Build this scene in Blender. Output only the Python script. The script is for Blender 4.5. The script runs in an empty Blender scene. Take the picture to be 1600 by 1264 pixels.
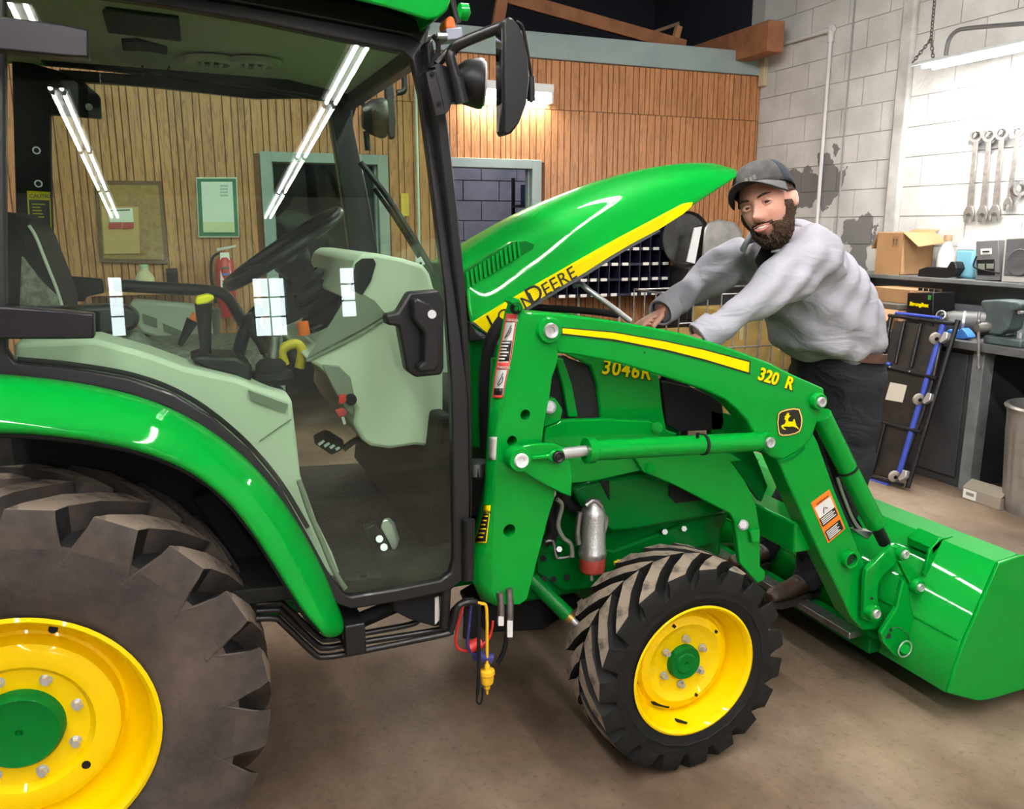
import bpy, bmesh, math, random
from mathutils import Vector, Matrix, geometry
random.seed(7)
PI = math.pi
scene = bpy.context.scene
COL = scene.collection

# ------------------------------------------------------------------ camera
FPX, HY, PSI, CH = 1300.0, 355.0, 0.38, 1.65      # focal length in px, horizon row, yaw, height
PITCH = math.atan((632 - HY) / FPX)
cam_d = bpy.data.cameras.new('camera'); cam = bpy.data.objects.new('camera', cam_d); COL.objects.link(cam)
cam_d.sensor_width = 36.0; cam_d.lens = FPX / 1600 * 36.0
cam_d.clip_start = 0.05; cam_d.clip_end = 100
cam.location = (0, 0, CH); cam.rotation_euler = (PI / 2 - PITCH, 0, -PSI)
scene.camera = cam

# ------------------------------------------------------------------ world, exposure
world = bpy.data.worlds.new('world'); scene.world = world; world.use_nodes = True
world.node_tree.nodes['Background'].inputs[0].default_value = (0.75, 0.85, 1.0, 1)
world.node_tree.nodes['Background'].inputs[1].default_value = 0.35
vs = scene.view_settings
vs.view_transform = 'Standard'; vs.look = 'None'; vs.gamma = 1.0; vs.use_curve_mapping = False
vs.exposure = 1.0
cy = scene.cycles
cy.max_bounces = 7; cy.diffuse_bounces = 3; cy.glossy_bounces = 4; cy.transmission_bounces = 4; cy.transparent_max_bounces = 10
cy.use_adaptive_sampling = True; cy.adaptive_threshold = 0.02; cy.use_denoising = True; cy.caustics_reflective = False; cy.caustics_refractive = False
cy.sample_clamp_indirect = 6.0
TUBE_POWER = 62.0          # ceiling tubes
WALL_TUBE_POWER = 95.0     # fixture on the wood wall
BENCH_TUBE_POWER = 120.0    # lamp over the bench

# ------------------------------------------------------------------ picture ray -> point on a real plane
_c, _s = math.cos(PITCH), math.sin(PITCH)
FWD = Vector((math.sin(PSI) * _c, math.cos(PSI) * _c, -_s))
RGT = Vector((math.cos(PSI), -math.sin(PSI), 0)); UPV = RGT.cross(FWD)
CAM = Vector((0, 0, CH))
def W(px, py, Y=None, X=None, Z=None, pl=None):
    d = FWD + RGT * ((px - 800) / FPX) - UPV * ((py - 632) / FPX)
    if Y is not None: t = (Y - CAM.y) / d.y
    elif X is not None: t = (X - CAM.x) / d.x
    elif Z is not None: t = (Z - CAM.z) / d.z
    else: t = (pl[0] - CAM).dot(pl[1]) / d.dot(pl[1])
    return CAM + d * t
def WP(pts, **k): return [W(x, y, **k) for x, y in pts]

# ------------------------------------------------------------------ materials
def nodes_of(m): return m.node_tree.nodes, m.node_tree.links
def M(name, col, rough=0.5, metal=0.0, coat=0.0, noise=None, bump=0.0, bscale=60.0, spec=0.5, emit=None, es=1.0, coord='Object', crough=0.05):
    m = bpy.data.materials.new(name); m.use_nodes = True
    n, l = nodes_of(m); b = n['Principled BSDF']
    b.inputs['Base Color'].default_value = (*col, 1); b.inputs['Roughness'].default_value = rough
    b.inputs['Metallic'].default_value = metal; b.inputs['Coat Weight'].default_value = coat
    b.inputs['Coat Roughness'].default_value = crough
    b.inputs['Specular IOR Level'].default_value = spec
    if emit: b.inputs['Emission Color'].default_value = (*emit, 1); b.inputs['Emission Strength'].default_value = es
    tc = None
    if noise or bump:
        tc = n.new('ShaderNodeTexCoord')
    if noise:                                  # noise = (scale, other colour, low, high[, detail])
        t = n.new('ShaderNodeTexNoise'); t.inputs['Scale'].default_value = noise[0]
        t.inputs['Detail'].default_value = noise[4] if len(noise) > 4 else 6; t.inputs['Roughness'].default_value = 0.62
        l.new(tc.outputs[coord], t.inputs['Vector'])
        r = n.new('ShaderNodeValToRGB'); r.color_ramp.elements[0].position = noise[2]; r.color_ramp.elements[1].position = noise[3]
        r.color_ramp.elements[0].color = (*col, 1); r.color_ramp.elements[1].color = (*noise[1], 1)
        l.new(t.outputs['Fac'], r.inputs['Fac']); l.new(r.outputs['Color'], b.inputs['Base Color'])
    if bump:
        t2 = n.new('ShaderNodeTexNoise'); t2.inputs['Scale'].default_value = bscale; t2.inputs['Detail'].default_value = 5
        l.new(tc.outputs[coord], t2.inputs['Vector'])
        bp = n.new('ShaderNodeBump'); bp.inputs['Strength'].default_value = bump; bp.inputs['Distance'].default_value = 0.01
        l.new(t2.outputs['Fac'], bp.inputs['Height']); l.new(bp.outputs['Normal'], b.inputs['Normal'])
    return m
def glass_mat(name, tint, refl=1.5):
    m = bpy.data.materials.new(name); m.use_nodes = True; n, l = nodes_of(m); n.clear()
    o = n.new('ShaderNodeOutputMaterial'); mx = n.new('ShaderNodeMixShader'); f = n.new('ShaderNodeFresnel')
    geo = n.new('ShaderNodeNewGeometry'); mr = n.new('ShaderNodeMapRange')      # same reflectance on both faces of the pane
    mr.inputs[3].default_value = refl; mr.inputs[4].default_value = 1.0 / refl; l.new(geo.outputs['Backfacing'], mr.inputs[0]); l.new(mr.outputs[0], f.inputs['IOR'])
    t = n.new('ShaderNodeBsdfTransparent'); t.inputs[0].default_value = (*tint, 1)
    g = n.new('ShaderNodeBsdfGlossy'); g.inputs['Roughness'].default_value = 0.0; g.inputs['Color'].default_value = (1, 1, 1, 1)
    l.new(f.outputs[0], mx.inputs[0]); l.new(t.outputs[0], mx.inputs[1]); l.new(g.outputs[0], mx.inputs[2]); l.new(mx.outputs[0], o.inputs[0])
    return m
def emit_mat(name, col, s):
    m = bpy.data.materials.new(name); m.use_nodes = True; n, l = nodes_of(m); n.clear()
    o = n.new('ShaderNodeOutputMaterial'); e = n.new('ShaderNodeEmission'); e.inputs[0].default_value = (*col, 1); e.inputs[1].default_value = s
    l.new(e.outputs[0], o.inputs[0]); return m

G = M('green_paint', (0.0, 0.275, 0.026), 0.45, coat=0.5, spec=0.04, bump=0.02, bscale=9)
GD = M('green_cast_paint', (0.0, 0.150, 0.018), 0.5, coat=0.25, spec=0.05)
YL = M('yellow_paint', (1.0, 0.68, 0.0), 0.4, coat=0.5, spec=0.06)
YD = M('yellow_decal', (1.0, 0.78, 0.0), 0.45, spec=0.1)
RUB = M('tire_rubber', (0.020, 0.018, 0.017), 0.8, noise=(4.0, (0.13, 0.095, 0.075), 0.36, 0.80, 9), bump=0.25, bscale=45)
RUBF = M('tire_rubber_clean_and_shaded', (0.005, 0.005, 0.005), 0.7, spec=0.3, noise=(9.0, (0.013, 0.012, 0.011), 0.45, 0.8), bump=0.15, bscale=60)  # clean front rubber; on rear treads it paints the notches' shade
LUGD = M('lug_dusty_rubber', (0.30, 0.235, 0.18), 0.9, noise=(16.0, (0.05, 0.042, 0.035), 0.48, 0.68), bump=0.3, bscale=80)
BK = M('black_plastic', (0.006, 0.006, 0.007), 0.42, spec=0.4)
BKM = M('black_metal', (0.006, 0.0055, 0.007), 0.4, spec=0.4, coat=0.1)
BKR = M('black_matte', (0.005, 0.005, 0.0055), 0.75, spec=0.3)
HNG = M('hinge_black_metal', (0.02, 0.018, 0.022), 0.3, metal=0.5)
ST = M('bright_steel', (0.72, 0.72, 0.74), 0.32, metal=0.75)
STD = M('dull_steel', (0.42, 0.42, 0.43), 0.42, metal=1.0, noise=(30, (0.22, 0.2, 0.19), 0.4, 0.75))
WHP = M('white_plastic', (0.8, 0.8, 0.82), 0.4)
PLA = M('cab_plastic_grey', (0.60, 0.63, 0.53), 0.55, bump=0.05, bscale=300)
PLB = M('cab_plastic_dark_grey', (0.20, 0.21, 0.17), 0.6)
HEAD = M('headliner', (0.34, 0.345, 0.26), 0.8, bump=0.1, bscale=200)
FAB = M('seat_fabric', (0.17, 0.165, 0.14), 0.9, noise=(60, (0.32, 0.31, 0.27), 0.4, 0.6), bump=0.4, bscale=120)
GLASS = glass_mat('cab_glass', (0.87, 0.955, 0.885), 1.42)
GLASSW = glass_mat('windscreen_glass', (0.90, 0.97, 0.91), 1.07)
ORG = M('orange_plastic', (0.9, 0.17, 0.02), 0.4)
RED = M('red_plastic', (0.62, 0.03, 0.025), 0.4)
REDD = M('red_decal', (0.75, 0.06, 0.05), 0.4)
ORD = M('orange_decal', (0.9, 0.23, 0.02), 0.4)
WHD = M('white_decal', (0.82, 0.81, 0.78), 0.45)
BKD = M('black_decal', (0.012, 0.011, 0.01), 0.45)
BLUP = M('blue_plastic', (0.03, 0.10, 0.45), 0.45)

# ------------------------------------------------------------------ object helpers
def tag(o, label, cat, group=None):
    o['label'] = label; o['category'] = cat
    if group: o['group'] = group
    return o
def thing(name, loc, label, cat, group=None):
    o = bpy.data.objects.new(name, None); COL.objects.link(o); o.location = loc; o.empty_display_size = 0.1
    return tag(o, label, cat, group)
def worldloc(o):
    v = Vector((0, 0, 0))
    while o: v += o.location; o = o.parent
    return v
def link(name, me, mat, parent=None, origin=None, label=None, kind=None):
    """me holds world coordinates; the object's origin is moved to `origin` (default: the parent's origin or world)"""
    o = bpy.data.objects.new(name, me); COL.objects.link(o)
    if mat is not None and not me.materials: me.materials.append(mat)
    org = Vector(origin) if origin is not None else (worldloc(parent) if parent else Vector((0, 0, 0)))
    me.transform(Matrix.Translation(-org))
    if parent: o.parent = parent; o.location = org - worldloc(parent)
    else: o.location = org
    if label: o['label'] = label
    if kind: o['kind'] = kind
    return o
def fin(bm, smooth=0.6):
    bmesh.ops.recalc_face_normals(bm, faces=bm.faces)
    me = bpy.data.meshes.new('mesh'); bm.to_mesh(me); bm.free()
    if smooth:
        for p in me.polygons: p.use_smooth = True
        me.set_sharp_from_angle(angle=smooth)
    return me
def bev(o, w, seg=2, ang=0.6):
    if w:
        m = o.modifiers.new('bevel', 'BEVEL'); m.width = w; m.segments = seg; m.limit_method = 'ANGLE'; m.angle_limit = ang
        m.harden_normals = False
    return o
def sub(o, n=1):
    m = o.modifiers.new('subdivision', 'SUBSURF'); m.levels = n; m.render_levels = n; return o
def solid(name, pts, vec, mat, parent=None, bevel=0.003, holes=(), origin=None, label=None, kind=None):
    """outline polygon (3-D points) given thickness along vec; holes are inner loops"""
    pts = [Vector(p) for p in pts]; vec = Vector(vec); bm = bmesh.new()
    loops = [pts] + [[Vector(q) for q in h] for h in holes]
    fr = [[bm.verts.new(p) for p in lp] for lp in loops]; bk = [[bm.verts.new(p + vec) for p in lp] for lp in loops]
    if len(loops) == 1:
        bm.faces.new(fr[0]); bm.faces.new(list(reversed(bk[0])))
    else:
        ff = [v for lp in fr for v in lp]; bb = [v for lp in bk for v in lp]
        for a, b, c in geometry.tessellate_polygon(loops):
            try: bm.faces.new((ff[a], ff[b], ff[c])); bm.faces.new((bb[c], bb[b], bb[a]))
            except ValueError: pass
    for f_, b_ in zip(fr, bk):
        n = len(f_)
        for i in range(n):
            j = (i + 1) % n; bm.faces.new((f_[i], b_[i], b_[j], f_[j]))
    return bev(link(name, fin(bm, 0.5), mat, parent, origin, label, kind), bevel)
def plate(name, px, Y, th, mat, parent=None, bevel=0.003, holes=(), label=None):
    """traced side outline standing in the plane Y, th thick (away from the viewer's side)"""
    hs = [[c + Vector((r * math.cos(a), 0, r * math.sin(a))) for a in [k * PI / 9 for k in range(18)]] for c, r in [(W(x, y, Y=Y), r) for x, y, r in holes]]
    return solid(name, WP(px, Y=Y), (0, th, 0), mat, parent, bevel, hs, label=label)
def box(name, lo, hi, mat, parent=None, bevel=0.003, rot=None, origin=None, label=None, kind=None):
    lo, hi = Vector(lo), Vector(hi); bm = bmesh.new(); bmesh.ops.create_cube(bm, size=1)
    c = (lo + hi) / 2; s = hi - lo
    for v in bm.verts:
        v.co = Vector((v.co.x * s.x, v.co.y * s.y, v.co.z * s.z))
        if rot is not None: v.co = rot @ v.co
        v.co += c
    return bev(link(name, fin(bm, 0.5), mat, parent, origin, label, kind), bevel)
def frame_of(d):
    d = Vector(d).normalized(); a = Vector((0, 0, 1)) if abs(d.z) < 0.9 else Vector((1, 0, 0))
    u = d.cross(a).normalized(); return u, d.cross(u).normalized()
def add_cyl(bm, p0, p1, r0, r1=None, seg=16, cap=True):
    p0, p1 = Vector(p0), Vector(p1); r1 = r0 if r1 is None else r1; u, v = frame_of(p1 - p0)
    A = [bm.verts.new(p0 + r0 * (u * math.cos(t) + v * math.sin(t))) for t in [2 * PI * k / seg for k in range(seg)]]
    B = [bm.verts.new(p1 + r1 * (u * math.cos(t) + v * math.sin(t))) for t in [2 * PI * k / seg for k in range(seg)]]
    for i in range(seg): bm.faces.new((A[i], A[(i + 1) % seg], B[(i + 1) % seg], B[i]))
    if cap: bm.faces.new(list(reversed(A))); bm.faces.new(B)
def cyl(name, p0, p1, r0, mat, parent=None, r1=None, seg=20, bevel=0.0, label=None, origin=None):
    bm = bmesh.new(); add_cyl(bm, p0, p1, r0, r1, seg)
    return bev(link(name, fin(bm, 0.6), mat, parent, origin, label), bevel)
def smooth_path(pts, k=5):
    pts = [Vector(p) for p in pts]
    if len(pts) < 3: return pts
    out = []
    for i in range(len(pts) - 1):
        a = pts[max(i - 1, 0)]; b = pts[i]; c = pts[i + 1]; d = pts[min(i + 2, len(pts) - 1)]
        for j in range(k):
            t = j / k
            out.append(0.5 * ((2 * b) + (c - a) * t + (2 * a - 5 * b + 4 * c - d) * t * t + (3 * b - a - 3 * c + d) * t ** 3))
    return out + [pts[-1]]
def add_tube(bm, pts, r, seg=10, k=5, cap=True, flat=None):
    pts = smooth_path(pts, k) if k else [Vector(p) for p in pts]; n = len(pts)
    rr = r if isinstance(r, (list, tuple)) else None; prev = None; rings = []
    for i, p in enumerate(pts):
        d = (pts[min(i + 1, n - 1)] - pts[max(i - 1, 0)]).normalized()
        if prev is None: u, v = frame_of(d)
        else:
            u = (prev - d * prev.dot(d)).normalized(); v = d.cross(u)
        prev = u
        ra = r if rr is None else rr[0] + (rr[-1] - rr[0]) * i / (n - 1) if len(rr) == 2 else rr[min(int(i / max(k, 1)), len(rr) - 1)] * (1 - (i % max(k, 1)) / max(k, 1)) + rr[min(int(i / max(k, 1)) + 1, len(rr) - 1)] * ((i % max(k, 1)) / max(k, 1))
        rings.append([bm.verts.new(p + ra * (u * math.cos(t) + v * math.sin(t) * (flat or 1))) for t in [2 * PI * q / seg for q in range(seg)]])
    for A, B in zip(rings, rings[1:]):
        for i in range(seg): bm.faces.new((A[i], A[(i + 1) % seg], B[(i + 1) % seg], B[i]))
    if cap: bm.faces.new(list(reversed(rings[0]))); bm.faces.new(rings[-1])
def tube(name, pts, r, mat, parent=None, seg=10, k=5, label=None, origin=None, flat=None):
    bm = bmesh.new(); add_tube(bm, pts, r, seg, k, flat=flat)
    return link(name, fin(bm, 0.8), mat, parent, origin, label)
def add_lathe(bm, prof, c, axis, seg=48, close=False):
    """prof: (along axis, radius) pairs"""
    c = Vector(c); ax = Vector(axis).normalized(); u, v = frame_of(ax); rings = []
    for a, r in prof:
        if r < 1e-6: rings.append([bm.verts.new(c + ax * a)])
        else: rings.append([bm.verts.new(c + ax * a + r * (u * math.cos(t) + v * math.sin(t))) for t in [2 * PI * k / seg for k in range(seg)]])
    prs = list(zip(rings, rings[1:])) + ([(rings[-1], rings[0])] if close else [])
    for A, B in prs:
        for i in range(seg):
            j = (i + 1) % seg
            if len(A) == 1 and len(B) == 1: continue
            if len(A) == 1: bm.faces.new((A[0], B[j], B[i]))
            elif len(B) == 1: bm.faces.new((A[i], A[j], B[0]))
            else: bm.faces.new((A[i], A[j], B[j], B[i]))
def lathe(name, prof, c, axis, mat, parent=None, seg=48, close=False, smooth=0.6, label=None, origin=None):
    bm = bmesh.new(); add_lathe(bm, prof, c, axis, seg, close)
    return link(name, fin(bm, smooth), mat, parent, origin, label)
def add_loft(bm, rings, cap=True, loop=True):
    R_ = [[bm.verts.new(Vector(p)) for p in r] for r in rings]
    for A, B in zip(R_, R_[1:]):
        n = len(A)
        for i in range(n if loop else n - 1):
            j = (i + 1) % n; bm.faces.new((A[i], A[j], B[j], B[i]))
    if cap and loop: bm.faces.new(list(reversed(R_[0]))); bm.faces.new(R_[-1])
def loft(name, rings, mat, parent=None, cap=True, loop=True, smooth=0.6, label=None, origin=None):
    bm = bmesh.new(); add_loft(bm, rings, cap, loop)
    return link(name, fin(bm, smooth), mat, parent, origin, label)
def multi(name, fn, mat, parent=None, smooth=0.6, bevel=0, label=None, origin=None):
    bm = bmesh.new(); fn(bm); return bev(link(name, fin(bm, smooth), mat, parent, origin, label), bevel)
def add_box(bm, lo, hi, rot=None):
    lo, hi = Vector(lo), Vector(hi); r = bmesh.ops.create_cube(bm, size=1); c = (lo + hi) / 2; s = hi - lo
    for v in r['verts']:
        v.co = Vector((v.co.x * s.x, v.co.y * s.y, v.co.z * s.z))
        if rot is not None: v.co = rot @ v.co
        v.co += c
def solidify(o, th, off=0.0):
    m = o.modifiers.new('thickness', 'SOLIDIFY'); m.thickness = th; m.offset = off; return o
_fonts = {}
def text(name, s, loc, right, up, size, mat, parent=None, depth=0.001, bold=0.0, align='LEFT', shear=0.0, space=1.0):
    """flat lettering: baseline starts at loc, runs along right, stands along up"""
    cu = bpy.data.curves.new('txt', 'FONT'); cu.body = s; cu.size = size; cu.extrude = depth; cu.offset = bold * size
    cu.align_x = align; cu.shear = shear; cu.space_character = space; cu.resolution_u = 3
    t = bpy.data.objects.new('txt', cu); COL.objects.link(t)
    dg = bpy.context.evaluated_depsgraph_get(); me = bpy.data.meshes.new_from_object(t.evaluated_get(dg))
    bpy.data.objects.remove(t); bpy.data.curves.remove(cu)
    r = Vector(right).normalized(); u = Vector(up); u = (u - r * u.dot(r)).normalized(); n = r.cross(u)
    mx = Matrix(((r.x, u.x, n.x, loc[0]), (r.y, u.y, n.y, loc[1]), (r.z, u.z, n.z, loc[2]), (0, 0, 0, 1)))
    me.transform(mx); me.materials.clear()
    return link(name, me, mat, parent)
def copy_tree(o, parent=None, loc=None, rotz=None):
    c = o.copy(); COL.objects.link(c)
    if parent is not None: c.parent = parent
    if loc is not None: c.location = loc
    if rotz is not None: c.rotation_euler.z = rotz
    for ch in o.children: copy_tree(ch, c)
    return c
def structure(o): o['kind'] = 'structure'; return o

# ================================================================== THE ROOM
YW, XW = 6.90, 5.30                 # wood wall, block wall
def concrete_mat():
    m = bpy.data.materials.new('concrete_floor'); m.use_nodes = True; n, l = nodes_of(m); b = n['Principled BSDF']
    tc = n.new('ShaderNodeTexCoord')
    def noise(sc, det, mp=None):
        t = n.new('ShaderNodeTexNoise'); t.inputs['Scale'].default_value = sc; t.inputs['Detail'].default_value = det; t.inputs['Roughness'].default_value = 0.65
        if mp:
            q = n.new('ShaderNodeMapping'); q.inputs['Scale'].default_value = mp; l.new(tc.outputs['Object'], q.inputs[0]); l.new(q.outputs[0], t.inputs['Vector'])
        else: l.new(tc.outputs['Object'], t.inputs['Vector'])
        return t
    def ramp(src, stops):
        r = n.new('ShaderNodeValToRGB'); e = r.color_ramp.elements
        while len(e) < len(stops): e.new(0.5)
        for q, (p, c) in zip(e, stops): q.position = p; q.color = (*c, 1)
        l.new(src, r.inputs[0]); return r
    def mix(a, c, fac, mode='MIX'):
        x = n.new('ShaderNodeMix'); x.data_type = 'RGBA'; x.blend_type = mode
        if isinstance(fac, float): x.inputs[0].default_value = fac
        else: l.new(fac, x.inputs[0])
        l.new(a, x.inputs[6]); l.new(c, x.inputs[7]); return x.outputs[2]
    a = ramp(noise(0.9, 8).outputs['Fac'], [(0.3, (0.14, 0.102, 0.072)), (0.52, (0.30, 0.225, 0.163)), (0.75, (0.40, 0.31, 0.23))])
    d = ramp(noise(2.2, 10, (1.0, 0.45, 1)).outputs['Fac'], [(0.35, (0.42, 0.36, 0.30)), (0.62, (1, 1, 1))])
    c1 = mix(a.outputs[0], d.outputs[0], 0.8, 'MULTIPLY')
    s = ramp(noise(38, 6).outputs['Fac'], [(0.30, (0.55, 0.52, 0.5)), (0.46, (1, 1, 1)), (0.66, (1, 1, 1)), (0.80, (1.55, 1.5, 1.45))])
    c2 = mix(c1, s.outputs[0], 0.75, 'MULTIPLY')
    big = ramp(noise(0.55, 5, (1.0, 0.7, 1)).outputs['Fac'], [(0.38, (0.50, 0.47, 0.45)), (0.58, (1.12, 1.1, 1.08))])
    c2 = mix(c2, big.outputs[0], 0.9, 'MULTIPLY')
    l.new(c2, b.inputs['Base Color'])
    r = ramp(noise(3.0, 6).outputs['Fac'], [(0.3, (0.34,) * 3), (0.7, (0.6,) * 3)])
    l.new(r.outputs[0], b.inputs['Roughness'])
    bp = n.new('ShaderNodeBump'); bp.inputs['Strength'].default_value = 0.22; bp.inputs['Distance'].default_value = 0.01
    l.new(noise(50, 8).outputs['Fac'], bp.inputs['Height']); l.new(bp.outputs[0], b.inputs['Normal'])
    return m
structure(box('floor', (-6, -13.6, -0.1), (XW + 0.3, 10.5, 0), concrete_mat(), bevel=0))

def wood_mat():
    m = bpy.data.materials.new('wood_panelling'); m.use_nodes = True; n, l = nodes_of(m); b = n['Principled BSDF']
    tc = n.new('ShaderNodeTexCoord'); oi = n.new('ShaderNodeObjectInfo'); geo = n.new('ShaderNodeNewGeometry')
    mp = n.new('ShaderNodeMapping'); mp.inputs['Scale'].default_value = (20, 1, 2.0); l.new(geo.outputs['Position'], mp.inputs[0])
    ad = n.new('ShaderNodeVectorMath'); ad.operation = 'MULTIPLY_ADD'; ad.inputs[1].default_value = (17, 31, 23)
    l.new(oi.outputs['Random'], ad.inputs[0]); l.new(mp.outputs[0], ad.inputs[2])
    t = n.new('ShaderNodeTexNoise'); t.inputs['Scale'].default_value = 1.4; t.inputs['Detail'].default_value = 3; t.inputs['Distortion'].default_value = 2.2
    l.new(ad.outputs[0], t.inputs['Vector'])
    w = n.new('ShaderNodeMath'); w.operation = 'MULTIPLY'; w.inputs[1].default_value = 13.0; l.new(t.outputs['Fac'], w.inputs[0])
    si = n.new('ShaderNodeMath'); si.operation = 'SINE'; l.new(w.outputs[0], si.inputs[0])
    r = n.new('ShaderNodeValToRGB'); e = r.color_ramp.elements
    e[0].position = 0.0; e[0].color = (0.50, 0.225, 0.09, 1); e[1].position = 1.0; e[1].color = (0.35, 0.145, 0.055, 1)
    q = e.new(0.55); q.color = (0.46, 0.205, 0.082, 1)
    l.new(si.outputs[0], r.inputs[0])
    hs = n.new('ShaderNodeHueSaturation'); mr = n.new('ShaderNodeMapRange'); mr.inputs[3].default_value = 0.90; mr.inputs[4].default_value = 1.10
    l.new(oi.outputs['Random'], mr.inputs[0]); l.new(mr.outputs[0], hs.inputs['Value']); l.new(r.outputs[0], hs.inputs['Color'])
    l.new(hs.outputs[0], b.inputs['Base Color']); b.inputs['Roughness'].default_value = 0.5
    return m
WOOD = wood_mat()
GRV = M('panel_groove_dark', (0.15, 0.058, 0.022), 0.8)
FASC = M('grey_green_trim_paint', (0.30, 0.37, 0.36), 0.55, noise=(3, (0.24, 0.31, 0.31), 0.4, 0.7))
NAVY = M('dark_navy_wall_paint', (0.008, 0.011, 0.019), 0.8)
ZF0, ZF1, ZS, ZD = 3.05, 3.255, 2.645, 2.22
DOORS = [(0.665, 1.666), (2.10, 3.026)]
def wall_back(bm):
    xs = -6.0
    for a, b_ in DOORS:
        add_box(bm, (xs, YW + 0.013, 0), (a + 0.05, YW + 0.13, ZF1)); add_box(bm, (a + 0.05, YW + 0.013, ZD - 0.05), (b_ - 0.05, YW + 0.13, ZF1)); xs = b_ - 0.05
    add_box(bm, (xs, YW + 0.013, 0), (XW, YW + 0.13, ZF1))
wb = structure(multi('wall_back', wall_back, GRV, smooth=0))
pm = box('plank', (-0.5, -0.5, -0.5), (0.5, 0.5, 0.5), WOOD, bevel=0); plank_me = pm.data; bpy.data.objects.remove(pm)
def plank(x0, x1, z0, z1):
    o = bpy.data.objects.new('plank', plank_me); COL.objects.link(o); o.parent = wb
    o.location = ((x0 + x1) / 2, YW + 0.006, (z0 + z1) / 2); o.scale = (x1 - x0 - 0.008, 0.013, z1 - z0 - 0.006)
for z0, z1 in ((0, ZS), (ZS, ZF0)):
    x = -1.3
    while x < XW - 0.02:
        w = random.choice((0.047, 0.047, 0.062, 0.062, 0.08)); x1 = min(x + w, XW)
        zz = z0
        for a, b_ in DOORS:
            if z0 == 0 and x1 > a + 0.02 and x < b_ - 0.02: zz = ZD - 0.02
        plank(x, x1, zz, z1); x = x1
box('plank', (-6, YW - 0.0, 0), (-1.3, YW + 0.013, ZF0), WOOD, wb, bevel=0)
structure(box('trim_1', (-6, YW - 0.03, ZF0), (XW, YW + 0.14, ZF1), FASC, bevel=0.004))
for i, (a, b_) in enumerate(DOORS):
    def fr(bm, a=a, b_=b_):
        add_box(bm, (a, YW - 0.02, 0), (a + 0.085, YW + 0.15, ZD)); add_box(bm, (b_ - 0.085, YW - 0.02, 0), (b_, YW + 0.15, ZD)); add_box(bm, (a + 0.085, YW - 0.02, ZD - 0.075), (b_ - 0.085, YW + 0.15, ZD))
        add_box(bm, (a + 0.085, YW + 0.05, 0), (a + 0.10, YW + 0.11, ZD - 0.075)); add_box(bm, (b_ - 0.10, YW + 0.05, 0), (b_ - 0.085, YW + 0.11, ZD - 0.075))
    structure(multi('door_%d' % (i + 1), fr, FASC, smooth=0, bevel=0.003))
HOUS = M('white_enamel', (0.8, 0.8, 0.8), 0.35)
def strip_light(name, x, y0, y1, z, label, group, mat, cat='light'):
    t = thing(name, (x, (y0 + y1) / 2, z), label, cat, group)
    box('housing', (x - 0.09, y0, z + 0.03), (x + 0.09, y1, z + 0.09), HOUS, t, bevel=0.006)
    for s in (-1, 1):
        cyl('tube', (x + s * 0.05, y0 + 0.04, z), (x + s * 0.05, y1 - 0.04, z), 0.019, mat, t, seg=10)
        for e in (y0 + 0.015, y1 - 0.04): box('socket', (x + s * 0.05 - 0.02, e, z - 0.02), (x + s * 0.05 + 0.02, e + 0.025, z + 0.03), HOUS, t, bevel=0)
    return t
# room behind the wood wall
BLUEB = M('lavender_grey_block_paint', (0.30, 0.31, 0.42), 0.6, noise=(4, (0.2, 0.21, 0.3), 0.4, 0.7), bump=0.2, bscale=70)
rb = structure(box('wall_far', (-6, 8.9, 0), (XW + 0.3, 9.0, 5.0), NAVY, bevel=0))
for r in range(12):
    for c in range(5):
        x0 = 2.35 + c * 0.42 + (0.21 if r % 2 else 0)
        box('block', (x0, 8.885, r * 0.215 + 0.004), (x0 + 0.412, 8.91, r * 0.215 + 0.211), BLUEB, rb, bevel=0.003)
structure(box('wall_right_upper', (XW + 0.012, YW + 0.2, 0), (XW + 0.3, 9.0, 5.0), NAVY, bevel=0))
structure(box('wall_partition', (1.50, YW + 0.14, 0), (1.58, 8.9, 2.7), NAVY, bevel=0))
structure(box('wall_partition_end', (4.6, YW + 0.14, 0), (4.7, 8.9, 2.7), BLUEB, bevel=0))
strip_light('store_fill_light', 3.3, 7.3, 8.5, 2.66, 'added out-of-sight tube light brightening the store room behind the right doorway', None, emit_mat('store_fill_tube', (1.0, 0.97, 0.93), 16.0))  # unseen fixture added to brighten the store room walls
structure(box('ceiling_store', (-6, YW + 0.14, 2.75), (XW, 8.9, 2.85), NAVY, bevel=0))
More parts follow.
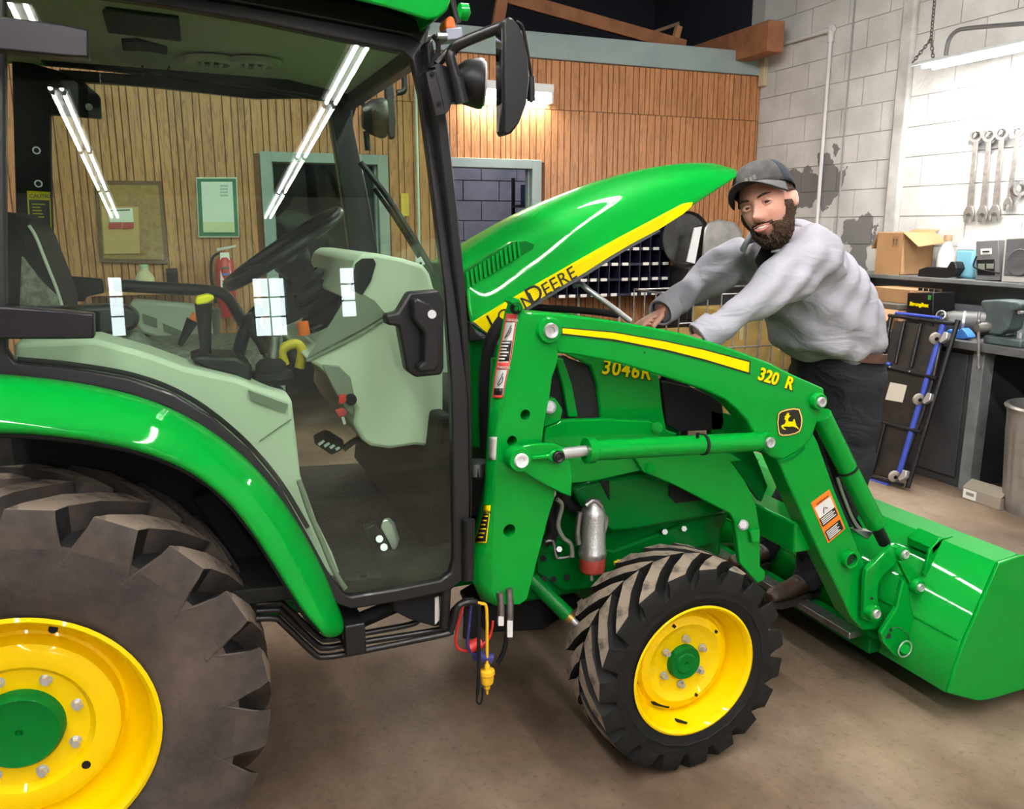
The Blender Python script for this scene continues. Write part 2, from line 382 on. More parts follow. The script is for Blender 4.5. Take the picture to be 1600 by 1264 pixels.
# block wall on the right
def white_block_mat():
    m = bpy.data.materials.new('white_block_paint'); m.use_nodes = True; n, l = nodes_of(m); b = n['Principled BSDF']
    geo = n.new('ShaderNodeNewGeometry')
    def noise(sc, det):
        t = n.new('ShaderNodeTexNoise'); t.inputs['Scale'].default_value = sc; t.inputs['Detail'].default_value = det; l.new(geo.outputs['Position'], t.inputs['Vector']); return t
    r = n.new('ShaderNodeValToRGB'); r.color_ramp.elements[0].position = 0.3; r.color_ramp.elements[1].position = 0.75
    r.color_ramp.elements[0].color = (0.47, 0.46, 0.44, 1); r.color_ramp.elements[1].color = (0.70, 0.69, 0.67, 1)
    l.new(noise(2.6, 8).outputs['Fac'], r.inputs[0])
    # paint peeled off in a few places: bare grey block with ragged borders
    last = None; nz = noise(7, 6)
    for cy, cz, ry, rz in ((6.17, 2.00, 0.34, 0.18), (5.90, 2.06, 0.20, 0.27), (5.47, 1.60, 0.22, 0.15), (5.47, 1.40, 0.13, 0.11), (4.33, 2.22, 0.2, 0.07)):
        sb = n.new('ShaderNodeVectorMath'); sb.operation = 'SUBTRACT'; sb.inputs[1].default_value = (XW, cy, cz); l.new(geo.outputs['Position'], sb.inputs[0])
        dv = n.new('ShaderNodeVectorMath'); dv.operation = 'DIVIDE'; dv.inputs[1].default_value = (1, ry, rz); l.new(sb.outputs[0], dv.inputs[0])
        ln = n.new('ShaderNodeVectorMath'); ln.operation = 'LENGTH'; l.new(dv.outputs[0], ln.inputs[0])
        ad = n.new('ShaderNodeMath'); ad.operation = 'MULTIPLY_ADD'; ad.inputs[1].default_value = 2.2; l.new(nz.outputs['Fac'], ad.inputs[0]); l.new(ln.outputs['Value'], ad.inputs[2])
        lt = n.new('ShaderNodeMath'); lt.operation = 'LESS_THAN'; lt.inputs[1].default_value = 2.0; l.new(ad.outputs[0], lt.inputs[0])
        if last is None: last = lt.outputs[0]
        else:
            mx = n.new('ShaderNodeMath'); mx.operation = 'MAXIMUM'; l.new(last, mx.inputs[0]); l.new(lt.outputs[0], mx.inputs[1]); last = mx.outputs[0]
    x = n.new('ShaderNodeMix'); x.data_type = 'RGBA'; l.new(last, x.inputs[0]); l.new(r.outputs[0], x.inputs[6]); x.inputs[7].default_value = (0.17, 0.165, 0.165, 1)
    l.new(x.outputs[2], b.inputs['Base Color']); b.inputs['Roughness'].default_value = 0.7
    bp = n.new('ShaderNodeBump'); bp.inputs['Strength'].default_value = 0.35; bp.inputs['Distance'].default_value = 0.012
    l.new(noise(45, 6).outputs['Fac'], bp.inputs['Height']); l.new(bp.outputs[0], b.inputs['Normal'])
    return m
WBLK = white_block_mat(); MORT = M('grey_mortar', (0.46, 0.45, 0.43), 0.8)
wr = structure(box('wall_right', (XW + 0.012, -13.6, 0), (XW + 0.3, YW + 0.2, 5.0), MORT, bevel=0))
blk = box('block', (-0.5, -0.5, -0.5), (0.5, 0.5, 0.5), WBLK, bevel=0); bm_ = bmesh.new(); bm_.from_mesh(blk.data)
bmesh.ops.bevel(bm_, geom=bm_.edges[:], offset=0.012, segments=1, affect='EDGES'); bm_.to_mesh(blk.data); bm_.free(); block_me = blk.data; bpy.data.objects.remove(blk)
for k in range(-8, 6):
    z0 = 2.84 + 0.2215 * k; y = YW + (0.0 if k % 2 else 0.22)
    while y > 3.0:
        y0 = y - 0.44; y1 = min(y, YW)
        o = bpy.data.objects.new('block', block_me); COL.objects.link(o); o.parent = wr; o.location = (XW + 0.02 + random.uniform(-0.0015, 0.0015), (y0 + y1) / 2, z0 + 0.111); o.scale = (0.04, y1 - y0 - 0.007, 0.2155)
        y = y0
wr_org = wr.location.copy()
PIL = M('white_pilaster_paint', (0.55, 0.54, 0.52), 0.7, noise=(4, (0.36, 0.35, 0.33), 0.4, 0.65))
structure(box('trim_2', (XW - 0.045, 5.075, 1.31), (XW + 0.01, 5.205, 4.6), PIL, bevel=0.02))
structure(box('trim_3', (XW - 0.01, 5.735, 1.0), (XW + 0.02, 5.75, 4.6), M('joint_sealant_grey', (0.3, 0.3, 0.3), 0.7), bevel=0.002))
structure(box('trim_4', (XW - 0.05, 6.80, 2.95), (XW, YW - 0.03, 3.2), M('bare_pale_timber', (0.55, 0.45, 0.3), 0.7), bevel=0.003))
# rest of the shell, behind the viewer
SHELL = M('pale_shell_paint', (0.42, 0.42, 0.41), 0.8)
YR = -13.6
structure(box('wall_left', (-6.2, YR, 0), (-6, 10.5, 5), SHELL, bevel=0))
WIN = [(1.42, 2.06, 1.92, 3.12, 3, 2), (-1.24, -0.98, 2.05, 3.2, 3, 1), (3.2, 3.52, 2.25, 3.3, 3, 1)]
def wf(bm):
    x = -6.2
    for x0, x1, z0, z1, r, c in sorted(WIN):
        add_box(bm, (x, YR - 0.2, 0), (x0, YR, 5)); add_box(bm, (x0, YR - 0.2, 0), (x1, YR, z0)); add_box(bm, (x0, YR - 0.2, z1), (x1, YR, 5)); x = x1
    add_box(bm, (x, YR - 0.2, 0), (XW + 0.3, YR, 5))
structure(multi('wall_front', wf, SHELL, smooth=0))
DAY = emit_mat('daylight_pane', (0.86, 0.93, 1.0), 9.0)
for i, (x0, x1, z0, z1, r, c) in enumerate(WIN):
    def wfr(bm):
        for k in range(r + 1): z = z0 + (z1 - z0) * k / r; add_box(bm, (x0, YR - 0.12, z - 0.014), (x1, YR - 0.05, z + 0.014))
        for k in range(c + 1): x = x0 + (x1 - x0) * k / c; add_box(bm, (x - 0.014, YR - 0.12, z0), (x + 0.014, YR - 0.05, z1))
    w = structure(multi('window_%d' % (i + 1), wfr, BKM, smooth=0)); dx = (x1 - x0) / c; dz = (z1 - z0) / r
    for k in range(r):
        for q in range(c): box('pane', (x0 + q * dx + 0.014, YR - 0.10, z0 + k * dz + 0.014), (x0 + q * dx + dx - 0.014, YR - 0.09, z0 + k * dz + dz - 0.014), DAY, w, bevel=0)
structure(box('ceiling', (-6.2, YR - 0.2, 4.75), (XW + 0.3, 10.6, 4.9), M('dark_ceiling', (0.05, 0.05, 0.055), 0.8), bevel=0))

# ceiling light rows (over and behind the viewer; they show as streaks in the cab glass)
TUBE = emit_mat('fluorescent_tube', (1.0, 0.97, 0.93), TUBE_POWER)
for x in (-0.95, 1.72):
    for k in range(7):
        y0 = -12.6 + 2.45 * k
        strip_light('ceiling_light', x, y0, y0 + 2.38, 4.15, '%s twin-tube ceiling light in the row mirrored as the %s streak in the cab glass' % (('farthest', 'second', 'third', 'fourth', 'fifth', 'sixth', 'seventh')[k], 'left' if x < 0 else 'right'), 'ceiling light rows', TUBE)
# timbers under the roof
TIM = M('rough_timber', (0.33, 0.135, 0.06), 0.75, noise=(6, (0.2, 0.08, 0.035), 0.4, 0.7), bump=0.3, bscale=50)
tb = solid('timber_beam', [(4.98, 6.42, 3.165), (5.155, 6.42, 3.165), (5.155, 6.42, 3.425), (4.98, 6.42, 3.425)], (0, 1.9, 0), TIM, bevel=0.006, origin=(5.06, 6.42, 3.165))
tag(tb, 'square-cut brown timber beam end resting on the wall top in the corner', 'beam')
def bar(name, a, b_, w, d, mat, parent=None, bevel=0.004, label=None):
    a, b_ = Vector(a), Vector(b_); ax = (b_ - a).normalized(); u = ax.cross(Vector((0, 1, 0))).normalized(); v = Vector((0, 1, 0))
    return solid(name, [a - u * w / 2, a + u * w / 2, b_ + u * w / 2, b_ - u * w / 2], v * d, mat, parent, bevel, label=label)
a, b_ = W(795, -6, Y=7.3), W(1072, 72, Y=7.3)
tag(bar('roof_brace', a, b_, 0.115, 0.05, TIM), 'long brown timber brace slanting down across the dark roof space', 'beam')
tag(bar('roof_post', W(789, -20, Y=7.2), W(776, 56, Y=7.2), 0.10, 0.05, TIM), 'short upright brown timber behind the wing mirror top', 'beam')
tag(bar('roof_bracket_board', W(1022, 50, Y=7.35), W(1062, 36, Y=7.35), 0.03, 0.05, M('old_board', (0.18, 0.12, 0.08), 0.8)), 'thin grey-brown board lying behind the slanting brace', 'board')
tag(bar('roof_block_board', W(1055, 70, Y=7.32), W(1063, 40, Y=7.32), 0.06, 0.05, M('nailed_board', (0.40, 0.2, 0.09), 0.8)), 'short upright board nailed beside the foot of the slanting brace', 'board')
# wall light on the wood wall
WT = emit_mat('wall_tube', (1.0, 0.95, 0.82), WALL_TUBE_POWER)
t = thing('wall_light', (2.72, 6.8, 2.75), 'lit fluorescent batten on the wood wall behind the wing mirror', 'light')
box('housing', (2.30, YW - 0.10, 2.765), (3.10, YW, 2.835), HOUS, t, bevel=0.004)
for z in (2.735, 2.70): cyl('tube', (2.33, YW - 0.075 if z > 2.72 else YW - 0.045, z), (3.07, YW - 0.075 if z > 2.72 else YW - 0.045, z), 0.014, WT, t, seg=10)
for x in (2.305, 3.075): box('end_cap', (x, YW - 0.10, 2.68), (x + 0.02, YW - 0.005, 2.765), HOUS, t, bevel=0.002)
# lamp hanging over the bench
BT = emit_mat('bench_tube', (1.0, 0.98, 0.94), BENCH_TUBE_POWER)
t = thing('bench_light', (4.78, 3.85, 2.70), 'long white shop light hung by a chain over the workbench', 'light')
solid('reflector', [(4.66, 4.49, 2.70), (4.73, 4.49, 2.735), (4.83, 4.49, 2.735), (4.90, 4.49, 2.70), (4.885, 4.49, 2.70), (4.825, 4.49, 2.728), (4.735, 4.49, 2.728), (4.675, 4.49, 2.70)], (0, -1.25, 0), HOUS, t, bevel=0)
for s in (-1, 1): cyl('tube', (4.78 + s * 0.045, 4.46, 2.70), (4.78 + s * 0.045, 3.27, 2.70), 0.016, BT, t, seg=10)
CHN = M('dark_chain_steel', (0.16, 0.15, 0.14), 0.4, metal=0.8)
def add_link(bm, c, d, ln, r, roll):
    d = Vector(d).normalized(); u, v = frame_of(d); s = u * math.cos(roll) + v * math.sin(roll); ring = []
    for k in range(12):
        a = 2 * PI * k / 12; ring.append(Vector(c) + d * math.cos(a) * ln / 2 + s * math.sin(a) * ln * 0.3)
    add_tube(bm, ring + [ring[0]], r, 5, 0, cap=False)
def chain(bm, p0, p1, ln=0.032):
    p0, p1 = Vector(p0), Vector(p1); n = max(1, int((p1 - p0).length / (ln * 0.72)))
    for i in range(n): add_link(bm, p0.lerp(p1, (i + 0.5) / n), p1 - p0, ln, 0.0035, PI / 2 * (i % 2))
multi('chain', lambda bm: (chain(bm, (4.78, 4.46, 2.87), (4.78, 4.47, 4.7)), chain(bm, (4.67, 4.49, 2.725), (4.78, 4.46, 2.87)), chain(bm, (4.86, 4.49, 2.725), (4.78, 4.46, 2.87))), CHN, t)
tag(tube('conduit', [W(1478, 90, X=4.95), W(1479, 78, X=4.95), W(1484, 60, X=4.95), W(1496, 48, X=4.95), W(1515, 44, X=4.95), W(1560, 40, X=4.95), W(1640, 34, X=4.95)], 0.014, M('conduit_grey', (0.17, 0.17, 0.17), 0.4, metal=0.5)), 'grey bent conduit arm running to the right above the bench light', 'pipe')
# painted pipe on the block wall
PWH = M('painted_pipe', (0.62, 0.61, 0.6), 0.5)
t = thing('wall_pipe', (XW - 0.03, 5.98, 0), 'thin white pipe with an elbow running up the block wall behind the man', 'pipe')
pe = W(1299, 46, X=XW - 0.03)
cyl('upright', (pe.x, pe.y, 0.02), (pe.x, pe.y, pe.z - 0.03), 0.016, PWH, t)
cyl('run', pe, (pe.x, YW - 0.1, pe.z), 0.016, PWH, t)
multi('elbow', lambda bm: (add_cyl(bm, pe - Vector((0, 0, 0.10)), pe + Vector((0, 0, 0.03)), 0.026), add_cyl(bm, pe - Vector((0, 0.03, 0)), pe + Vector((0, 0.06, 0)), 0.024)), PWH, t)

# ================================================================== THE TRACTOR
YC = 2.60                                  # centre line
TR = thing('tractor', (0.5, YC, 0), 'green and yellow compact cab tractor with open hood and front loader', 'tractor')
# ---- wheels
def lug_mesh(name, R, rb, hw, path, wd0, wd1, side):
    """one tread lug: stations (across 0..1, angle, top radius, base radius); mesh in wheel coordinates, axle along Y"""
    bm = bmesh.new(); rings = []
    for k, (s, ph, rt, rbb) in enumerate(path):
        y = side * s * hw; wd = wd0 + (wd1 - wd0) * k / (len(path) - 1)
        ring = []
        for r, half in ((rbb, wd * 0.60), (rt, wd * 0.44)):
            ring.append((r, ph - half / r)); ring.append((r, ph + half / r))
        a, b, c, d = ring[0], ring[1], ring[3], ring[2]
        rings.append([Vector((r * math.cos(t), y, r * math.sin(t))) for r, t in (a, b, c, d)])
    add_loft(bm, rings); bmesh.ops.recalc_face_normals(bm, faces=bm.faces)
    bm.normal_update()
    me = bpy.data.meshes.new(name); 
    for f in bm.faces:                      # worn top faces carry floor dust
        c = f.calc_center_median(); rad = math.hypot(c.x, c.z)
        f.material_index = 1 if f.normal.dot(Vector((c.x, 0, c.z)).normalized()) > 0.75 and rad > rb else (0 if abs(f.normal.y) > 0.6 else 2)  # flanks take the darker rubber, deepening the notches' shade
    bm.to_mesh(me); bm.free(); return me
def wheel(name, c, R, hw, rim_r, disc, n_lug, n_bolt, near, rub, steer=0.0, lugs=True, sc=1.0, lw=(0.42, 0.76)):
    c = Vector(c); s = -1 if near else 1                 # s: outward direction along Y
    rc = R - 0.052 * sc                                    # carcass radius
    prof = [(-hw * 0.86, rim_r), (-hw * 0.97, rim_r + 0.03), (-hw * 1.0, (rim_r + rc) * 0.52), (-hw * 0.985, rc - 0.035 * sc), (-hw * 0.80, rc - 0.016), (-hw * 0.45, rc - 0.004), (0, rc + 0.004), (hw * 0.45, rc - 0.004), (hw * 0.80, rc - 0.016), (hw * 0.985, rc - 0.035 * sc), (hw * 1.0, (rim_r + rc) * 0.52), (hw * 0.97, rim_r + 0.03), (hw * 0.86, rim_r)]
    tire = lathe(name + '_tire', prof, c, (0, 1, 0), rub, TR, seg=72, close=True, smooth=0.9, origin=c)
    tire.data.materials.append(RUBF)
    for p in tire.data.polygons:
        if math.hypot(p.center.x, p.center.z) > rc - 0.045 * sc and abs(p.center.y) < hw * 0.93: p.material_index = 1  # tread between lugs blackened to imitate shade in the notches
    if lugs:
        for side in (-1, 1):
            step = 2 * PI / n_lug; d = -0.62 * step * 2.0
            pth = [(0.02, d * 0.95, R, rc - 0.02), (0.25, d * 0.72, R - 0.001, rc - 0.02), (0.5, d * 0.42, R - 0.003, rc - 0.02), (0.78, d * 0.12, R - 0.010, rc - 0.03), (0.93, 0, R - 0.014 * sc, rc - 0.05 * sc), (0.985, 0.0, R - 0.036 * sc, rc - 0.06 * sc), (0.998, 0.0, R - 0.070 * sc, rc - 0.08 * sc), (0.975, 0.0, R - 0.125 * sc, rc - 0.14 * sc)]
            w = 2 * PI * R / n_lug; pth = [(a_, b_, max(c_, rim_r + 0.045), max(d_, rim_r + 0.035)) for a_, b_, c_, d_ in pth]
            me = lug_mesh('lug', R, rc, hw, pth, w * lw[0], w * lw[1], side)
            me.materials.append(rub); me.materials.append(LUGD); me.materials.append(RUBF)
            for p in me.polygons: p.use_smooth = True
            me.set_sharp_from_angle(angle=0.62)
            for k in range(n_lug):
                o = bpy.data.objects.new('lug', me); COL.objects.link(o); o.parent = tire
                o.rotation_euler = (0, -(k + (0.5 if side == s else 0.0)) * step, 0)
    # rim: (outward, radius)
    rp = [(hw * 0.88, rim_r * 1.0), (hw * 0.93, rim_r * 1.03), (hw * 0.95, rim_r * 1.0), (hw * 0.90, rim_r * 0.965), (hw * 0.80, rim_r * 0.945), (hw * 0.70, rim_r * 0.935), (hw * 0.50, rim_r * 0.84)] + disc
    rim = lathe(name + '_rim', rp, c, (0, s, 0), YL, TR, seg=64, smooth=0.7, origin=c)
    back = lathe('rim_well', [(hw * 0.50, rim_r * 0.845), (-hw * 0.5, rim_r * 0.86), (-hw * 0.86, rim_r * 1.0)], c, (0, s, 0), YL, rim, seg=48)
    return tire, rim, s
# rear: 8 bolts on a dished disc, big green hub cap
RW = Vector((-0.408, 2.105, 0.537)); RHW = 0.20; RRIM = 0.290
def disc_rear(hw): return [(0.082, 0.222), (0.085, 0.215), (0.125, 0.208), (0.135, 0.190), (0.130, 0.155), (0.115, 0.142), (0.110, 0.100), (0.108, 0.0)]
def bolts(rim, c, s, off, r, n, br, ph=0.0, slot=True):
    for k in range(n):
        a = ph + 2 * PI * k / n; p = Vector(c) + Vector((r * math.cos(a), s * off, r * math.sin(a)))
        bm = bmesh.new(); add_cyl(bm, p - Vector((0, s * 0.004, 0)), p + Vector((0, s * 0.018, 0)), br, br * 0.92, 6)
        add_cyl(bm, p, p + Vector((0, s * 0.004, 0)), br * 1.35, None, 14)
        link('bolt', fin(bm, 0.5), ST, rim)
for near in (True, False):
    c = RW if near else Vector((RW.x, 2 * YC - RW.y, RW.z))
    tire, rim, s = wheel('rear', c, 0.555, RHW, RRIM, disc_rear(RHW), 20, 8, near, RUB)
    bolts(rim, c, s, 0.110, 0.123, 8, 0.0105, 0.26)
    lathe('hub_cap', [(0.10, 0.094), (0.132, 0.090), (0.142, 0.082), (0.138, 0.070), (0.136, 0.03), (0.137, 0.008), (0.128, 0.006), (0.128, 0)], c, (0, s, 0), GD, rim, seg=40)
    for a, r in ((1.2, 0.262), (-0.75, 0.170), (3.4, 0.20), (2.2, 0.262)):
        p = c + Vector((r * math.cos(a), s * (0.128 if r < 0.22 else 0.15), r * math.sin(a))); 
        cyl('rim_hole', p, p + Vector((0, s * 0.006, 0)), 0.010, BKR, rim, seg=10)
# front: steered straight, 6 bolts, tucked dish, raised valve
FW = Vector((1.370, 2.045, 0.331)); FHW = 0.122; FRIM = 0.206
disc_f = [(0.028, 0.172), (0.030, 0.160), (0.052, 0.150), (0.060, 0.128), (0.050, 0.112), (0.044, 0.10), (0.043, 0.0)]
for near in (True, False):
    c = FW if near else Vector((FW.x, 2 * YC - FW.y, FW.z))
    tire, rim, s = wheel('front', c, 0.338, FHW, FRIM, disc_f, 19, 6, near, RUBF, sc=0.72, lw=(0.62, 0.62))
    bolts(rim, c, s, 0.046, 0.076, 6, 0.0095, 0.45)
    lathe('hub_cap', [(0.03, 0.056), (0.058, 0.055), (0.066, 0.050), (0.063, 0.034), (0.066, 0.030), (0.065, 0.006), (0.060, 0.004), (0.060, 0)], c, (0, s, 0), GD, rim, seg=36)
    for a, r, o_ in ((0.65, 0.138, 0.055), (3.45, 0.165, 0.030), (-1.2, 0.128, 0.057), (1.25, 0.175, 0.026), (1.9, 0.138, 0.055)):
        p = c + Vector((r * math.cos(a), s * o_, r * math.sin(a))); cyl('rim_hole', p, p + Vector((0, s * 0.006, 0)), 0.0065, BKR, rim, seg=4)
    p = c + Vector((-0.035, s * 0.068, -0.182)); cyl('valve_stem', p, p + Vector((0.022, s * 0.035, 0.004)), 0.006, BKR, rim, r1=0.004, seg=10)
    q = c + Vector((-0.07, s * 0.04, -0.135)); box('rim_slot', q - Vector((0.032, 0.008, 0.007)), q + Vector((0.032, 0.008, 0.007)), BKR, rim, bevel=0.003, rot=Matrix.Rotation(0.42, 3, 'Y'))
# axles
cyl('rear_axle', (RW.x, 2.15, RW.z), (RW.x, 2 * YC - 2.15, RW.z), 0.085, GD, TR)
multi('front_axle', lambda bm: (add_cyl(bm, (FW.x, 2.10, FW.z), (FW.x, 2 * YC - 2.10, FW.z), 0.055), add_box(bm, (FW.x - 0.07, 2.2, 0.30), (FW.x + 0.07, 3.0, 0.46))), GD, TR, bevel=0.01)

# ---- cab
DPL = (Vector((0, 2.0, 0.73)), Vector((0, -1, 0.0787)))           # plane of the near door, leaning inwards
def DW(pts): return WP(pts, pl=DPL)
dn = Vector((0, 1, -0.0787)).normalized()
g_in = [(10, -22), (10, 90), (10, 300), (12, 545), (26, 566), (110, 574), (200, 590), (270, 614), (330, 650), (390, 703), (440, 764), (480, 834), (512, 893), (536, 926), (548, 930), (620, 918), (686, 905), (702, 893), (707, 872), (706, 760), (703, 600), (692, 450), (674, 300), (654, 150), (642, 98), (628, 84), (400, 36), (250, 10)]
g_out = [(-22, -48), (-22, 90), (-22, 300), (-20, 570), (0, 588), (100, 597), (190, 613), (262, 637), (318, 670), (372, 718), (420, 776), (461, 846), (495, 908), (525, 942), (548, 950), (628, 937), (700, 922), (722, 905), (731, 872), (732, 760), (729, 620), (716, 480), (697, 315), (672, 130), (660, 70), (640, 58), (400, 14), (250, -12)]
glass = solid('door_glass', DW(g_in), dn * 0.005, GLASS, TR, bevel=0)
# the frame around it: a ring of quads with thickness
def ring(bm, o_, i_, vec):
    n = len(o_); A = [bm.verts.new(p) for p in o_]; B = [bm.verts.new(p) for p in i_]; C = [bm.verts.new(p + vec) for p in o_]; D_ = [bm.verts.new(p + vec) for p in i_]
    for k in range(n):
        j = (k + 1) % n
        bm.faces.new((A[k], A[j], B[j], B[k])); bm.faces.new((C[k], D_[k], D_[j], C[j])); bm.faces.new((A[k], C[k], C[j], A[j])); bm.faces.new((B[k], B[j], D_[j], D_[k]))
door = multi('door_frame', lambda bm: ring(bm, [p - dn * 0.012 for p in DW(g_out)], [p - dn * 0.012 for p in DW(g_in)], dn * 0.03), BKM, TR, smooth=0.5, bevel=0.005)
# rubber seal and the bright trim line on the fender side of the glass
seal_px = [(26, 562), (110, 570), (200, 585), (270, 609), (330, 645), (390, 697), (440, 757), (482, 826)]
tube('door_seal', [p + dn * 0.012 for p in DW(seal_px)], 0.006, BKR, TR)
tube('door_trim', [p + dn * 0.012 for p in DW([(468, 752), (484, 800), (505, 850), (524, 895), (541, 922)])], 0.007, PLB, TR)
# upright between door and windscreen, second band of the front post
plate('front_post', [(664, 66), (676, 60), (700, 190), (716, 330), (728, 450), (737, 600), (739, 760), (736, 890), (722, 905), (731, 872), (732, 760), (729, 620), (716, 480), (697, 315), (680, 180)], 2.03, 0.05, BK, TR, 0.006)
multi('post_hinge', lambda bm: (add_cyl(bm, W(733, 812, Y=1.985), W(731, 905, Y=1.985), 0.016)), BKM, TR)
# door hinge arms
for nm_, px in (('hinge_arm', [(-40, 22), (0, 25), (100, 38), (137, 46), (139, 90), (100, 88), (0, 78), (-40, 74)]), ('hinge_arm', [(-40, 476), (0, 479), (100, 486), (146, 491), (147, 529), (100, 530), (0, 530), (-40, 530)])):
    plate(nm_, px, 1.955, 0.05, HNG, TR, 0.004)
# handle
hb = plate('handle_plate', [(603, 492), (622, 488), (640, 457), (686, 453), (694, 470), (694, 575), (690, 586), (650, 590), (636, 580), (623, 510), (605, 508)], 1.985, 0.045, BK, TR, 0.006)
hh = plate('door_handle', [(646, 470), (652, 466), (672, 474), (684, 490), (688, 520), (688, 570), (680, 580), (656, 582), (653, 574), (664, 566), (664, 520), (647, 500)], 1.945, 0.035, BK, TR, 0.008)
multi('lock_cylinder', lambda bm: add_cyl(bm, W(675, 491, Y=1.938), W(675, 491, Y=1.95), 0.0105, None, 16), ST, hh)
# fender
fu = [(-60, 581), (0, 586), (50, 590), (100, 596), (160, 606), (220, 621), (270, 640), (320, 667), (372, 705), (412, 745), (452, 797), (484, 850), (508, 897), (527, 945), (540, 978)]
fl = [(-60, 677), (0, 678), (40, 679), (85, 683), (135, 689), (190, 699), (240, 713), (285, 732), (325, 757), (362, 792), (398, 838), (430, 889), (455, 930), (476, 962), (498, 984)]
YT, YB = 1.992, 1.868
def fender_rows():
    rows = []
    for (a, b_) in zip(fu, fl):
        r = []
        for t, y in ((-0.02, YT + 0.02), (0.0, YT - 0.012), (0.10, YT - 0.045), (0.30, 1.915), (0.60, 1.880), (0.88, YB), (0.97, YB + 0.004), (1.0, YB + 0.02), (0.96, YB + 0.035)):
            r.append(W(a[0] + (b_[0] - a[0]) * t, a[1] + (b_[1] - a[1]) * t, Y=y))
        rows.append(r)
    r = rows[-1]; c = sum(r[:8], Vector()) / 8          # rounded lower end
    rows.append([c + (p - c) * 0.72 + (W(519, 990, Y=c.y) - W(519, 978, Y=c.y)) for p in r]); rows.append([c + (p - c) * 0.25 + (W(519, 993, Y=c.y) - W(519, 978, Y=c.y)) for p in r])
    return rows
fen = loft('fender', fender_rows(), G, TR, cap=False, loop=False, smooth=0.9); sub(fen, 2)
# inner fender liner (black) : from the lip inwards over the tire
lin = [[W(b_[0] + 2, b_[1] + 3, Y=YB + 0.02), W(b_[0] + 2, b_[1] + 3, Y=YB + 0.02) + Vector((0, 0.05, 0.012)), W(b_[0] + 2, b_[1] + 3, Y=YB + 0.02) + Vector((0, 0.46, 0.02))] for b_ in fl]
solidify(loft('fender_liner', lin, BKR, TR, cap=False, loop=False, smooth=0.9), 0.01)
far_f = loft('far_fender', [[Vector((p.x, 2 * YC - p.y, p.z)) for p in r] for r in fender_rows()], G, TR, cap=False, loop=False, smooth=0.9); sub(far_f, 1)
multi('fender_inner_wall', lambda bm: add_loft(bm, [[a[2], Vector((a[2].x, a[2].y, 0.62))] for a in lin], False, False), BKR, TR)
# black housing between tire and step, rear axle casting
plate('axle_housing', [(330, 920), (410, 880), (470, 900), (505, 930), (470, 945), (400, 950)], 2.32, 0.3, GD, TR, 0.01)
plate('frame_bracket', [(300, 780), (335, 768), (440, 905), (430, 940), (395, 915)], 2.27, 0.06, BKR, TR, 0.008)
tube('brake_line', [W(383, 916, Y=2.3), W(400, 917, Y=2.3), W(420, 922, Y=2.3), W(445, 928, Y=2.3)], 0.004, WHP, TR)
# roof
rz = W(600, 12, Y=1.97).z
def roof(bm):
    side = [(-0.85, 2.17), (0.20, 2.155), (0.40, 2.140), (0.478, 2.130), (0.537, 2.119), (0.575, 2.111), (0.60, 2.116), (0.622, 2.135), (0.632, 2.16), (0.61, 2.25), (0.5, 2.31), (-0.85, 2.31)]
    rings = []
    for y, k in ((1.955, 0.0), (1.965, 0.5), (2.05, 0.9), (2.3, 1.0), (2.9, 1.0), (3.15, 0.9), (3.235, 0.5), (3.245, 0.0)):
        rings.append([Vector((x, y, (max(z, 2.2 if 2.0 < y < 3.2 and x < 0.6 else 0) if z < 2.2 else 2.2 + (z - 2.2) * max(k, 0.15)))) for x, z in side])
    add_loft(bm, rings)
multi('roof', roof, G, TR, smooth=0.9, bevel=0.008)
solid('roof_rail', DW([(-40, -75), (250, -40), (560, 0), (650, 28), (676, 34), (668, 72), (655, 84), (640, 60), (400, 14), (250, -12), (-40, -50)]), dn * 0.10, BKM, TR, bevel=0.012)
solid('far_roof_rail', [Vector((p.x, 2 * YC - p.y, p.z)) for p in DW([(-40, -75), (250, -40), (560, 0), (676, 34), (668, 72), (640, 78), (400, 33), (250, 8), (-40, -30)])], (0, -0.06, 0), BKM, TR, bevel=0.01)
def lin_y(y, pts): return [Vector((x, y, z)) for x, z in pts]
solid('headliner', [(-0.80, 2.13, 2.155), (0.40, 2.13, 2.135), (0.60, 2.13, 2.10), (0.60, 3.10, 2.10), (0.40, 3.10, 2.135), (-0.80, 3.10, 2.155)], (0, 0, 0.03), HEAD, TR, bevel=0.004)
solid('windscreen_header', [(0.60, 2.14, 2.062), (0.64, 2.14, 2.062), (0.64, 2.14, 2.12), (0.60, 2.14, 2.12)], (0, 1.0, 0), BKM, TR, bevel=0.006)
# far side of the cab: posts, sill and glass seen through the near door
YF = 3.16
solid('far_post', WP([(506, 122), (546, 122), (553, 200), (566, 260), (580, 330), (596, 430), (552, 430), (538, 330), (526, 250), (516, 190)], Y=YF), (0, 0.05, 0), BKM, TR, bevel=0.006)
solid('far_rear_post', WP([(18, 90), (120, 118), (156, 150), (158, 184), (78, 178), (80, 300), (84, 430), (100, 520), (30, 530)], Y=YF - 0.02), (0, 0.05, 0), BKR, TR, bevel=0.006, label='black rear post with bolt rings and a caution decal')
for x, y in ((57, 235), (60, 287)):
    cyl('bolt_ring', W(x, y, Y=YF - 0.03), W(x, y, Y=YF - 0.018), 0.012, ST, TR, seg=16); cyl('bolt_core', W(x, y, Y=YF - 0.034), W(x, y, Y=YF - 0.03), 0.008, BKR, TR, seg=12)
for x, y in ((93, 162), (139, 167)): cyl('gusset_bolt', W(x, y, Y=YF - 0.03), W(x, y, Y=YF - 0.018), 0.011, STD, TR, seg=12)
cd = solid('caution_decal', WP([(42, 298), (78, 300), (82, 382), (46, 380)], Y=YF - 0.024), (0, 0.003, 0), YD, TR, bevel=0)
solid('caution_panel', WP([(45, 312), (77, 313), (80, 378), (49, 377)], Y=YF - 0.026), (0, 0.002, 0), BKD, cd, bevel=0)
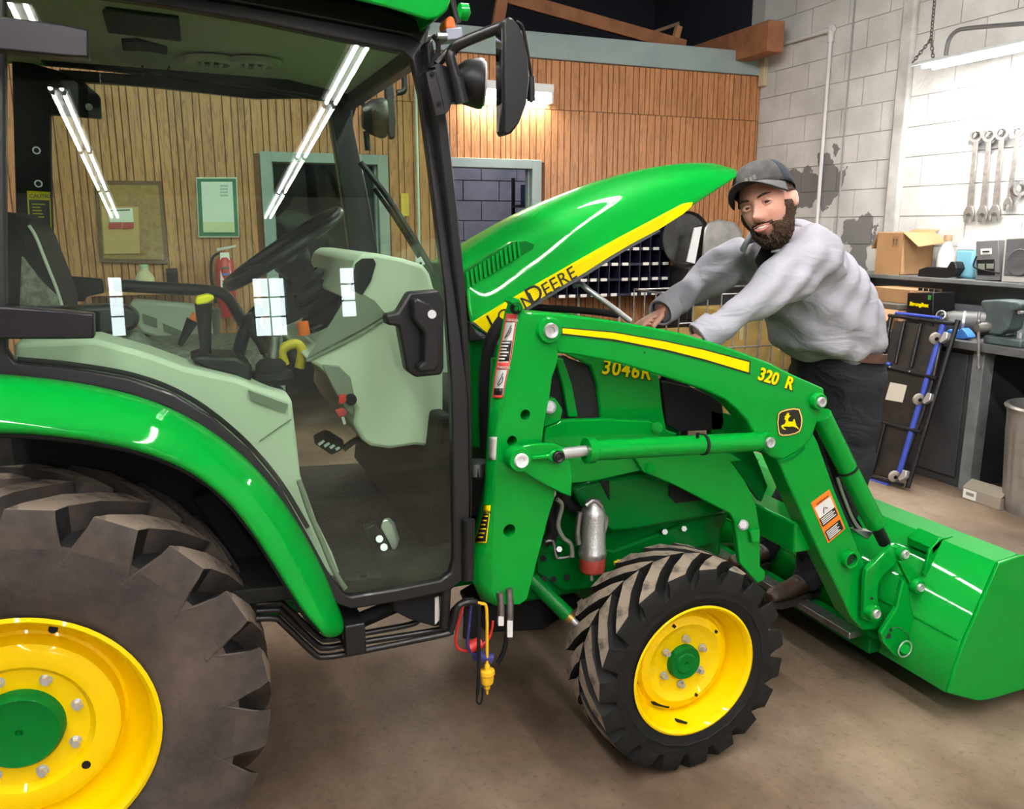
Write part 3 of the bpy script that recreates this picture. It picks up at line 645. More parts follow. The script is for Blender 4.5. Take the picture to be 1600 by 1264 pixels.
text('caution_word', 'CAUTION', W(46, 309, Y=YF - 0.026), (1, 0, 0), (0, 0, 1), 0.0165, BKD, cd)
for k in range(11): solid('caution_line', WP([(50 + k * 0.3, 318 + k * 5), (70 - (k * 7) % 9, 318.5 + k * 5), (70 - (k * 7) % 9, 320 + k * 5), (50 + k * 0.3, 319.5 + k * 5)], Y=YF - 0.028), (0, 0.001, 0), YD, cd, bevel=0)
solid('far_header', WP([(90, 108), (240, 118), (400, 138), (510, 138), (522, 152), (400, 154), (240, 136), (118, 126)], Y=3.08), (0, 0.03, 0), BKM, TR, bevel=0.004)
solid('far_door_glass', WP([(80, 125), (240, 130), (400, 150), (512, 150), (545, 330), (585, 520), (560, 640), (380, 560), (90, 520)], pl=(Vector((0, YF + 0.07, 0.73)), Vector((0, -1, -0.0787)))), (0, 0.005, 0), GLASS, TR, bevel=0)
# grab rail of the far door
tube('far_grab_rail', [W(180, 446, Y=3.05), W(250, 450, Y=3.05), W(330, 455, Y=3.05), W(352, 462, Y=3.05), W(366, 480, Y=3.05), W(380, 505, Y=3.05), W(400, 540, Y=3.05), W(410, 560, Y=3.05)], 0.020, BK, TR, seg=12)
solid('far_door_bracket', WP([(90, 430), (160, 436), (163, 458), (135, 464), (132, 472), (100, 470)], Y=3.04), (0, 0.03, 0), BK, TR, bevel=0.006)
# windscreen, wiper, far wing mirror with a lamp in front of it
solid('windscreen', [(0.635, 2.14, 2.03), (0.635, 3.06, 2.03), (0.70, 3.08, 1.10), (0.70, 2.12, 1.10)], (0.005, 0, 0.001), GLASSW, TR, bevel=0)
wp = tube('wiper_arm', [W(563, 254, Y=2.75), W(600, 300, Y=2.72), W(645, 370, Y=2.68), W(680, 430, Y=2.65)], 0.010, BK, TR)
tube('wiper_blade', [W(585, 295, Y=2.75), W(620, 345, Y=2.71), W(655, 402, Y=2.68)], 0.007, BKR, wp)
fm = solid('far_mirror', WP([(601, 125), (607, 119), (614, 122), (617, 150), (620, 190), (618, 216), (610, 218), (605, 205), (603, 160)], Y=3.35), (0, 0.03, 0), BK, TR, bevel=0.008)
tube('far_mirror_arm', [W(613, 118, Y=3.34), W(620, 101, Y=3.34), W(630, 112, Y=3.34), W(632, 140, Y=3.34), W(620, 145, Y=3.34)], 0.012, BK, fm)
lathe('far_work_lamp', [(0, 0.0), (0, 0.04), (0.03, 0.062), (0.07, 0.075), (0.09, 0.07)], W(566, 183, Y=3.3), (1, -0.1, -0.02), BK, TR, seg=24)
multi('far_lamp_bracket', lambda bm: (add_tube(bm, [W(545, 190, Y=3.3), W(560, 150, Y=3.3), W(568, 165, Y=3.3)], 0.01), add_cyl(bm, W(572, 205, Y=3.3), W(575, 235, Y=3.3), 0.012)), BK, TR)
# headliner fittings
HPL = (Vector((0, 0, 2.132)), Vector((0.0167, 0, 1)).normalized())
def HW_(pts): return WP(pts, pl=HPL)
solid('radio', HW_([(160, 22), (166, 16), (280, 30), (284, 66), (168, 52)]), (0, 0.02, 0.03), BKR, TR, bevel=0.006)
lathe('dome_lamp', [(0, 0.0), (0, 0.085), (0.012, 0.08), (0.022, 0.05), (0.024, 0)], HW_([(228, 88)])[0] + Vector((0, 0, 0.006)), (0, -0.15, -1), PLB, TR, seg=28)
solid('microphone', HW_([(190, 66), (215, 65), (262, 78), (262, 86), (240, 92), (234, 103), (222, 100), (216, 84), (192, 80)]), (0, 0, 0.012), BKR, TR, bevel=0.004)
hp_ = HW_([(228, 92)])[0]
tube('radio_cord', WP([(221, 96), (224, 110), (232, 121), (244, 125), (257, 117), (265, 103)], Y=hp_.y - 0.01), 0.003, BKR, TR)
for x, y in ((330, 94), (398, 97)):
    q = HW_([(x, y)])[0]; v = lathe('ceiling_vent', [(-0.004, 0.078), (0.010, 0.075), (0.014, 0.052), (0.004, 0.048), (0.004, 0)], q, (0, 0, -1), HEAD, TR, seg=28)
    lathe('vent_dark', [(0.0045, 0.047), (0.0052, 0.0)], q, (0, 0, -1), BKR, v, seg=20)
    for k in (-1, 0, 1): box('vent_slat', q + Vector((k * 0.026 - 0.005, -0.042, -0.016)), q + Vector((k * 0.026 + 0.005, 0.042, -0.006)), HEAD, v, bevel=0)
# floor, seat, consoles
solid('cab_floor', [(-0.6, 2.04, 0.80), (0.30, 2.04, 0.755), (0.64, 2.03, 0.735), (0.66, 2.05, 0.80), (0.66, 3.14, 0.80), (0.64, 3.16, 0.735), (-0.6, 3.16, 0.80)], (0, 0, -0.04), M('cab_floor_mat', (0.008, 0.009, 0.008), 0.75, spec=0.3, noise=(14, (0.025, 0.023, 0.02), 0.45, 0.7), bump=0.4, bscale=60), TR, bevel=0.004)
def console(bm):
    outer = [(20, 536), (150, 530), (232, 553), (290, 574), (372, 592), (398, 602), (456, 622), (464, 690), (470, 745), (496, 818), (520, 866), (538, 915), (505, 895), (470, 835), (430, 770), (380, 712), (320, 660), (262, 625), (190, 600), (110, 585), (22, 578)]
    near = WP(outer, Y=2.07); far = [p + Vector((0, 0.16, 0)) for p in near]
    A = [bm.verts.new(p) for p in near]; B = [bm.verts.new(p) for p in far]; bm.faces.new(A); bm.faces.new(list(reversed(B)))
    for i in range(len(A)): j = (i + 1) % len(A); bm.faces.new((A[i], B[i], B[j], A[j]))
multi('side_console', console, PLA, TR, smooth=0.5, bevel=0.012)
solid('console_slot', WP([(388, 610), (450, 632), (446, 645), (392, 626)], Y=2.062), (0, 0.006, 0), PLB, TR, bevel=0)
tube('console_seam', [W(405, 690, Y=2.066), W(430, 672, Y=2.066), W(455, 655, Y=2.066)], 0.0016, PLB, TR)
fc = solid('far_console', WP([(205, 470), (330, 480), (335, 545), (300, 548), (220, 520), (200, 490)], Y=2.95), (0, 0.12, 0), PLA, TR, bevel=0.01, label='grey far-side console with dark recesses')
for px in ([(222, 490), (245, 498), (246, 512), (224, 505)], [(254, 505), (285, 518), (305, 528), (285, 530), (256, 518)]): solid('console_recess', WP(px, Y=2.945), (0, 0.01, 0), PLB, fc, bevel=0)
solid('far_console_pad', WP([(214, 482), (345, 482), (345, 555), (310, 555), (300, 520)], Y=3.08), (0, 0.04, 0), PLB, TR, bevel=0.006)
# seat : cushion, back with fabric inset
seat = multi('seat_cushion', lambda bm: add_box(bm, (-0.32, 2.36, 1.18), (0.22, 2.84, 1.32)), FAB, TR, bevel=0.05)
solid('seat_back', WP([(20, 330), (45, 352), (56, 370), (72, 410), (88, 450), (98, 480), (95, 520), (10, 520), (-60, 520), (-60, 330)], Y=2.42), (0, 0.42, 0), BKR, TR, bevel=0.03)
solid('seat_back_fabric', WP([(33, 398), (50, 420), (65, 440), (88, 462), (96, 480), (30, 480)], Y=2.408), (0, 0.02, 0), FAB, TR, bevel=0.006)
tube('seat_piping', [W(45, 352, Y=2.415), W(56, 370, Y=2.415), W(72, 410, Y=2.415), W(88, 450, Y=2.415), W(97, 478, Y=2.415)], 0.004, PLA, TR)
plate('armrest', [(40, 484), (170, 476), (200, 479), (216, 490), (218, 505), (208, 517), (160, 527), (130, 530), (45, 530)], 2.26, 0.08, BK, TR, 0.018)
solid('seat_panel', WP([(150, 525), (215, 520), (240, 545), (170, 545)], Y=2.3), (0, 0.1, 0), FAB, TR, bevel=0.01)
# levers
lv = tube('loader_lever', [W(322, 572, Y=2.18), W(321, 540, Y=2.18), W(319, 500, Y=2.18), W(318, 474, Y=2.18)], [0.012, 0.014, 0.018, 0.022], BK, TR, seg=14, k=4)
solid('lever_top', WP([(305, 472), (308, 464), (325, 460), (335, 463), (335, 468), (324, 474), (308, 477)], Y=2.155), (0, 0.05, 0), M('lever_yellow', (0.9, 0.75, 0.0), 0.4), lv, bevel=0.006)
plate('lever_base', [(296, 562), (312, 556), (370, 558), (395, 572), (394, 590), (384, 614), (372, 612), (366, 588), (330, 576)], 2.12, 0.14, BK, TR, 0.01)
l2 = tube('gear_lever', [W(281, 539, Y=2.5), W(290, 522, Y=2.5), W(301, 500, Y=2.5)], [0.007, 0.012, 0.018], BK, TR, k=3)
tube('lever_orange_tip', [W(301, 500, Y=2.5), W(307, 491, Y=2.5)], 0.012, ORG, l2, k=0)
tube('tilt_lever', [W(372, 556, Y=2.35), W(380, 525, Y=2.35), W(395, 495, Y=2.35), W(410, 480, Y=2.35)], 0.018, BK, TR)
tube('console_strut', [W(388, 490, Y=2.3), W(400, 515, Y=2.3), W(417, 550, Y=2.3)], 0.018, BK, TR)
lathe('lever_boot', [(0, 0.055), (0.015, 0.058), (0.03, 0.050), (0.035, 0.040), (0.05, 0.038), (0.06, 0.028), (0.07, 0)], W(425, 598, Y=2.2), (0, 0, 1), BKR, TR, seg=24)
tube('boot_rod', [W(425, 575, Y=2.2), W(428, 545, Y=2.2), W(430, 525, Y=2.2)], 0.014, STD, TR)
tube('yellow_ring', [W(445, 570, Y=2.35), W(440, 550, Y=2.35), W(450, 540, Y=2.35), W(465, 538, Y=2.35), W(472, 550, Y=2.35), W(468, 575, Y=2.35)], 0.014, M('ring_yellow', (0.62, 0.45, 0.02), 0.5), TR)
tube('orange_knob', [W(472, 503, Y=2.4), W(476, 523, Y=2.4)], 0.017, ORG, TR, seg=14, k=0); tube('knob_rod', [W(476, 523, Y=2.4), W(490, 535, Y=2.4), W(500, 540, Y=2.4)], 0.006, ST, TR)
# steering wheel
sw_c = W(443, 388, Y=2.60); ax = (Vector((0.52, 0.0, -0.80))).normalized(); u_, v_ = frame_of(ax)
rim_pts = [sw_c + 0.195 * (u_ * math.cos(a) + v_ * math.sin(a)) for a in [2 * PI * k / 40 for k in range(41)]]
bm = bmesh.new(); add_tube(bm, rim_pts, 0.017, 10, 0, cap=False); swo = link('steering_wheel', fin(bm, 0.9), BK, TR)
for a in (0.3, 2.4, 4.5): tube('spoke', [sw_c + 0.03 * ax, sw_c + 0.19 * (u_ * math.cos(a) + v_ * math.sin(a))], 0.012, BK, swo, k=0, flat=0.5)
lathe('wheel_hub', [(-0.015, 0.0), (-0.012, 0.05), (0.02, 0.06), (0.06, 0.045)], sw_c + 0.02 * ax, ax, BK, swo, seg=24)
tube('steering_column', [sw_c + 0.05 * ax, sw_c + 0.20 * ax, sw_c + 0.36 * ax + Vector((0.08, 0, 0))], [0.04, 0.05, 0.075], BKR, TR, seg=16, k=4)
bm = bmesh.new()
for k in range(5): add_lathe(bm, [(0.10 + k * 0.035, 0.05 + k * 0.010), (0.115 + k * 0.035, 0.066 + k * 0.010), (0.13 + k * 0.035, 0.05 + k * 0.010)], sw_c, ax, 20)
link('column_bellows', fin(bm, 0.8), BKR, TR)
# dashboard: hooded binnacle and side cowl
dash = [(553, 412), (558, 402), (570, 396), (590, 396), (630, 404), (662, 414), (672, 428), (678, 450), (692, 470), (693, 560), (693, 640), (692, 700), (672, 699), (650, 696), (610, 702), (580, 698), (566, 688), (552, 662), (556, 640), (540, 612), (500, 575), (478, 562), (520, 545), (560, 520), (600, 494), (585, 490), (560, 470), (534, 464), (545, 440)]
solid('dash_cowl', WP(dash, Y=2.20), (0, 0.72, 0), PLA, TR, bevel=0.02)
solid('dash_side_line', WP([(478, 562), (560, 522), (600, 498), (612, 488), (640, 470), (640, 474), (612, 494), (560, 527), (480, 566)], Y=2.19), (0, 0.012, 0), PLB, TR, bevel=0.001)
solid('dash_dark_panel', WP([(480, 560), (560, 518), (604, 492), (586, 470), (560, 455), (540, 466), (520, 500), (500, 530)], Y=2.194), (0, 0.008, 0), PLB, TR, bevel=0.002, label='darker grey dash panel with switches')  # flat plate in a darker grey on the dash side
solid('binnacle_face', WP([(556, 412), (566, 404), (584, 404), (588, 412), (580, 440), (566, 462), (548, 452)], Y=2.192), (0, 0.01, 0), BKR, TR, bevel=0.003)
solid('dash_recess', WP([(503, 570), (530, 572), (548, 590), (554, 620), (552, 650), (540, 640), (520, 605)], Y=2.192), (0, 0.01, 0), PLB, TR, bevel=0.003)
kk = lathe('ignition', [(0, 0.016), (0.008, 0.015), (0.010, 0)], W(548, 624, Y=2.185), (0, -1, 0), BKR, TR, seg=20)
solid('key', WP([(530, 618), (541, 616), (542, 628), (533, 633), (529, 630)], Y=2.165), (0, 0.012, 0), RED, TR, bevel=0.004)
solid('key_fob', WP([(524, 641), (535, 637), (542, 642), (540, 650), (530, 652)], Y=2.165), (0, 0.008, 0), M('fob_red', (0.55, 0.05, 0.05), 0.4), TR, bevel=0.002)
solid('key_blade', WP([(533, 652), (538, 651), (541, 662), (537, 664)], Y=2.168), (0, 0.003, 0), ST, TR, bevel=0)
cyl('dash_screw', W(683, 682, Y=2.185), W(683, 682, Y=2.2), 0.008, BKR, TR, seg=12)
# firewall, pedals
solid('firewall', [(0.58, 2.10, 0.78), (0.63, 2.10, 1.15), (0.67, 2.10, 1.15), (0.67, 2.10, 0.78)], (0, 1.0, 0), BKR, TR, bevel=0.01)
pd = solid('brake_pedal', WP([(491, 694), (502, 688), (510, 684), (518, 686), (540, 700), (530, 706), (518, 712)], Y=2.42), (0, 0.03, 0.02), BKR, TR, bevel=0.004)
for k in range(4): solid('pedal_tread', WP([(497 + k * 9, 694 + k * 2.5), (506 + k * 8, 688 + k * 3.5), (508 + k * 8, 690 + k * 3.5), (499 + k * 9, 697 + k * 2.5)], Y=2.412), (0, 0.008, 0), WHP, pd, bevel=0)
tube('pedal_arm', [W(536, 702, Y=2.44), W(552, 690, Y=2.44), W(566, 684, Y=2.44)], 0.010, BKR, pd)
fp = solid('foot_pedal', WP([(594, 825), (598, 813), (606, 812), (614, 820), (622, 845), (619, 858), (612, 860), (607, 848)], Y=2.14), (0.01, 0.02, 0), ST, TR, bevel=0.004)
for x, y in ((593, 842), (600, 855)): cyl('pedal_bolt', W(x, y, Y=2.13), W(x, y, Y=2.14), 0.010, ST, fp, seg=14)
solid('pedal_mount', WP([(570, 826), (586, 818), (596, 828), (612, 862), (600, 868), (588, 860)], Y=2.15), (0, 0.03, 0), BK, TR, bevel=0.004)
solid('mat_clip', WP([(562, 898), (574, 895), (575, 906), (563, 908)], Y=2.04), (0, 0.03, 0), BKR, TR, bevel=0.003)
# wing mirror, bracket, work lamp, amber lamp
solid('mirror_bracket', WP([(666, 112), (670, 107), (680, 105), (692, 176), (697, 178), (702, 172), (706, 160), (722, 158), (714, 110), (700, 104), (686, 100), (680, 100)], Y=1.95), (0, 0.05, 0), BK, TR, bevel=0.003)
solid('bracket_face', WP([(665, 113), (681, 108), (697, 178), (681, 182)], Y=1.945), (0, 0.006, 0), HNG, TR, bevel=0.002)
for x, y in ((676, 115), (687, 162)): cyl('bracket_bolt', W(x, y, Y=1.938), W(x, y, Y=1.946), 0.005, BKR, TR, seg=10)
tube('mirror_arm', [W(720, 160, Y=1.93), W(711, 118, Y=1.93), W(704, 92, Y=1.93), W(707, 80, Y=1.93), W(716, 70, Y=1.92), W(745, 57, Y=1.90), W(784, 42, Y=1.87)], 0.0125, BKM, TR, seg=14, k=4)
cyl('mirror_arm_sleeve', W(722, 161, Y=1.93), W(713, 122, Y=1.93), 0.016, BKM, TR, seg=16)
tube('mirror_brace', [W(682, 101, Y=1.96), W(698, 84, Y=1.96), W(712, 72, Y=1.95)], 0.010, BKM, TR, k=3)
mir = solid('wing_mirror', WP([(787, 32), (794, 26), (801, 27), (812, 40), (820, 62), (826, 90), (828, 125), (824, 160), (812, 192), (800, 208), (790, 212), (787, 205)], Y=1.83), (0.0, 0.05, 0), BK, TR, bevel=0.02)
solid('mirror_glass', [Vector(p) + Vector((-0.004, 0, 0)) for p in (W(786, 44, Y=1.84), W(786, 44, Y=1.84) + Vector((0, 0.036, 0)), W(787, 204, Y=1.84) + Vector((0, 0.036, 0)), W(787, 204, Y=1.84))], (0.004, 0, 0), M('mirror_silver', (0.9, 0.9, 0.9), 0.02, metal=1.0), mir, bevel=0)
tube('mirror_wire', [W(806, 34, Y=1.86), W(816, 42, Y=1.86), W(822, 70, Y=1.86), W(828, 105, Y=1.86), W(831, 130, Y=1.86), W(830, 160, Y=1.86)], 0.004, BKR, mir)
cyl('mirror_joint', W(829, 120, Y=1.86), W(830, 158, Y=1.86), 0.010, BK, mir, seg=12)
lamp = lathe('work_lamp', [(0, 0.0), (0, 0.035), (0.02, 0.050), (0.055, 0.058), (0.065, 0.056)], W(712, 128, Y=1.99), (1, -0.25, -0.05), BK, TR, seg=28)
lathe('lamp_lens', [(0.060, 0.054), (0.070, 0.050), (0.074, 0.0)], W(712, 128, Y=1.99), (1, -0.25, -0.05), WHP, lamp, seg=28)
solid('amber_lamp', WP([(695, 36), (699, 27), (706, 24), (711, 30), (713, 45), (697, 45)], Y=2.0), (0, 0.05, 0), ORG, TR, bevel=0.004)
solid('lamp_box', WP([(697, 44), (722, 42), (724, 60), (699, 63)], Y=1.985), (0, 0.06, 0), M('grey_lamp_box', (0.35, 0.35, 0.45), 0.35), TR, bevel=0.003)
tube('lamp_stalk', [W(714, 36, Y=2.01), W(708, 15, Y=2.01), W(703, -10, Y=2.01)], 0.010, BK, TR, k=3)
tube('lamp_wire', [W(676, 55, Y=2.0), W(684, 66, Y=2.0), W(684, 82, Y=2.0), W(677, 96, Y=2.0), W(674, 106, Y=2.0)], 0.006, BKR, TR)
tube('lamp_bolt', [W(683, 56, Y=1.99), W(698, 56, Y=1.99)], 0.007, ST, TR, k=0)
lathe('roof_marker', [(0, 0), (0, 0.02), (0.02, 0.02), (0.03, 0)], W(718, 18, Y=2.1), (1, 0, 0), G, TR, seg=16)
# step, hoses and hydraulic pipes under the door
solid('step_bracket', WP([(612, 930), (700, 915), (702, 960), (696, 975), (680, 980), (640, 968), (615, 955)], Y=2.02), (0, 0.04, 0), BKR, TR, bevel=0.004)
solid('step_label', WP([(680, 935), (686, 932), (687, 968), (680, 976)], Y=2.012), (0, 0.006, 0), WHD, TR, bevel=0)
cyl('step_post', W(697, 912, Y=2.0), W(694, 978, Y=2.0), 0.014, BKM, TR)
tube('drag_arm', [W(540, 978, Y=2.12), W(580, 962, Y=2.12), W(640, 935, Y=2.12)], 0.022, BKR, TR)
PY = 1.99
for k, (off, px) in enumerate(((0.0, [(400, 966), (430, 966), (442, 974), (490, 1020), (505, 1026), (545, 1021), (690, 992), (704, 985), (710, 968), (716, 948), (730, 941), (745, 941)]), (0.05, [(400, 955), (432, 953), (442, 958), (492, 1005), (510, 1012), (548, 1006), (685, 984), (700, 975), (708, 955), (724, 940), (740, 938)]), (0.10, [(400, 944), (435, 942), (445, 947), (495, 992), (512, 999), (548, 993), (640, 976), (655, 966)]))):
    tube('hydraulic_pipe', WP(px, Y=PY + off), 0.0085, BKM, TR, seg=10, k=4)
box('pipe_clamp', W(541, 1027, Y=1.965) , W(541, 1027, Y=1.965) + Vector((0.052, 0.14, 0.085)), BK, TR, bevel=0.004)
cyl('clamp_stud', W(539, 990, Y=2.0), W(539, 998, Y=2.0), 0.006, ST, TR, seg=10)
# hose couplers hanging by the mast
def plug(name, px, Y, mat, r, knob, label=None):
    o = tube(name, WP(px, Y=Y), r, mat, TR, k=4, label=label)
    return o
yp = plug('dust_plug_strap', [(742, 942), (752, 943), (760, 950), (761, 1000), (761, 1044)], 1.99, M('plug_yellow', (0.9, 0.5, 0.02), 0.4), 0.0045, None)
lathe('dust_plug', [(0, 0.004), (0.006, 0.008), (0.018, 0.008), (0.022, 0.021), (0.032, 0.022), (0.038, 0.018), (0.045, 0.019), (0.06, 0.017), (0.068, 0.008), (0.076, 0.009), (0.082, 0.004), (0.095, 0.003), (0.095, 0)], W(761, 1036, Y=1.99), (0, 0, -1), yp.data.materials[0], yp, seg=20)
rp_ = plug('red_plug_strap', [(724, 945), (716, 975), (712, 1000), (716, 1013), (730, 1017), (745, 1011), (762, 1000), (768, 985), (770, 970)], 2.02, RED, 0.004, None)
cyl('dust_plug', W(733, 1012, Y=2.01), W(752, 1003, Y=2.01), 0.017, RED, rp_, seg=16)
bp_ = plug('blue_plug_strap', [(736, 945), (733, 980), (731, 1008), (740, 1022), (770, 1026)], 2.0, M('plug_blue', (0.03, 0.03, 0.16), 0.4), 0.004, None)
cyl('dust_plug', W(742, 1024, Y=2.0), W(768, 1028, Y=2.0), 0.015, bp_.data.materials[0], bp_, seg=14)
kp_ = plug('black_plug_strap', [(748, 945), (748, 1000), (748, 1045), (747, 1070), (746, 1085)], 1.98, BKR, 0.005, None)
tube('plug_ring', [W(747, 1078, Y=1.98), W(745, 1095, Y=1.98), W(750, 1100, Y=1.98), W(754, 1088, Y=1.98), W(753, 1075, Y=1.98)], 0.003, BKR, kp_)
solid('mud_flap', WP([(726, 950), (752, 946), (752, 998), (725, 998)], Y=2.06), (0, 0.01, 0), BKR, TR, bevel=0)
for x, y0, y1 in ((797, 945, 996), (783, 950, 978)):
    hs = tube('loader_hose', [W(x - 2, y0 - 25, Y=2.03), W(x, y0, Y=2.03), W(x - 1, y1 - 4, Y=2.03)], 0.010, STD, TR, k=3)
    solid('hose_tag', WP([(x - 4, (y0 + y1) / 2), (x + 4, (y0 + y1) / 2), (x + 4, y1), (x - 4, y1)], Y=2.018), (0, 0.004, 0), WHD, hs, bevel=0)
tube('hose_loop', [W(790, 945, Y=2.04), W(792, 985, Y=2.04), W(788, 1015, Y=2.04), W(778, 1036, Y=2.04)], 0.007, BKR, TR)
# back of the cab, just out of the photograph's left edge
for y0, y1, nm_ in ((2.01, 2.06, 'near_corner_post'), (3.14, 3.19, 'far_corner_post')):
    solid(nm_, [(-0.92, y0, 1.30), (-0.84, y0, 1.30), (-0.80, y0 + (0.06 if y0 < 2.6 else -0.06), 2.17), (-0.88, y0 + (0.06 if y0 < 2.6 else -0.06), 2.17)], (0, 0.05, 0), BKM, TR, bevel=0.006)
solid('quarter_glass', [(-0.84, 2.04, 1.34), (-0.42, 2.04, 1.36), (-0.42, 2.10, 2.14), (-0.80, 2.10, 2.15)], (0, 0.005, 0), GLASS, TR, bevel=0)
solid('door_post', [(-0.45, 2.02, 1.34), (-0.385, 2.02, 1.34), (-0.385, 2.09, 2.15), (-0.45, 2.09, 2.15)], (0, 0.05, 0), BKM, TR, bevel=0.006)
solid('rear_glass', [(-0.86, 2.06, 1.36), (-0.86, 3.14, 1.36), (-0.83, 3.08, 2.15), (-0.83, 2.12, 2.15)], (0.005, 0, 0), GLASS, TR, bevel=0)
solid('rear_cab_panel', [(-0.92, 2.06, 0.80), (-0.86, 2.06, 0.80), (-0.82, 2.06, 1.36), (-0.92, 2.06, 1.36)], (0, 1.08, 0), BKM, TR, bevel=0.01)

# ---- front end: frame, engine panels, hood
def mirrorY(o):
    """the same part on the far side"""
    c = o.copy(); c.data = o.data.copy(); COL.objects.link(c)
    dy = YC - worldloc(o.parent).y
    for v in c.data.vertices: v.co.y = 2 * dy - v.co.y
    c.data.flip_normals()
    return c
YS = 2.22                       # engine side panel plane
SCR = M('black_mesh_screen', (0.03, 0.03, 0.032), 0.5, noise=(400, (0.006, 0.006, 0.006), 0.45, 0.55), bump=0.8, bscale=350)
plate('cowl_panel', [(733, 530), (762, 530), (790, 545), (870, 545), (870, 700), (735, 700)], YS + 0.06, 0.04, GD, TR, 0.004)
plate('cowl_seal', [(735, 502), (745, 520), (760, 532), (733, 534)], YS + 0.02, 0.05, BKR, TR, 0.004)
tube('cowl_hose', [W(786, 500, Y=YS), W(768, 530, Y=YS), W(760, 570, Y=YS), W(758, 630, Y=YS), W(760, 700, Y=YS)], 0.019, BKR, TR)
of = lathe('oil_filter', [(0, 0), (0, 0.036), (0.02, 0.040), (0.10, 0.040), (0.105, 0.043), (0.115, 0.043), (0.118, 0.036), (0.15, 0.034), (0.155, 0)], W(746, 800, Y=2.2), (0, 0, 1), BKR, TR, seg=24)
lathe('filter_cap', [(0.116, 0.037), (0.155, 0.035), (0.158, 0)], W(746, 800, Y=2.2), (0, 0, 1), STD, of, seg=12)
# side screen and panels
plate('side_screen', [(856, 556), (884, 556), (890, 560), (918, 570), (930, 600), (936, 640), (938, 662), (880, 658), (852, 640)], YS + 0.01, 0.02, SCR, TR, 0.002)
plate('screen_bar', [(868, 560), (880, 560), (894, 600), (904, 652), (888, 652), (880, 605)], YS - 0.012, 0.02, G, TR, 0.004)
plate('side_panel', [(882, 552), (925, 556), (1030, 585), (1036, 640), (1042, 672), (1060, 678), (1045, 690), (938, 690), (938, 650), (932, 600), (922, 572)], YS, 0.03, G, TR, 0.006)
plate('number_panel', [(1034, 595), (1080, 605), (1128, 625), (1132, 660), (1128, 672), (1060, 674), (1042, 664)], YS + 0.02, 0.02, BKR, TR, 0.003)
for dx, dz, mt, yy in ((0.0025, -0.0025, BKD, YS - 0.003), (0, 0, YD, YS - 0.0045)):
    o_ = W(939, 583, Y=yy); e_ = W(1022, 594, Y=yy)
    text('model_number', '3046R', o_ + Vector((dx, 0, dz)), e_ - o_, (0, 0, 1), 0.062, mt, TR, bold=0.02 if mt is YD else 0.035, space=1.12)
plate('lower_panel', [(893, 762), (940, 748), (1002, 742), (1060, 752), (1112, 784), (1150, 792), (1116, 806), (1060, 816), (1000, 828), (958, 832), (938, 824), (915, 802)], YS + 0.02, 0.05, GD, TR, 0.012)
plate('lower_panel_slot', [(938, 752), (952, 752), (953, 781)], YS + 0.014, 0.01, BKR, TR, 0)
plate('lower_panel_window', [(1046, 758), (1080, 762), (1096, 782), (1056, 786), (1046, 775)], YS + 0.014, 0.01, BKR, TR, 0)
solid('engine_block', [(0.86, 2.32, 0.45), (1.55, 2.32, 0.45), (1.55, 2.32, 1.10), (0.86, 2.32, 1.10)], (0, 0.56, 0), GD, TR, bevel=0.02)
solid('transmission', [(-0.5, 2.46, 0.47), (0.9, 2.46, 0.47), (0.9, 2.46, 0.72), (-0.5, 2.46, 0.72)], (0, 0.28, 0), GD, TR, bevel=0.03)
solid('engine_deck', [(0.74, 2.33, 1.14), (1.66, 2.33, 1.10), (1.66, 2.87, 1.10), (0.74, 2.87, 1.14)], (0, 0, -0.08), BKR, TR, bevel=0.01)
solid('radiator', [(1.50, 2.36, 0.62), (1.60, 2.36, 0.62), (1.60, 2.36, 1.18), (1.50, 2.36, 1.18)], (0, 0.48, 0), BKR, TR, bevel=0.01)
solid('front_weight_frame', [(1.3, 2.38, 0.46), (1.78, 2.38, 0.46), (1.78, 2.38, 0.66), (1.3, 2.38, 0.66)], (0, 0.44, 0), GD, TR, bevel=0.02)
# sediment bowl with red ring, pipes and fittings under the panel
sb_c = W(925, 893, Y=2.19)
sbw = lathe('fuel_filter', [(0.012, 0), (0.012, 0.034), (0.050, 0.040), (0.060, 0.045), (0.072, 0.045), (0.078, 0.041), (0.19, 0.040), (0.205, 0.036), (0.22, 0.026), (0.235, 0.024), (0.235, 0)], sb_c, (0, 0, 1), M('cast_aluminium', (0.55, 0.55, 0.55), 0.35, metal=0.9, bump=0.2, bscale=90), TR, seg=28)
lathe('filter_ring', [(0.002, 0.0), (0.002, 0.036), (0.008, 0.041), (0.046, 0.042), (0.050, 0.040)], sb_c, (0, 0, 1), M('red_brown_ring', (0.26, 0.03, 0.02), 0.45), sbw, seg=28)
cyl('filter_drain', sb_c + Vector((0, 0, -0.03)), sb_c + Vector((0, 0, 0.006)), 0.006, ST, sbw)
for px in ([(906, 800), (902, 830), (904, 850)], [(940, 800), (948, 812), (944, 830)], [(915, 790), (928, 782), (940, 792)]): tube('filter_fitting', WP(px, Y=2.17), 0.008, STD, sbw, k=3)
tube('fuel_line', WP([(870, 780), (878, 790), (872, 820), (880, 840), (892, 850), (894, 870)], Y=2.20), 0.007, PLB, TR)
tube('brake_pipe', WP([(852, 846), (864, 846), (868, 866), (874, 872), (896, 868)], Y=2.22), 0.005, STD, TR)
for px in ([(862, 772), (858, 800), (862, 830), (850, 850)], [(880, 770), (890, 790), (915, 800), (925, 795)], [(868, 775), (872, 800), (860, 850)]): tube('coolant_hose', WP(px, Y=2.26), 0.016, BKR, TR)
plate('engine_mount', [(845, 840), (900, 850), (960, 860), (1040, 830), (1110, 805), (1140, 800), (1120, 850), (1040, 870), (960, 890), (940, 920), (880, 925), (840, 895)], 2.30, 0.10, GD, TR, 0.008)
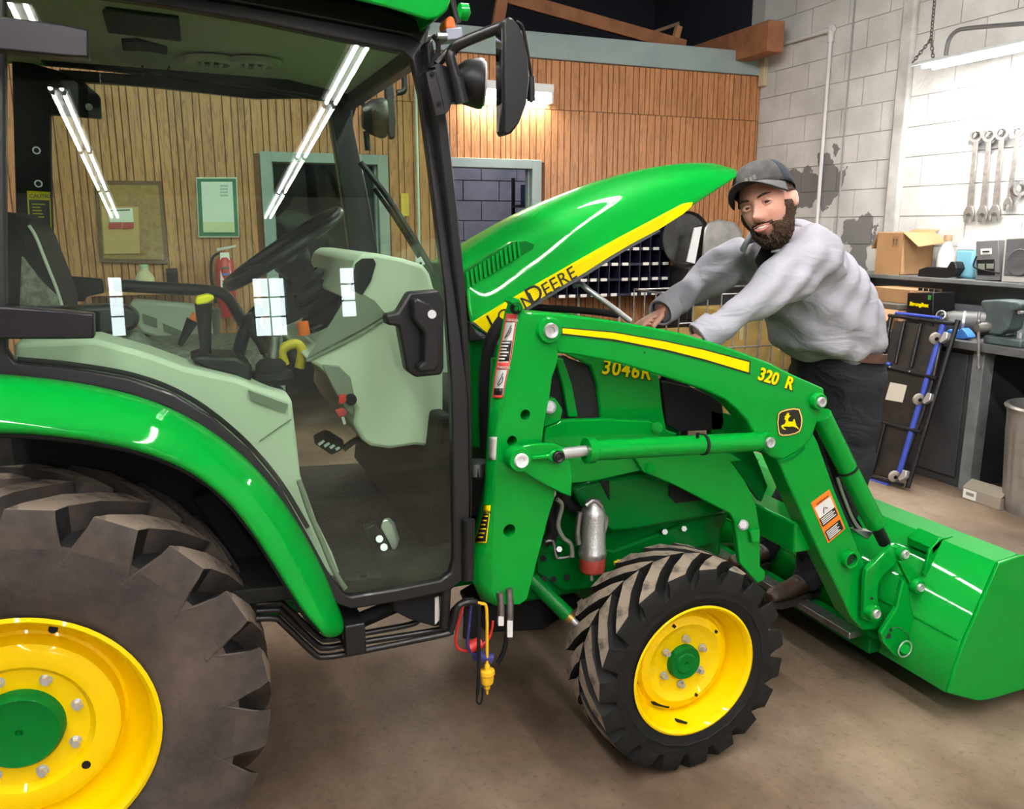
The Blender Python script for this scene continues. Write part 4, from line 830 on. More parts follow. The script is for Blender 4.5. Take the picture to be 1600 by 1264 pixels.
for x, y in ((874, 860), (849, 873), (850, 905), (886, 902), (865, 905), (990, 868)): cyl('mount_hole', W(x, y, Y=2.29), W(x, y, Y=2.305), 0.010, BKR, TR, seg=14)
for x, y in ((1039, 831), (1069, 826), (874, 858)): cyl('mount_bolt', W(x, y, Y=2.28), W(x, y, Y=2.30), 0.010, ST, TR, seg=6)
tube('dip_stick', [W(966, 888, Y=2.2), W(966, 875, Y=2.2)], 0.004, YD, TR, k=0); cyl('dip_stick_knob', W(960, 880, Y=2.2), W(972, 877, Y=2.2), 0.007, YD, TR, seg=10)
steer = cyl('steering_cylinder', W(830, 905, Y=2.25), W(888, 962, Y=2.16), 0.024, GD, TR); cyl('steering_rod', W(888, 962, Y=2.16), W(912, 985, Y=2.13), 0.010, ST, steer); cyl('gland', W(884, 958, Y=2.165), W(893, 967, Y=2.155), 0.020, M('brass', (0.5, 0.33, 0.1), 0.35, metal=1), steer)
plate('drive_tunnel', [(745, 960), (835, 905), (900, 930), (905, 950), (850, 985), (760, 990)], 2.42, 0.2, BKR, TR, 0.01)
# loader sub-frame on the near side
for nm_, px, y, th, mt in (('frame_rail', [(852, 668), (880, 657), (950, 655), (1015, 658), (1035, 668), (1030, 690), (1115, 690), (1160, 720), (1000, 736), (930, 752), (896, 755), (870, 760), (845, 740)], 2.155, 0.03, G),
                           ('front_gusset', [(1000, 690), (1110, 690), (1136, 712), (1165, 752), (1182, 790), (1188, 830), (1188, 885), (1196, 892), (1196, 905), (1184, 912), (1156, 880), (1148, 815), (1140, 802), (1108, 786), (1050, 756), (1006, 738), (985, 705)], 2.135, 0.022, G),
                           ('rail_ear', [(846, 652), (856, 624), (868, 622), (880, 640), (876, 658), (850, 668)], 2.15, 0.035, G),
                           ('front_boss', [(1110, 640), (1150, 650), (1185, 720), (1200, 760), (1190, 785), (1165, 752), (1136, 712), (1112, 690)], 2.24, 0.03, GD)):
    o = plate(nm_, px, y, th, mt, TR, 0.004); mirrorY(o)
for x, y, yy in ((1027, 668, 2.14), (1017, 732, 2.125)):
    cyl('green_bolt', W(x, y, Y=yy - 0.006), W(x, y, Y=yy + 0.02), 0.012, G, TR, seg=6); cyl('bolt_washer', W(x, y, Y=yy + 0.002), W(x, y, Y=yy + 0.02), 0.017, G, TR, seg=16)
for x, y, yy, r in ((1161, 820, 2.118, 0.013), (859, 636, 2.13, 0.014), (862, 771, 2.1, 0.01)):
    cyl('steel_bolt', W(x, y, Y=yy - 0.004), W(x, y, Y=yy + 0.022), r, ST, TR, seg=6); cyl('bolt_washer', W(x, y, Y=yy + 0.008), W(x, y, Y=yy + 0.022), r * 1.35, STD, TR, seg=16)
solid('gusset_foot', WP([(1172, 830), (1188, 826), (1188, 846), (1176, 850)], Y=2.12), (0, 0.03, 0), G, TR, bevel=0.004)

# hood, raised, hinged at the cab
low = [(737, 512), (760, 528), (800, 500), (850, 471), (910, 431), (970, 393), (1030, 355), (1090, 316), (1130, 290), (1157, 272)]
mid = [(732, 480), (748, 487), (790, 466), (840, 440), (900, 402), (960, 370), (1025, 336), (1085, 306), (1125, 283), (1152, 270)]
top = [(726, 430), (738, 425), (775, 402), (830, 368), (885, 338), (945, 311), (1010, 285), (1075, 268), (1115, 263), (1146, 264)]
def hood(bm):
    hw = [0.30, 0.30, 0.30, 0.30, 0.30, 0.295, 0.285, 0.265, 0.24, 0.19]
    rings = []
    for i in range(len(low)):
        w = hw[i]; a = W(*low[i], Y=YC - w); b_ = W(*mid[i], Y=YC - w + 0.004); c_ = W(*top[i], Y=YC - w + 0.05)
        crown = c_ + Vector((0, 0.10, 0.022)); pts = [a, a.lerp(b_, 0.5) - Vector((0, 0.004, 0)), b_, b_.lerp(c_, 0.6) + Vector((0, -0.010, 0)), c_, crown, Vector((crown.x, YC, crown.z + 0.012))]
        rings.append(pts + [Vector((p.x, 2 * YC - p.y, p.z)) for p in reversed(pts[:-1])])
    r = rings[-1]; c = sum(r, Vector()) / len(r); rings.append([c + (p - c) * 0.75 + Vector((0.03, 0, 0.004)) for p in r])
    add_loft(bm, rings, False, False)
ho = multi('hood', hood, G, TR, smooth=1.0); sub(ho, 2); solidify(ho, 0.008, -1)
ins = loft('hood_liner', [[W(x, y - 3, Y=YC - 0.285), W(x, y - 3, Y=YC - 0.285) + Vector((0, 0.285, 0.03)), W(x, y - 3, Y=YC - 0.285) + Vector((0, 0.57, 0))] for x, y in low[1:-4]], BKR, TR, cap=False, loop=False)
# hood nose: closed lamp front
YH = YC - 0.304
def on_hood(px, d): return [W(x, y, Y=YH - d) for x, y in px]
band = [(741, 503), (800, 468), (850, 439), (910, 405), (970, 372), (1040, 335), (1072, 318), (1083, 316), (1080, 323), (1068, 334), (1030, 358), (970, 390), (912, 427), (860, 457), (800, 494), (763, 522)]
solid('hood_band', on_hood(band, 0.010), (0, 0.02, 0), YD, TR, bevel=0)
solid('hood_band_edge', on_hood([(763, 522), (800, 494), (860, 457), (912, 427), (970, 390), (1030, 358), (1032, 361), (972, 395), (914, 432), (862, 462), (802, 499), (766, 526), (737, 505), (741, 503)], 0.009), (0, 0.02, 0), M('band_grey_edge', (0.07, 0.075, 0.08), 0.5), TR, bevel=0)
for k in range(1, 6):
    f_ = k / 6.0
    solid('band_pinstripe', on_hood([(800 * 1 + 40 - 40, 468 + 26 * f_), (1040, 335 + 17 * f_), (1040, 335.7 + 17 * f_), (800, 468.7 + 26 * f_)], 0.0106), (0, 0.01, 0), M('pinstripe', (0.72, 0.5, 0.0), 0.4), TR, bevel=0)
b0 = W(768, 516, Y=YH - 0.0108); b1 = W(906, 430, Y=YH - 0.0108); bd = b1 - b0; up_ = (W(741, 503, Y=YH) - W(763, 522, Y=YH))
# name on the band, first letters of each word larger
for s, f_, sz in (('J', 0.0, 0.066), ('OHN', 0.10, 0.054), ('D', 0.43, 0.076), ('EERE', 0.60, 0.056)):
    text('hood_name', s, b0 + bd * f_, bd, up_, sz, BKD, TR, bold=0.0, space=1.05)
# louvres in the hood side
lv_ = [(725, 424), (768, 396), (800, 378), (822, 376), (836, 382), (830, 396), (800, 414), (765, 438), (727, 454)]
vent = solid('hood_vent', [W(x, y, Y=YC - 0.268) for x, y in lv_], (0, 0.02, 0), GD, TR, bevel=0.002)
for k in range(13):
    x = 728 + k * 6.6; y = 440 - k * 4.1
    solid('vent_louvre', [W(x, y - 14, Y=YC - 0.272), W(x + 4, y - 16, Y=YC - 0.272), W(x + 7, y + 9, Y=YC - 0.278), W(x + 3, y + 11, Y=YC - 0.278)], (0, 0.012, 0), G, vent, bevel=0.001)
rod = tube('hood_prop', [W(896, 447, Y=2.42), W(908, 444, Y=2.40), W(918, 452, Y=2.38), W(950, 475, Y=2.36), W(985, 502, Y=2.35)], 0.009, ST, TR, k=3)
tube('hood_hose', [W(822, 480, Y=2.5), W(870, 482, Y=2.5), W(930, 487, Y=2.5), W(965, 492, Y=2.5)], 0.012, BKR, TR)

# ---- front loader: mast, boom, knee, lower arm, cylinders
YL_ = 2.035
mast = [(797, 471), (803, 465), (811, 467), (817, 478), (820, 490), (845, 492), (866, 500), (872, 520), (870, 540), (872, 556), (869, 570), (862, 590), (858, 622), (850, 660), (845, 700), (868, 740), (866, 778), (858, 802), (845, 852), (832, 902), (823, 936), (812, 944), (776, 945), (768, 920), (768, 860), (772, 800), (776, 740), (780, 670), (790, 628), (800, 585), (807, 556), (814, 500), (815, 485), (805, 478)]
ms = plate('mast', mast, YL_, 0.05, G, TR, 0, holes=((821, 648, 0.0145), (800, 689, 0.0145), (796, 829, 0.0185)))
mirrorY(ms)
# folded flank of the mast, turned towards the rear
fl_a = [(799, 470), (815, 485), (814, 500), (807, 556), (800, 585), (790, 628), (780, 670), (776, 740), (772, 800), (768, 860), (768, 920), (776, 945)]
fl_b = [(797, 470), (790, 488), (786, 510), (777, 556), (771, 590), (767, 636), (763, 690), (760, 752), (756, 800), (740, 850), (734, 895), (752, 936)]
fk = loft('mast_flank', [[W(*a, Y=YL_ + 0.001), W(*b_, Y=YL_ + 0.055), W(*b_, Y=YL_ + 0.105)] for a, b_ in zip(fl_a, fl_b)], G, TR, cap=False, loop=False, smooth=0.5); solidify(fk, 0.006)
plate('mast_back', [(770, 560), (868, 560), (845, 700), (862, 778), (822, 936), (752, 936), (738, 870), (760, 752)], YL_ + 0.10, 0.02, GD, TR, 0.003)
lathe('mast_eye', [(0, 0.008), (0.008, 0.008), (0.008, 0.0155), (0.0, 0.0155)], W(807, 482, Y=YL_ - 0.004), (0, 1, 0), BKR, TR, seg=20)
# decals on the flank
def flank_pt(u, py):
    """u 0 at the outer edge, 1 at the crease; py picture row"""
    def at(lst, y):
        for (x0, y0), (x1, y1) in zip(lst, lst[1:]):
            if y0 <= y <= y1: return x0 + (x1 - x0) * (y - y0) / (y1 - y0 + 1e-6)
        return lst[-1][0]
    A = W(at(fl_a[1:], py), py, Y=YL_ + 0.001); B = W(at(fl_b, py), py, Y=YL_ + 0.055)
    return B.lerp(A, u) + Vector((-0.5, -0.5, 0)).normalized() * 0.005
def fdecal(name, u0, u1, y0, y1, mat, parent, lift=0.0):
    off = Vector((-0.6, -0.6, 0)).normalized() * lift; n = max(2, int((y1 - y0) / 6))
    rows = [[flank_pt(u0, y0 + (y1 - y0) * k / n) + off, flank_pt(u1, y0 + (y1 - y0) * k / n) + off] for k in range(n + 1)]
    o = loft(name, rows, mat, parent, cap=False, loop=False, smooth=0.5); solidify(o, 0.0008); return o
dc = fdecal('danger_decal', 0.10, 0.80, 490, 620, WHD, TR)
for a_, b_ in ((490, 503), (566, 577)): fdecal('danger_header', 0.10, 0.80, a_, b_, REDD, dc, 0.001)
fdecal('danger_text_panel', 0.12, 0.70, 532, 564, BKD, dc, 0.001); fdecal('danger_text_panel', 0.12, 0.70, 606, 617, BKD, dc, 0.001)
for k in range(6): fdecal('danger_text_line', 0.16, 0.60 - 0.06 * (k % 3), 534 + k * 5, 536.5 + k * 5, WHD, dc, 0.0016)
fdecal('danger_border', 0.10, 0.16, 490, 620, REDD, dc, 0.0012); fdecal('danger_border', 0.74, 0.80, 490, 620, REDD, dc, 0.0012); fdecal('danger_border', 0.10, 0.80, 617, 621, REDD, dc, 0.0012)
for y0 in (501, 575):
    p0 = flank_pt(0.22, y0) + Vector((-0.6, -0.6, 0)).normalized() * 0.003; p1 = flank_pt(0.75, y0 + 1) + Vector((-0.6, -0.6, 0)).normalized() * 0.003
    text('danger_word', 'DANGER', p0, p1 - p0, (0, 0, 1), 0.0105, WHD, dc, depth=0.0004)
for pp in ([(0.3, 528), (0.45, 516), (0.55, 508)], [(0.3, 526), (0.5, 522), (0.6, 512)], [(0.35, 600), (0.5, 590), (0.55, 582)], [(0.4, 602), (0.6, 596), (0.6, 588)]):
    tube('danger_pictogram', [flank_pt(u, y) + Vector((-0.003, -0.003, 0)) for u, y in pp], 0.0012, BKD, dc, seg=5, k=3)
fdecal('mast_serial_label', 0.15, 0.9, 682, 718, WHD, TR)
pc = fdecal('pinch_decal', 0.10, 0.80, 787, 846, YD, TR, 0.009); fdecal('pinch_panel', 0.16, 0.74, 800, 843, BKD, pc, 0.010)
for k in range(6): fdecal('pinch_line', 0.22, 0.66 - 0.05 * (k % 3), 803 + k * 6.5, 805 + k * 6.5, YD, pc, 0.0108)
p0 = flank_pt(0.2, 798) + Vector((-0.009, -0.009, 0)); text('pinch_word', 'CAUTION', p0, flank_pt(0.75, 799) - flank_pt(0.2, 798), (0, 0, 1), 0.0095, BKD, pc, depth=0.0004)
# boom: upper arm and knee plate traced as one pressed side
boom = [(815, 489), (850, 489), (900, 494), (960, 502), (1020, 512), (1070, 522), (1120, 537), (1160, 551), (1200, 566), (1240, 586), (1288, 607), (1289, 628), (1283, 642), (1277, 660), (1270, 682), (1258, 697), (1240, 710), (1222, 719), (1205, 714), (1190, 702), (1182, 694), (1177, 676), (1168, 658), (1152, 640), (1132, 624), (1100, 609), (1060, 596), (1010, 580), (960, 566), (900, 555), (872, 552), (866, 540), (845, 522)]
YB_ = 2.045
bo = plate('boom', boom, YB_, 0.085, G, TR, 0.006); mirrorY(bo)
cz_ = (0, -0.004, 0)
st_ = [(879, 513), (960, 520), (1040, 534), (1100, 547), (1171, 566), (1170, 582), (1100, 561), (1040, 546), (960, 530), (879, 521)]
solid('boom_stripe_edge', WP([(877, 511), (960, 518), (1040, 532), (1100, 545), (1173, 564), (1172, 585), (1100, 564), (1040, 549), (960, 533), (877, 523)], Y=YB_ - 0.002), (0, 0.004, 0), BKD, bo, bevel=0)
solid('boom_stripe', WP(st_, Y=YB_ - 0.0035), (0, 0.003, 0), YD, bo, bevel=0)
for d_, mt, yy in ((0.002, BKD, YB_ - 0.002), (0.0, YD, YB_ - 0.0035)):
    for s, a_, b_ in (('320', (1183, 592), (1224, 605)), ('R', (1225, 605), (1240, 610))):
        p0 = W(*a_, Y=yy) + Vector((d_, 0, -d_)); text('loader_number', s, p0, W(*b_, Y=yy) - W(*a_, Y=yy), (0, 0, 1), 0.053, mt, bo, depth=0.0006, bold=0.03 if mt is YD else 0.055)
# badge
z8 = lambda pts: [(1120 + x / 8, 560 + y / 8) for x, y in pts]
bdg = z8([(770, 690), (800, 660), (880, 635), (970, 622), (1035, 630), (1060, 700), (1072, 760), (1065, 850), (1040, 915), (980, 945), (900, 965), (820, 970), (780, 950), (765, 880), (757, 800)])
cxb = sum(p[0] for p in bdg) / len(bdg); cyb = sum(p[1] for p in bdg) / len(bdg)
for k, (f_, mt) in enumerate(((1.04, BKD), (1.0, M('badge_gold', (0.85, 0.62, 0.15), 0.4)), (0.90, BKD))):
    solid('badge', WP([(cxb + (x - cxb) * f_, cyb + (y - cyb) * f_) for x, y in bdg], Y=YB_ - 0.002 - k * 0.001), (0, 0.003, 0), mt, bo, bevel=0)
deer = z8([(848, 725), (868, 716), (872, 690), (880, 712), (886, 672), (893, 700), (905, 680), (900, 712), (925, 715), (908, 732), (895, 748), (892, 768), (898, 790), (955, 793), (962, 765), (972, 758), (982, 795), (995, 838), (1020, 868), (1028, 890), (990, 864), (950, 850), (905, 855), (868, 850), (832, 853), (838, 870), (866, 885), (858, 895), (822, 878), (806, 850), (818, 835), (850, 825), (862, 800), (864, 768), (845, 760), (858, 745)])
solid('badge_animal', WP(deer, Y=YB_ - 0.0055), (0, 0.002, 0), YD, bo, bevel=0)
def pin(x, y, Y, r, parent=TR, mat=ST, collar=True):
    c = W(x, y, Y=Y)
    if collar: lathe('pin_boss', [(-0.03, r * 2.05), (0.004, r * 2.05), (0.010, r * 1.85), (0.010, r * 1.3), (0.008, 0)], c, (0, -1, 0), G, parent, seg=28)
    lathe('pin_head', [(0.004, r * 1.22), (0.016, r * 1.2), (0.019, r * 1.08), (0.017, r * 0.62), (0.010, r * 0.5), (0.010, 0)], c, (0, -1, 0), mat, parent, seg=24)
pin(858, 516, 2.03, 0.0175); pin(1279, 627, 2.035, 0.0135); pin(1199, 690, 2.035, 0.014)
cyl('boom_hole', W(1007, 551, Y=YB_ - 0.001), W(1007, 551, Y=YB_ + 0.004), 0.003, BKR, bo, seg=8)
# lower arm
arm = [(1208, 700), (1268, 672), (1278, 690), (1305, 767), (1340, 852), (1352, 884), (1372, 935), (1382, 968), (1370, 985), (1348, 985), (1330, 965), (1305, 912), (1275, 852), (1240, 775), (1215, 718)]
la = plate('lower_arm', arm, YB_ + 0.004, 0.085, G, TR, 0.006); mirrorY(la)
solid('knee_seam', WP([(1213, 719), (1222, 721), (1242, 712), (1258, 699), (1258, 701), (1243, 715), (1222, 724)], Y=YB_ - 0.001), (0, 0.006, 0), GD, bo, bevel=0.001)
wd_ = [(1267, 786), (1296, 765), (1321, 826), (1294, 849)]
dl = solid('warning_decal', WP(wd_, Y=YB_ + 0.002), (0, 0.003, 0), ORD, la, bevel=0)
def quad(a, b_, c_, d_): return [(wd_[0][0] + (wd_[1][0] - wd_[0][0]) * u + (wd_[3][0] - wd_[0][0]) * v + (wd_[0][0] - wd_[1][0] - wd_[3][0] + wd_[2][0]) * u * v, wd_[0][1] + (wd_[1][1] - wd_[0][1]) * u + (wd_[3][1] - wd_[0][1]) * v + (wd_[0][1] - wd_[1][1] - wd_[3][1] + wd_[2][1]) * u * v) for u, v in ((a, b_), (c_, b_), (c_, d_), (a, d_))]
solid('decal_white', WP(quad(0.08, 0.15, 0.92, 0.42), Y=YB_ + 0.0005), (0, 0.002, 0), WHD, la, bevel=0)
for q in (quad(0.08, 0.42, 0.92, 0.62), quad(0.08, 0.74, 0.92, 0.97)): solid('decal_black', WP(q, Y=YB_ + 0.0005), (0, 0.002, 0), BKD, la, bevel=0)
for v in (0.45, 0.49, 0.53, 0.57, 0.77, 0.81, 0.85, 0.89, 0.93): solid('decal_line', WP(quad(0.13, v, 0.86 - (v * 37 % 3) * 0.06, v + 0.018), Y=YB_ - 0.0005), (0, 0.001, 0), WHD, la, bevel=0)
p0 = W(*quad(0.2, 0.135, 1, 1)[0], Y=YB_ - 0.0005); p1 = W(*quad(0.9, 0.135, 1, 1)[0], Y=YB_ - 0.0005); text('decal_word', 'WARNING', p0, p1 - p0, (0.3, 0, 1), 0.011, BKD, la, depth=0.0004)
tube('decal_figure', [W(*quad(0.35, 0.38, 1, 1)[0], Y=YB_), W(*quad(0.45, 0.28, 1, 1)[0], Y=YB_), W(*quad(0.6, 0.33, 1, 1)[0], Y=YB_)], 0.0015, BKD, la, seg=5, k=3)
cc = W(1326, 873, Y=YB_); lathe('cross_tube_end', [(-0.09, 0.030), (0.016, 0.030), (0.018, 0.028), (0.016, 0.0225), (-0.07, 0.0225)], cc, (0, -1, 0), G, la, seg=28)
cyl('cross_tube_dark', cc + Vector((0, -0.002, 0)), cc + Vector((0, 0.01, 0)), 0.0226, M('tube_bore_shade', (0.002, 0.03, 0.005), 0.7), la)  # dark disc paints the shade inside the open tube end
ct = W(1262, 838, Y=2.10); solid('torque_tube', [ct + Vector((-0.055, 0, -0.055)), ct + Vector((0.055, 0, -0.055)), ct + Vector((0.055, 0, 0.055)), ct + Vector((-0.055, 0, 0.055))], (0, 2 * (YC - 2.10), 0), G, TR, bevel=0.008)
# lift cylinder with its lug plate on the mast
lug = plate('cylinder_lug', [(798, 704), (812, 698), (840, 693), (866, 693), (884, 701), (892, 722), (895, 745), (893, 777), (876, 770), (848, 756), (820, 739), (800, 726), (795, 714)], 2.0, 0.016, G, TR, 0.004)
plate('cylinder_link', [(800, 712), (806, 704), (818, 706), (824, 713), (858, 711), (864, 704), (880, 703), (884, 712), (876, 724), (862, 722), (856, 718), (824, 720), (818, 728), (806, 728), (801, 722)], 1.985, 0.016, G, TR, 0.004)
pin(812, 718, 1.98, 0.0165, mat=WHP); lathe('link_pin', [(-0.02, 0.017), (0.004, 0.017), (0.006, 0.013), (0.002, 0.008), (0.004, 0.004), (0.004, 0)], W(873, 714, Y=1.98), (0, -1, 0), BK, TR, seg=24)
LC0, LC1 = W(917, 704, Y=2.01), W(1185, 690, Y=2.02)
cyl('lift_rod', W(876, 709, Y=2.005), LC0, 0.0155, ST, TR); cy_ = cyl('lift_cylinder', LC0, LC1, 0.0295, G, TR, seg=28, bevel=0.002)
lathe('cylinder_head', [(-0.004, 0.016), (-0.004, 0.036), (0.02, 0.036), (0.024, 0.031)], LC0, LC1 - LC0, G, cy_, seg=28)
lathe('cable_tie', [(-0.005, 0.0300), (-0.005, 0.0325), (0.005, 0.0325), (0.005, 0.0300)], LC0.lerp(LC1, 0.655), LC1 - LC0, BKR, cy_, seg=28)
cyl('cable_tie_tail', W(1090, 676, Y=2.0), W(1090, 684, Y=2.0), 0.005, BKR, cy_, seg=6)
# tilt cylinder
TC0, TC1 = W(1282, 648, Y=2.10), W(1368, 820, Y=2.10)
tc_ = cyl('tilt_cylinder', TC0, TC1, 0.034, G, TR, seg=28, bevel=0.003); cyl('tilt_rod', TC1, W(1382, 848, Y=2.10), 0.021, BK, tc_)
lathe('cable_tie', [(-0.004, 0.0345), (-0.004, 0.037), (0.004, 0.037), (0.004, 0.0345)], TC0.lerp(TC1, 0.47), TC1 - TC0, BKR, tc_, seg=28)
tube('tilt_hose', WP([(1290, 690), (1305, 740), (1318, 775), (1328, 800), (1342, 825)], Y=2.16), 0.013, BKR, TR)
tube('tilt_pipe', WP([(1308, 745), (1320, 780), (1335, 815), (1350, 832)], Y=2.15), 0.006, ST, TR)
solid('pipe_shoe', WP([(1335, 828), (1362, 830), (1366, 832), (1356, 843), (1345, 836)], Y=2.14), (0, 0.03, 0), ST, TR, bevel=0.002)
# bell-crank links at the arm's end
o = plate('tilt_link', [(1352, 905), (1355, 890), (1395, 853), (1406, 855), (1413, 864), (1408, 874), (1380, 900), (1373, 912), (1371, 950), (1380, 965), (1368, 974), (1350, 968)], 2.015, 0.02, G, TR, 0.004); mirrorY(o)
plate('tilt_link_inner', [(1352, 905), (1355, 890), (1395, 853), (1413, 864), (1380, 900), (1371, 950), (1368, 974), (1350, 968)], 2.14, 0.02, G, TR, 0.004)
plate('guide_link', [(1405, 878), (1418, 872), (1442, 908), (1446, 922), (1438, 930), (1426, 926), (1422, 912)], 2.00, 0.018, G, TR, 0.004)
plate('guide_link_inner', [(1412, 900), (1430, 880), (1448, 862), (1462, 854), (1470, 860), (1466, 872), (1440, 900), (1425, 920)], 2.10, 0.018, G, TR, 0.004)
pin(1410, 864, 2.01, 0.0125); pin(1434, 916, 1.99, 0.0125); pin(1365, 957, 2.00, 0.013)
ck = plate('bucket_coupler', [(1377, 990), (1384, 978), (1402, 950), (1408, 920), (1412, 905), (1420, 915), (1424, 950), (1436, 985), (1437, 1004), (1432, 1020), (1418, 1030), (1400, 1026), (1380, 1004)], 2.0, 0.02, G, TR, 0.005); mirrorY(ck)
plate('bucket_coupler_inner', [(1377, 990), (1402, 950), (1412, 905), (1424, 950), (1437, 1004), (1418, 1030), (1380, 1004)], 2.13, 0.02, G, TR, 0.005)
for x, y, r in ((1387, 993, 0.011), (1391, 984, 0.006), (1362, 935, 0.005)): cyl('coupler_hole', W(x, y, Y=1.998), W(x, y, Y=2.004), r, BKR, TR, seg=14)
cyl('coupler_pin', W(1414, 1014, Y=1.975), W(1414, 1014, Y=2.2), 0.017, G, TR)
pr = [W(1414, 1014, Y=1.968) + 0.030 * Vector((math.cos(a), 0, math.sin(a))) for a in [2 * PI * k / 16 for k in range(17)]]
bm = bmesh.new(); add_tube(bm, pr, 0.0028, 6, 0, cap=False); link('pin_ring', fin(bm, 0.9), ST, TR)
tube('pin_clip', WP([(1395, 982), (1405, 980), (1416, 988), (1421, 1000)], Y=1.985), 0.002, STD, TR)
# bucket
BN, BF = 1.80, 3.40
bk_side = [W(1482, 1083, Y=BN), W(1494, 1040, Y=BN), W(1507, 1004, Y=BN), W(1561, 880, Y=BN), W(1597, 868, Y=BN), W(1640, 880, Y=BN), W(1720, 1000, Y=BN), W(1800, 1120, Y=BN), W(1560, 1098, Y=BN), W(1535, 1097, Y=BN)]
bk_side[6] = Vector((2.86, BN, 0.30)); bk_side[5] = Vector((2.64, BN, 0.56)); bk_side[7] = Vector((2.98, BN, 0.06)); bk_side[8] = Vector((2.50, BN, 0.055)); bk_side[9] = Vector((2.44, BN, 0.062))
A_, B_, C_, D_ = bk_side[0], bk_side[2], bk_side[3], bk_side[4]
bucket = solid('bucket_side', bk_side, (0, 0.012, 0), G, TR, bevel=0.003)
solid('bucket_side', [Vector((p.x, BF - 0.012, p.z)) for p in bk_side], (0, 0.012, 0), G, TR, bevel=0.003)
def sheet(name, path, mat=G, th=0.008):
    o = loft(name, [[p + Vector((0, 0.012, 0)), Vector((p.x, BF - 0.012, p.z))] for p in path], mat, TR, cap=False, loop=False, smooth=0.3); solidify(o, th); return o
sheet('bucket_back', [bk_side[9], A_, B_, C_])
sheet('bucket_floor', [bk_side[9], bk_side[8], bk_side[7]])
top_l = solid('bucket_top_ledge', [p + Vector((0, 0.0125, 0.001)) for p in (C_, D_, D_ + Vector((0.004, 0, -0.018)), C_ + Vector((0.004, 0, -0.02)))], (0, BF - BN - 0.025, 0), M('ledge_green_paint', (0.015, 0.29, 0.045), 0.65, spec=0.25), TR, bevel=0.003, label='paler green top lip of the bucket')
tube('bucket_weld', [B_ + Vector((-0.004, 0.02, 0)), Vector((B_.x - 0.004, BF - 0.02, B_.z))], 0.004, G, TR, k=0)
solid('bucket_base_bar', [A_ + Vector((-0.05, 0.30, 0.0)), A_ + Vector((0.0, 0.30, 0.0)), A_ + Vector((0.01, 0.30, 0.06)), A_ + Vector((-0.05, 0.30, 0.06))], (0, 1.0, 0), GD, TR, bevel=0.004)
solid('carrier_bar', [A_ + Vector((-0.11, 0.34, 0.05)), A_ + Vector((-0.05, 0.34, 0.05)), A_ + Vector((-0.05, 0.34, 0.075)), A_ + Vector((-0.11, 0.34, 0.075))], (0, 0.95, 0), STD, TR, bevel=0.003)
for y in (2.02, 3.1):
    hk = solid('bucket_hook', [Vector((C_.x - 0.075, y, C_.z - 0.12)), Vector((C_.x - 0.06, y, C_.z - 0.03)), Vector((C_.x - 0.02, y, C_.z + 0.008)), Vector((C_.x + 0.05, y, C_.z + 0.01)), Vector((C_.x + 0.05, y, C_.z - 0.02)), Vector((C_.x - 0.01, y, C_.z - 0.06)), Vector((C_.x - 0.035, y, C_.z - 0.14))], (0, 0.012, 0), G, TR, bevel=0.003)
    solid('hook_plate', [Vector((C_.x - 0.05, y, C_.z - 0.02)), Vector((C_.x + 0.0, y, C_.z + 0.012)), Vector((C_.x + 0.0, y, C_.z - 0.01)), Vector((C_.x - 0.045, y, C_.z - 0.05))], (0, 0.11, 0), G, hk, bevel=0.003)

# ================================================================== THE MAN
def skin_mat():
    m = M('skin', (0.68, 0.36, 0.265), 0.5, noise=(25, (0.74, 0.36, 0.28), 0.35, 0.7), bump=0.05, bscale=300)
    m.node_tree.nodes['Principled BSDF'].inputs['Subsurface Weight'].default_value = 0.08
    m.node_tree.nodes['Principled BSDF'].inputs['Subsurface Radius'].default_value = (0.01, 0.004, 0.002)
    return m
SKIN = skin_mat()
def cloth_mat(name, col, col2, fold=0.5, scale=7.0):
    m = M(name, col, 0.85, noise=(3.0, col2, 0.35, 0.75), spec=0.2); n, l = nodes_of(m); b = n['Principled BSDF']
    tc = n.new('ShaderNodeTexCoord'); mp = n.new('ShaderNodeMapping'); mp.inputs['Scale'].default_value = (0.6, 1, 1.5); mp.inputs['Rotation'].default_value = (0, 0.6, 0)
    t = n.new('ShaderNodeTexNoise'); t.inputs['Scale'].default_value = scale; t.inputs['Detail'].default_value = 3; t.inputs['Distortion'].default_value = 1.2
    l.new(tc.outputs['Object'], mp.inputs[0]); l.new(mp.outputs[0], t.inputs['Vector'])
    bp = n.new('ShaderNodeBump'); bp.inputs['Strength'].default_value = fold; bp.inputs['Distance'].default_value = 0.05
    l.new(t.outputs['Fac'], bp.inputs['Height']); l.new(bp.outputs[0], b.inputs['Normal']); return m
SHIRT = cloth_mat('grey_work_shirt', (0.42, 0.415, 0.475), (0.37, 0.365, 0.415), 0.4, 6.0)
TROU = cloth_mat('charcoal_trousers', (0.017, 0.018, 0.022), (0.027, 0.028, 0.033), 0.5)
TEE = M('black_tee', (0.012, 0.012, 0.014), 0.9)
PB = Vector((2.25, 2.55, 0.17))
PE = thing('person', PB, 'bearded man in grey shirt and cap leaning over the engine', 'person')
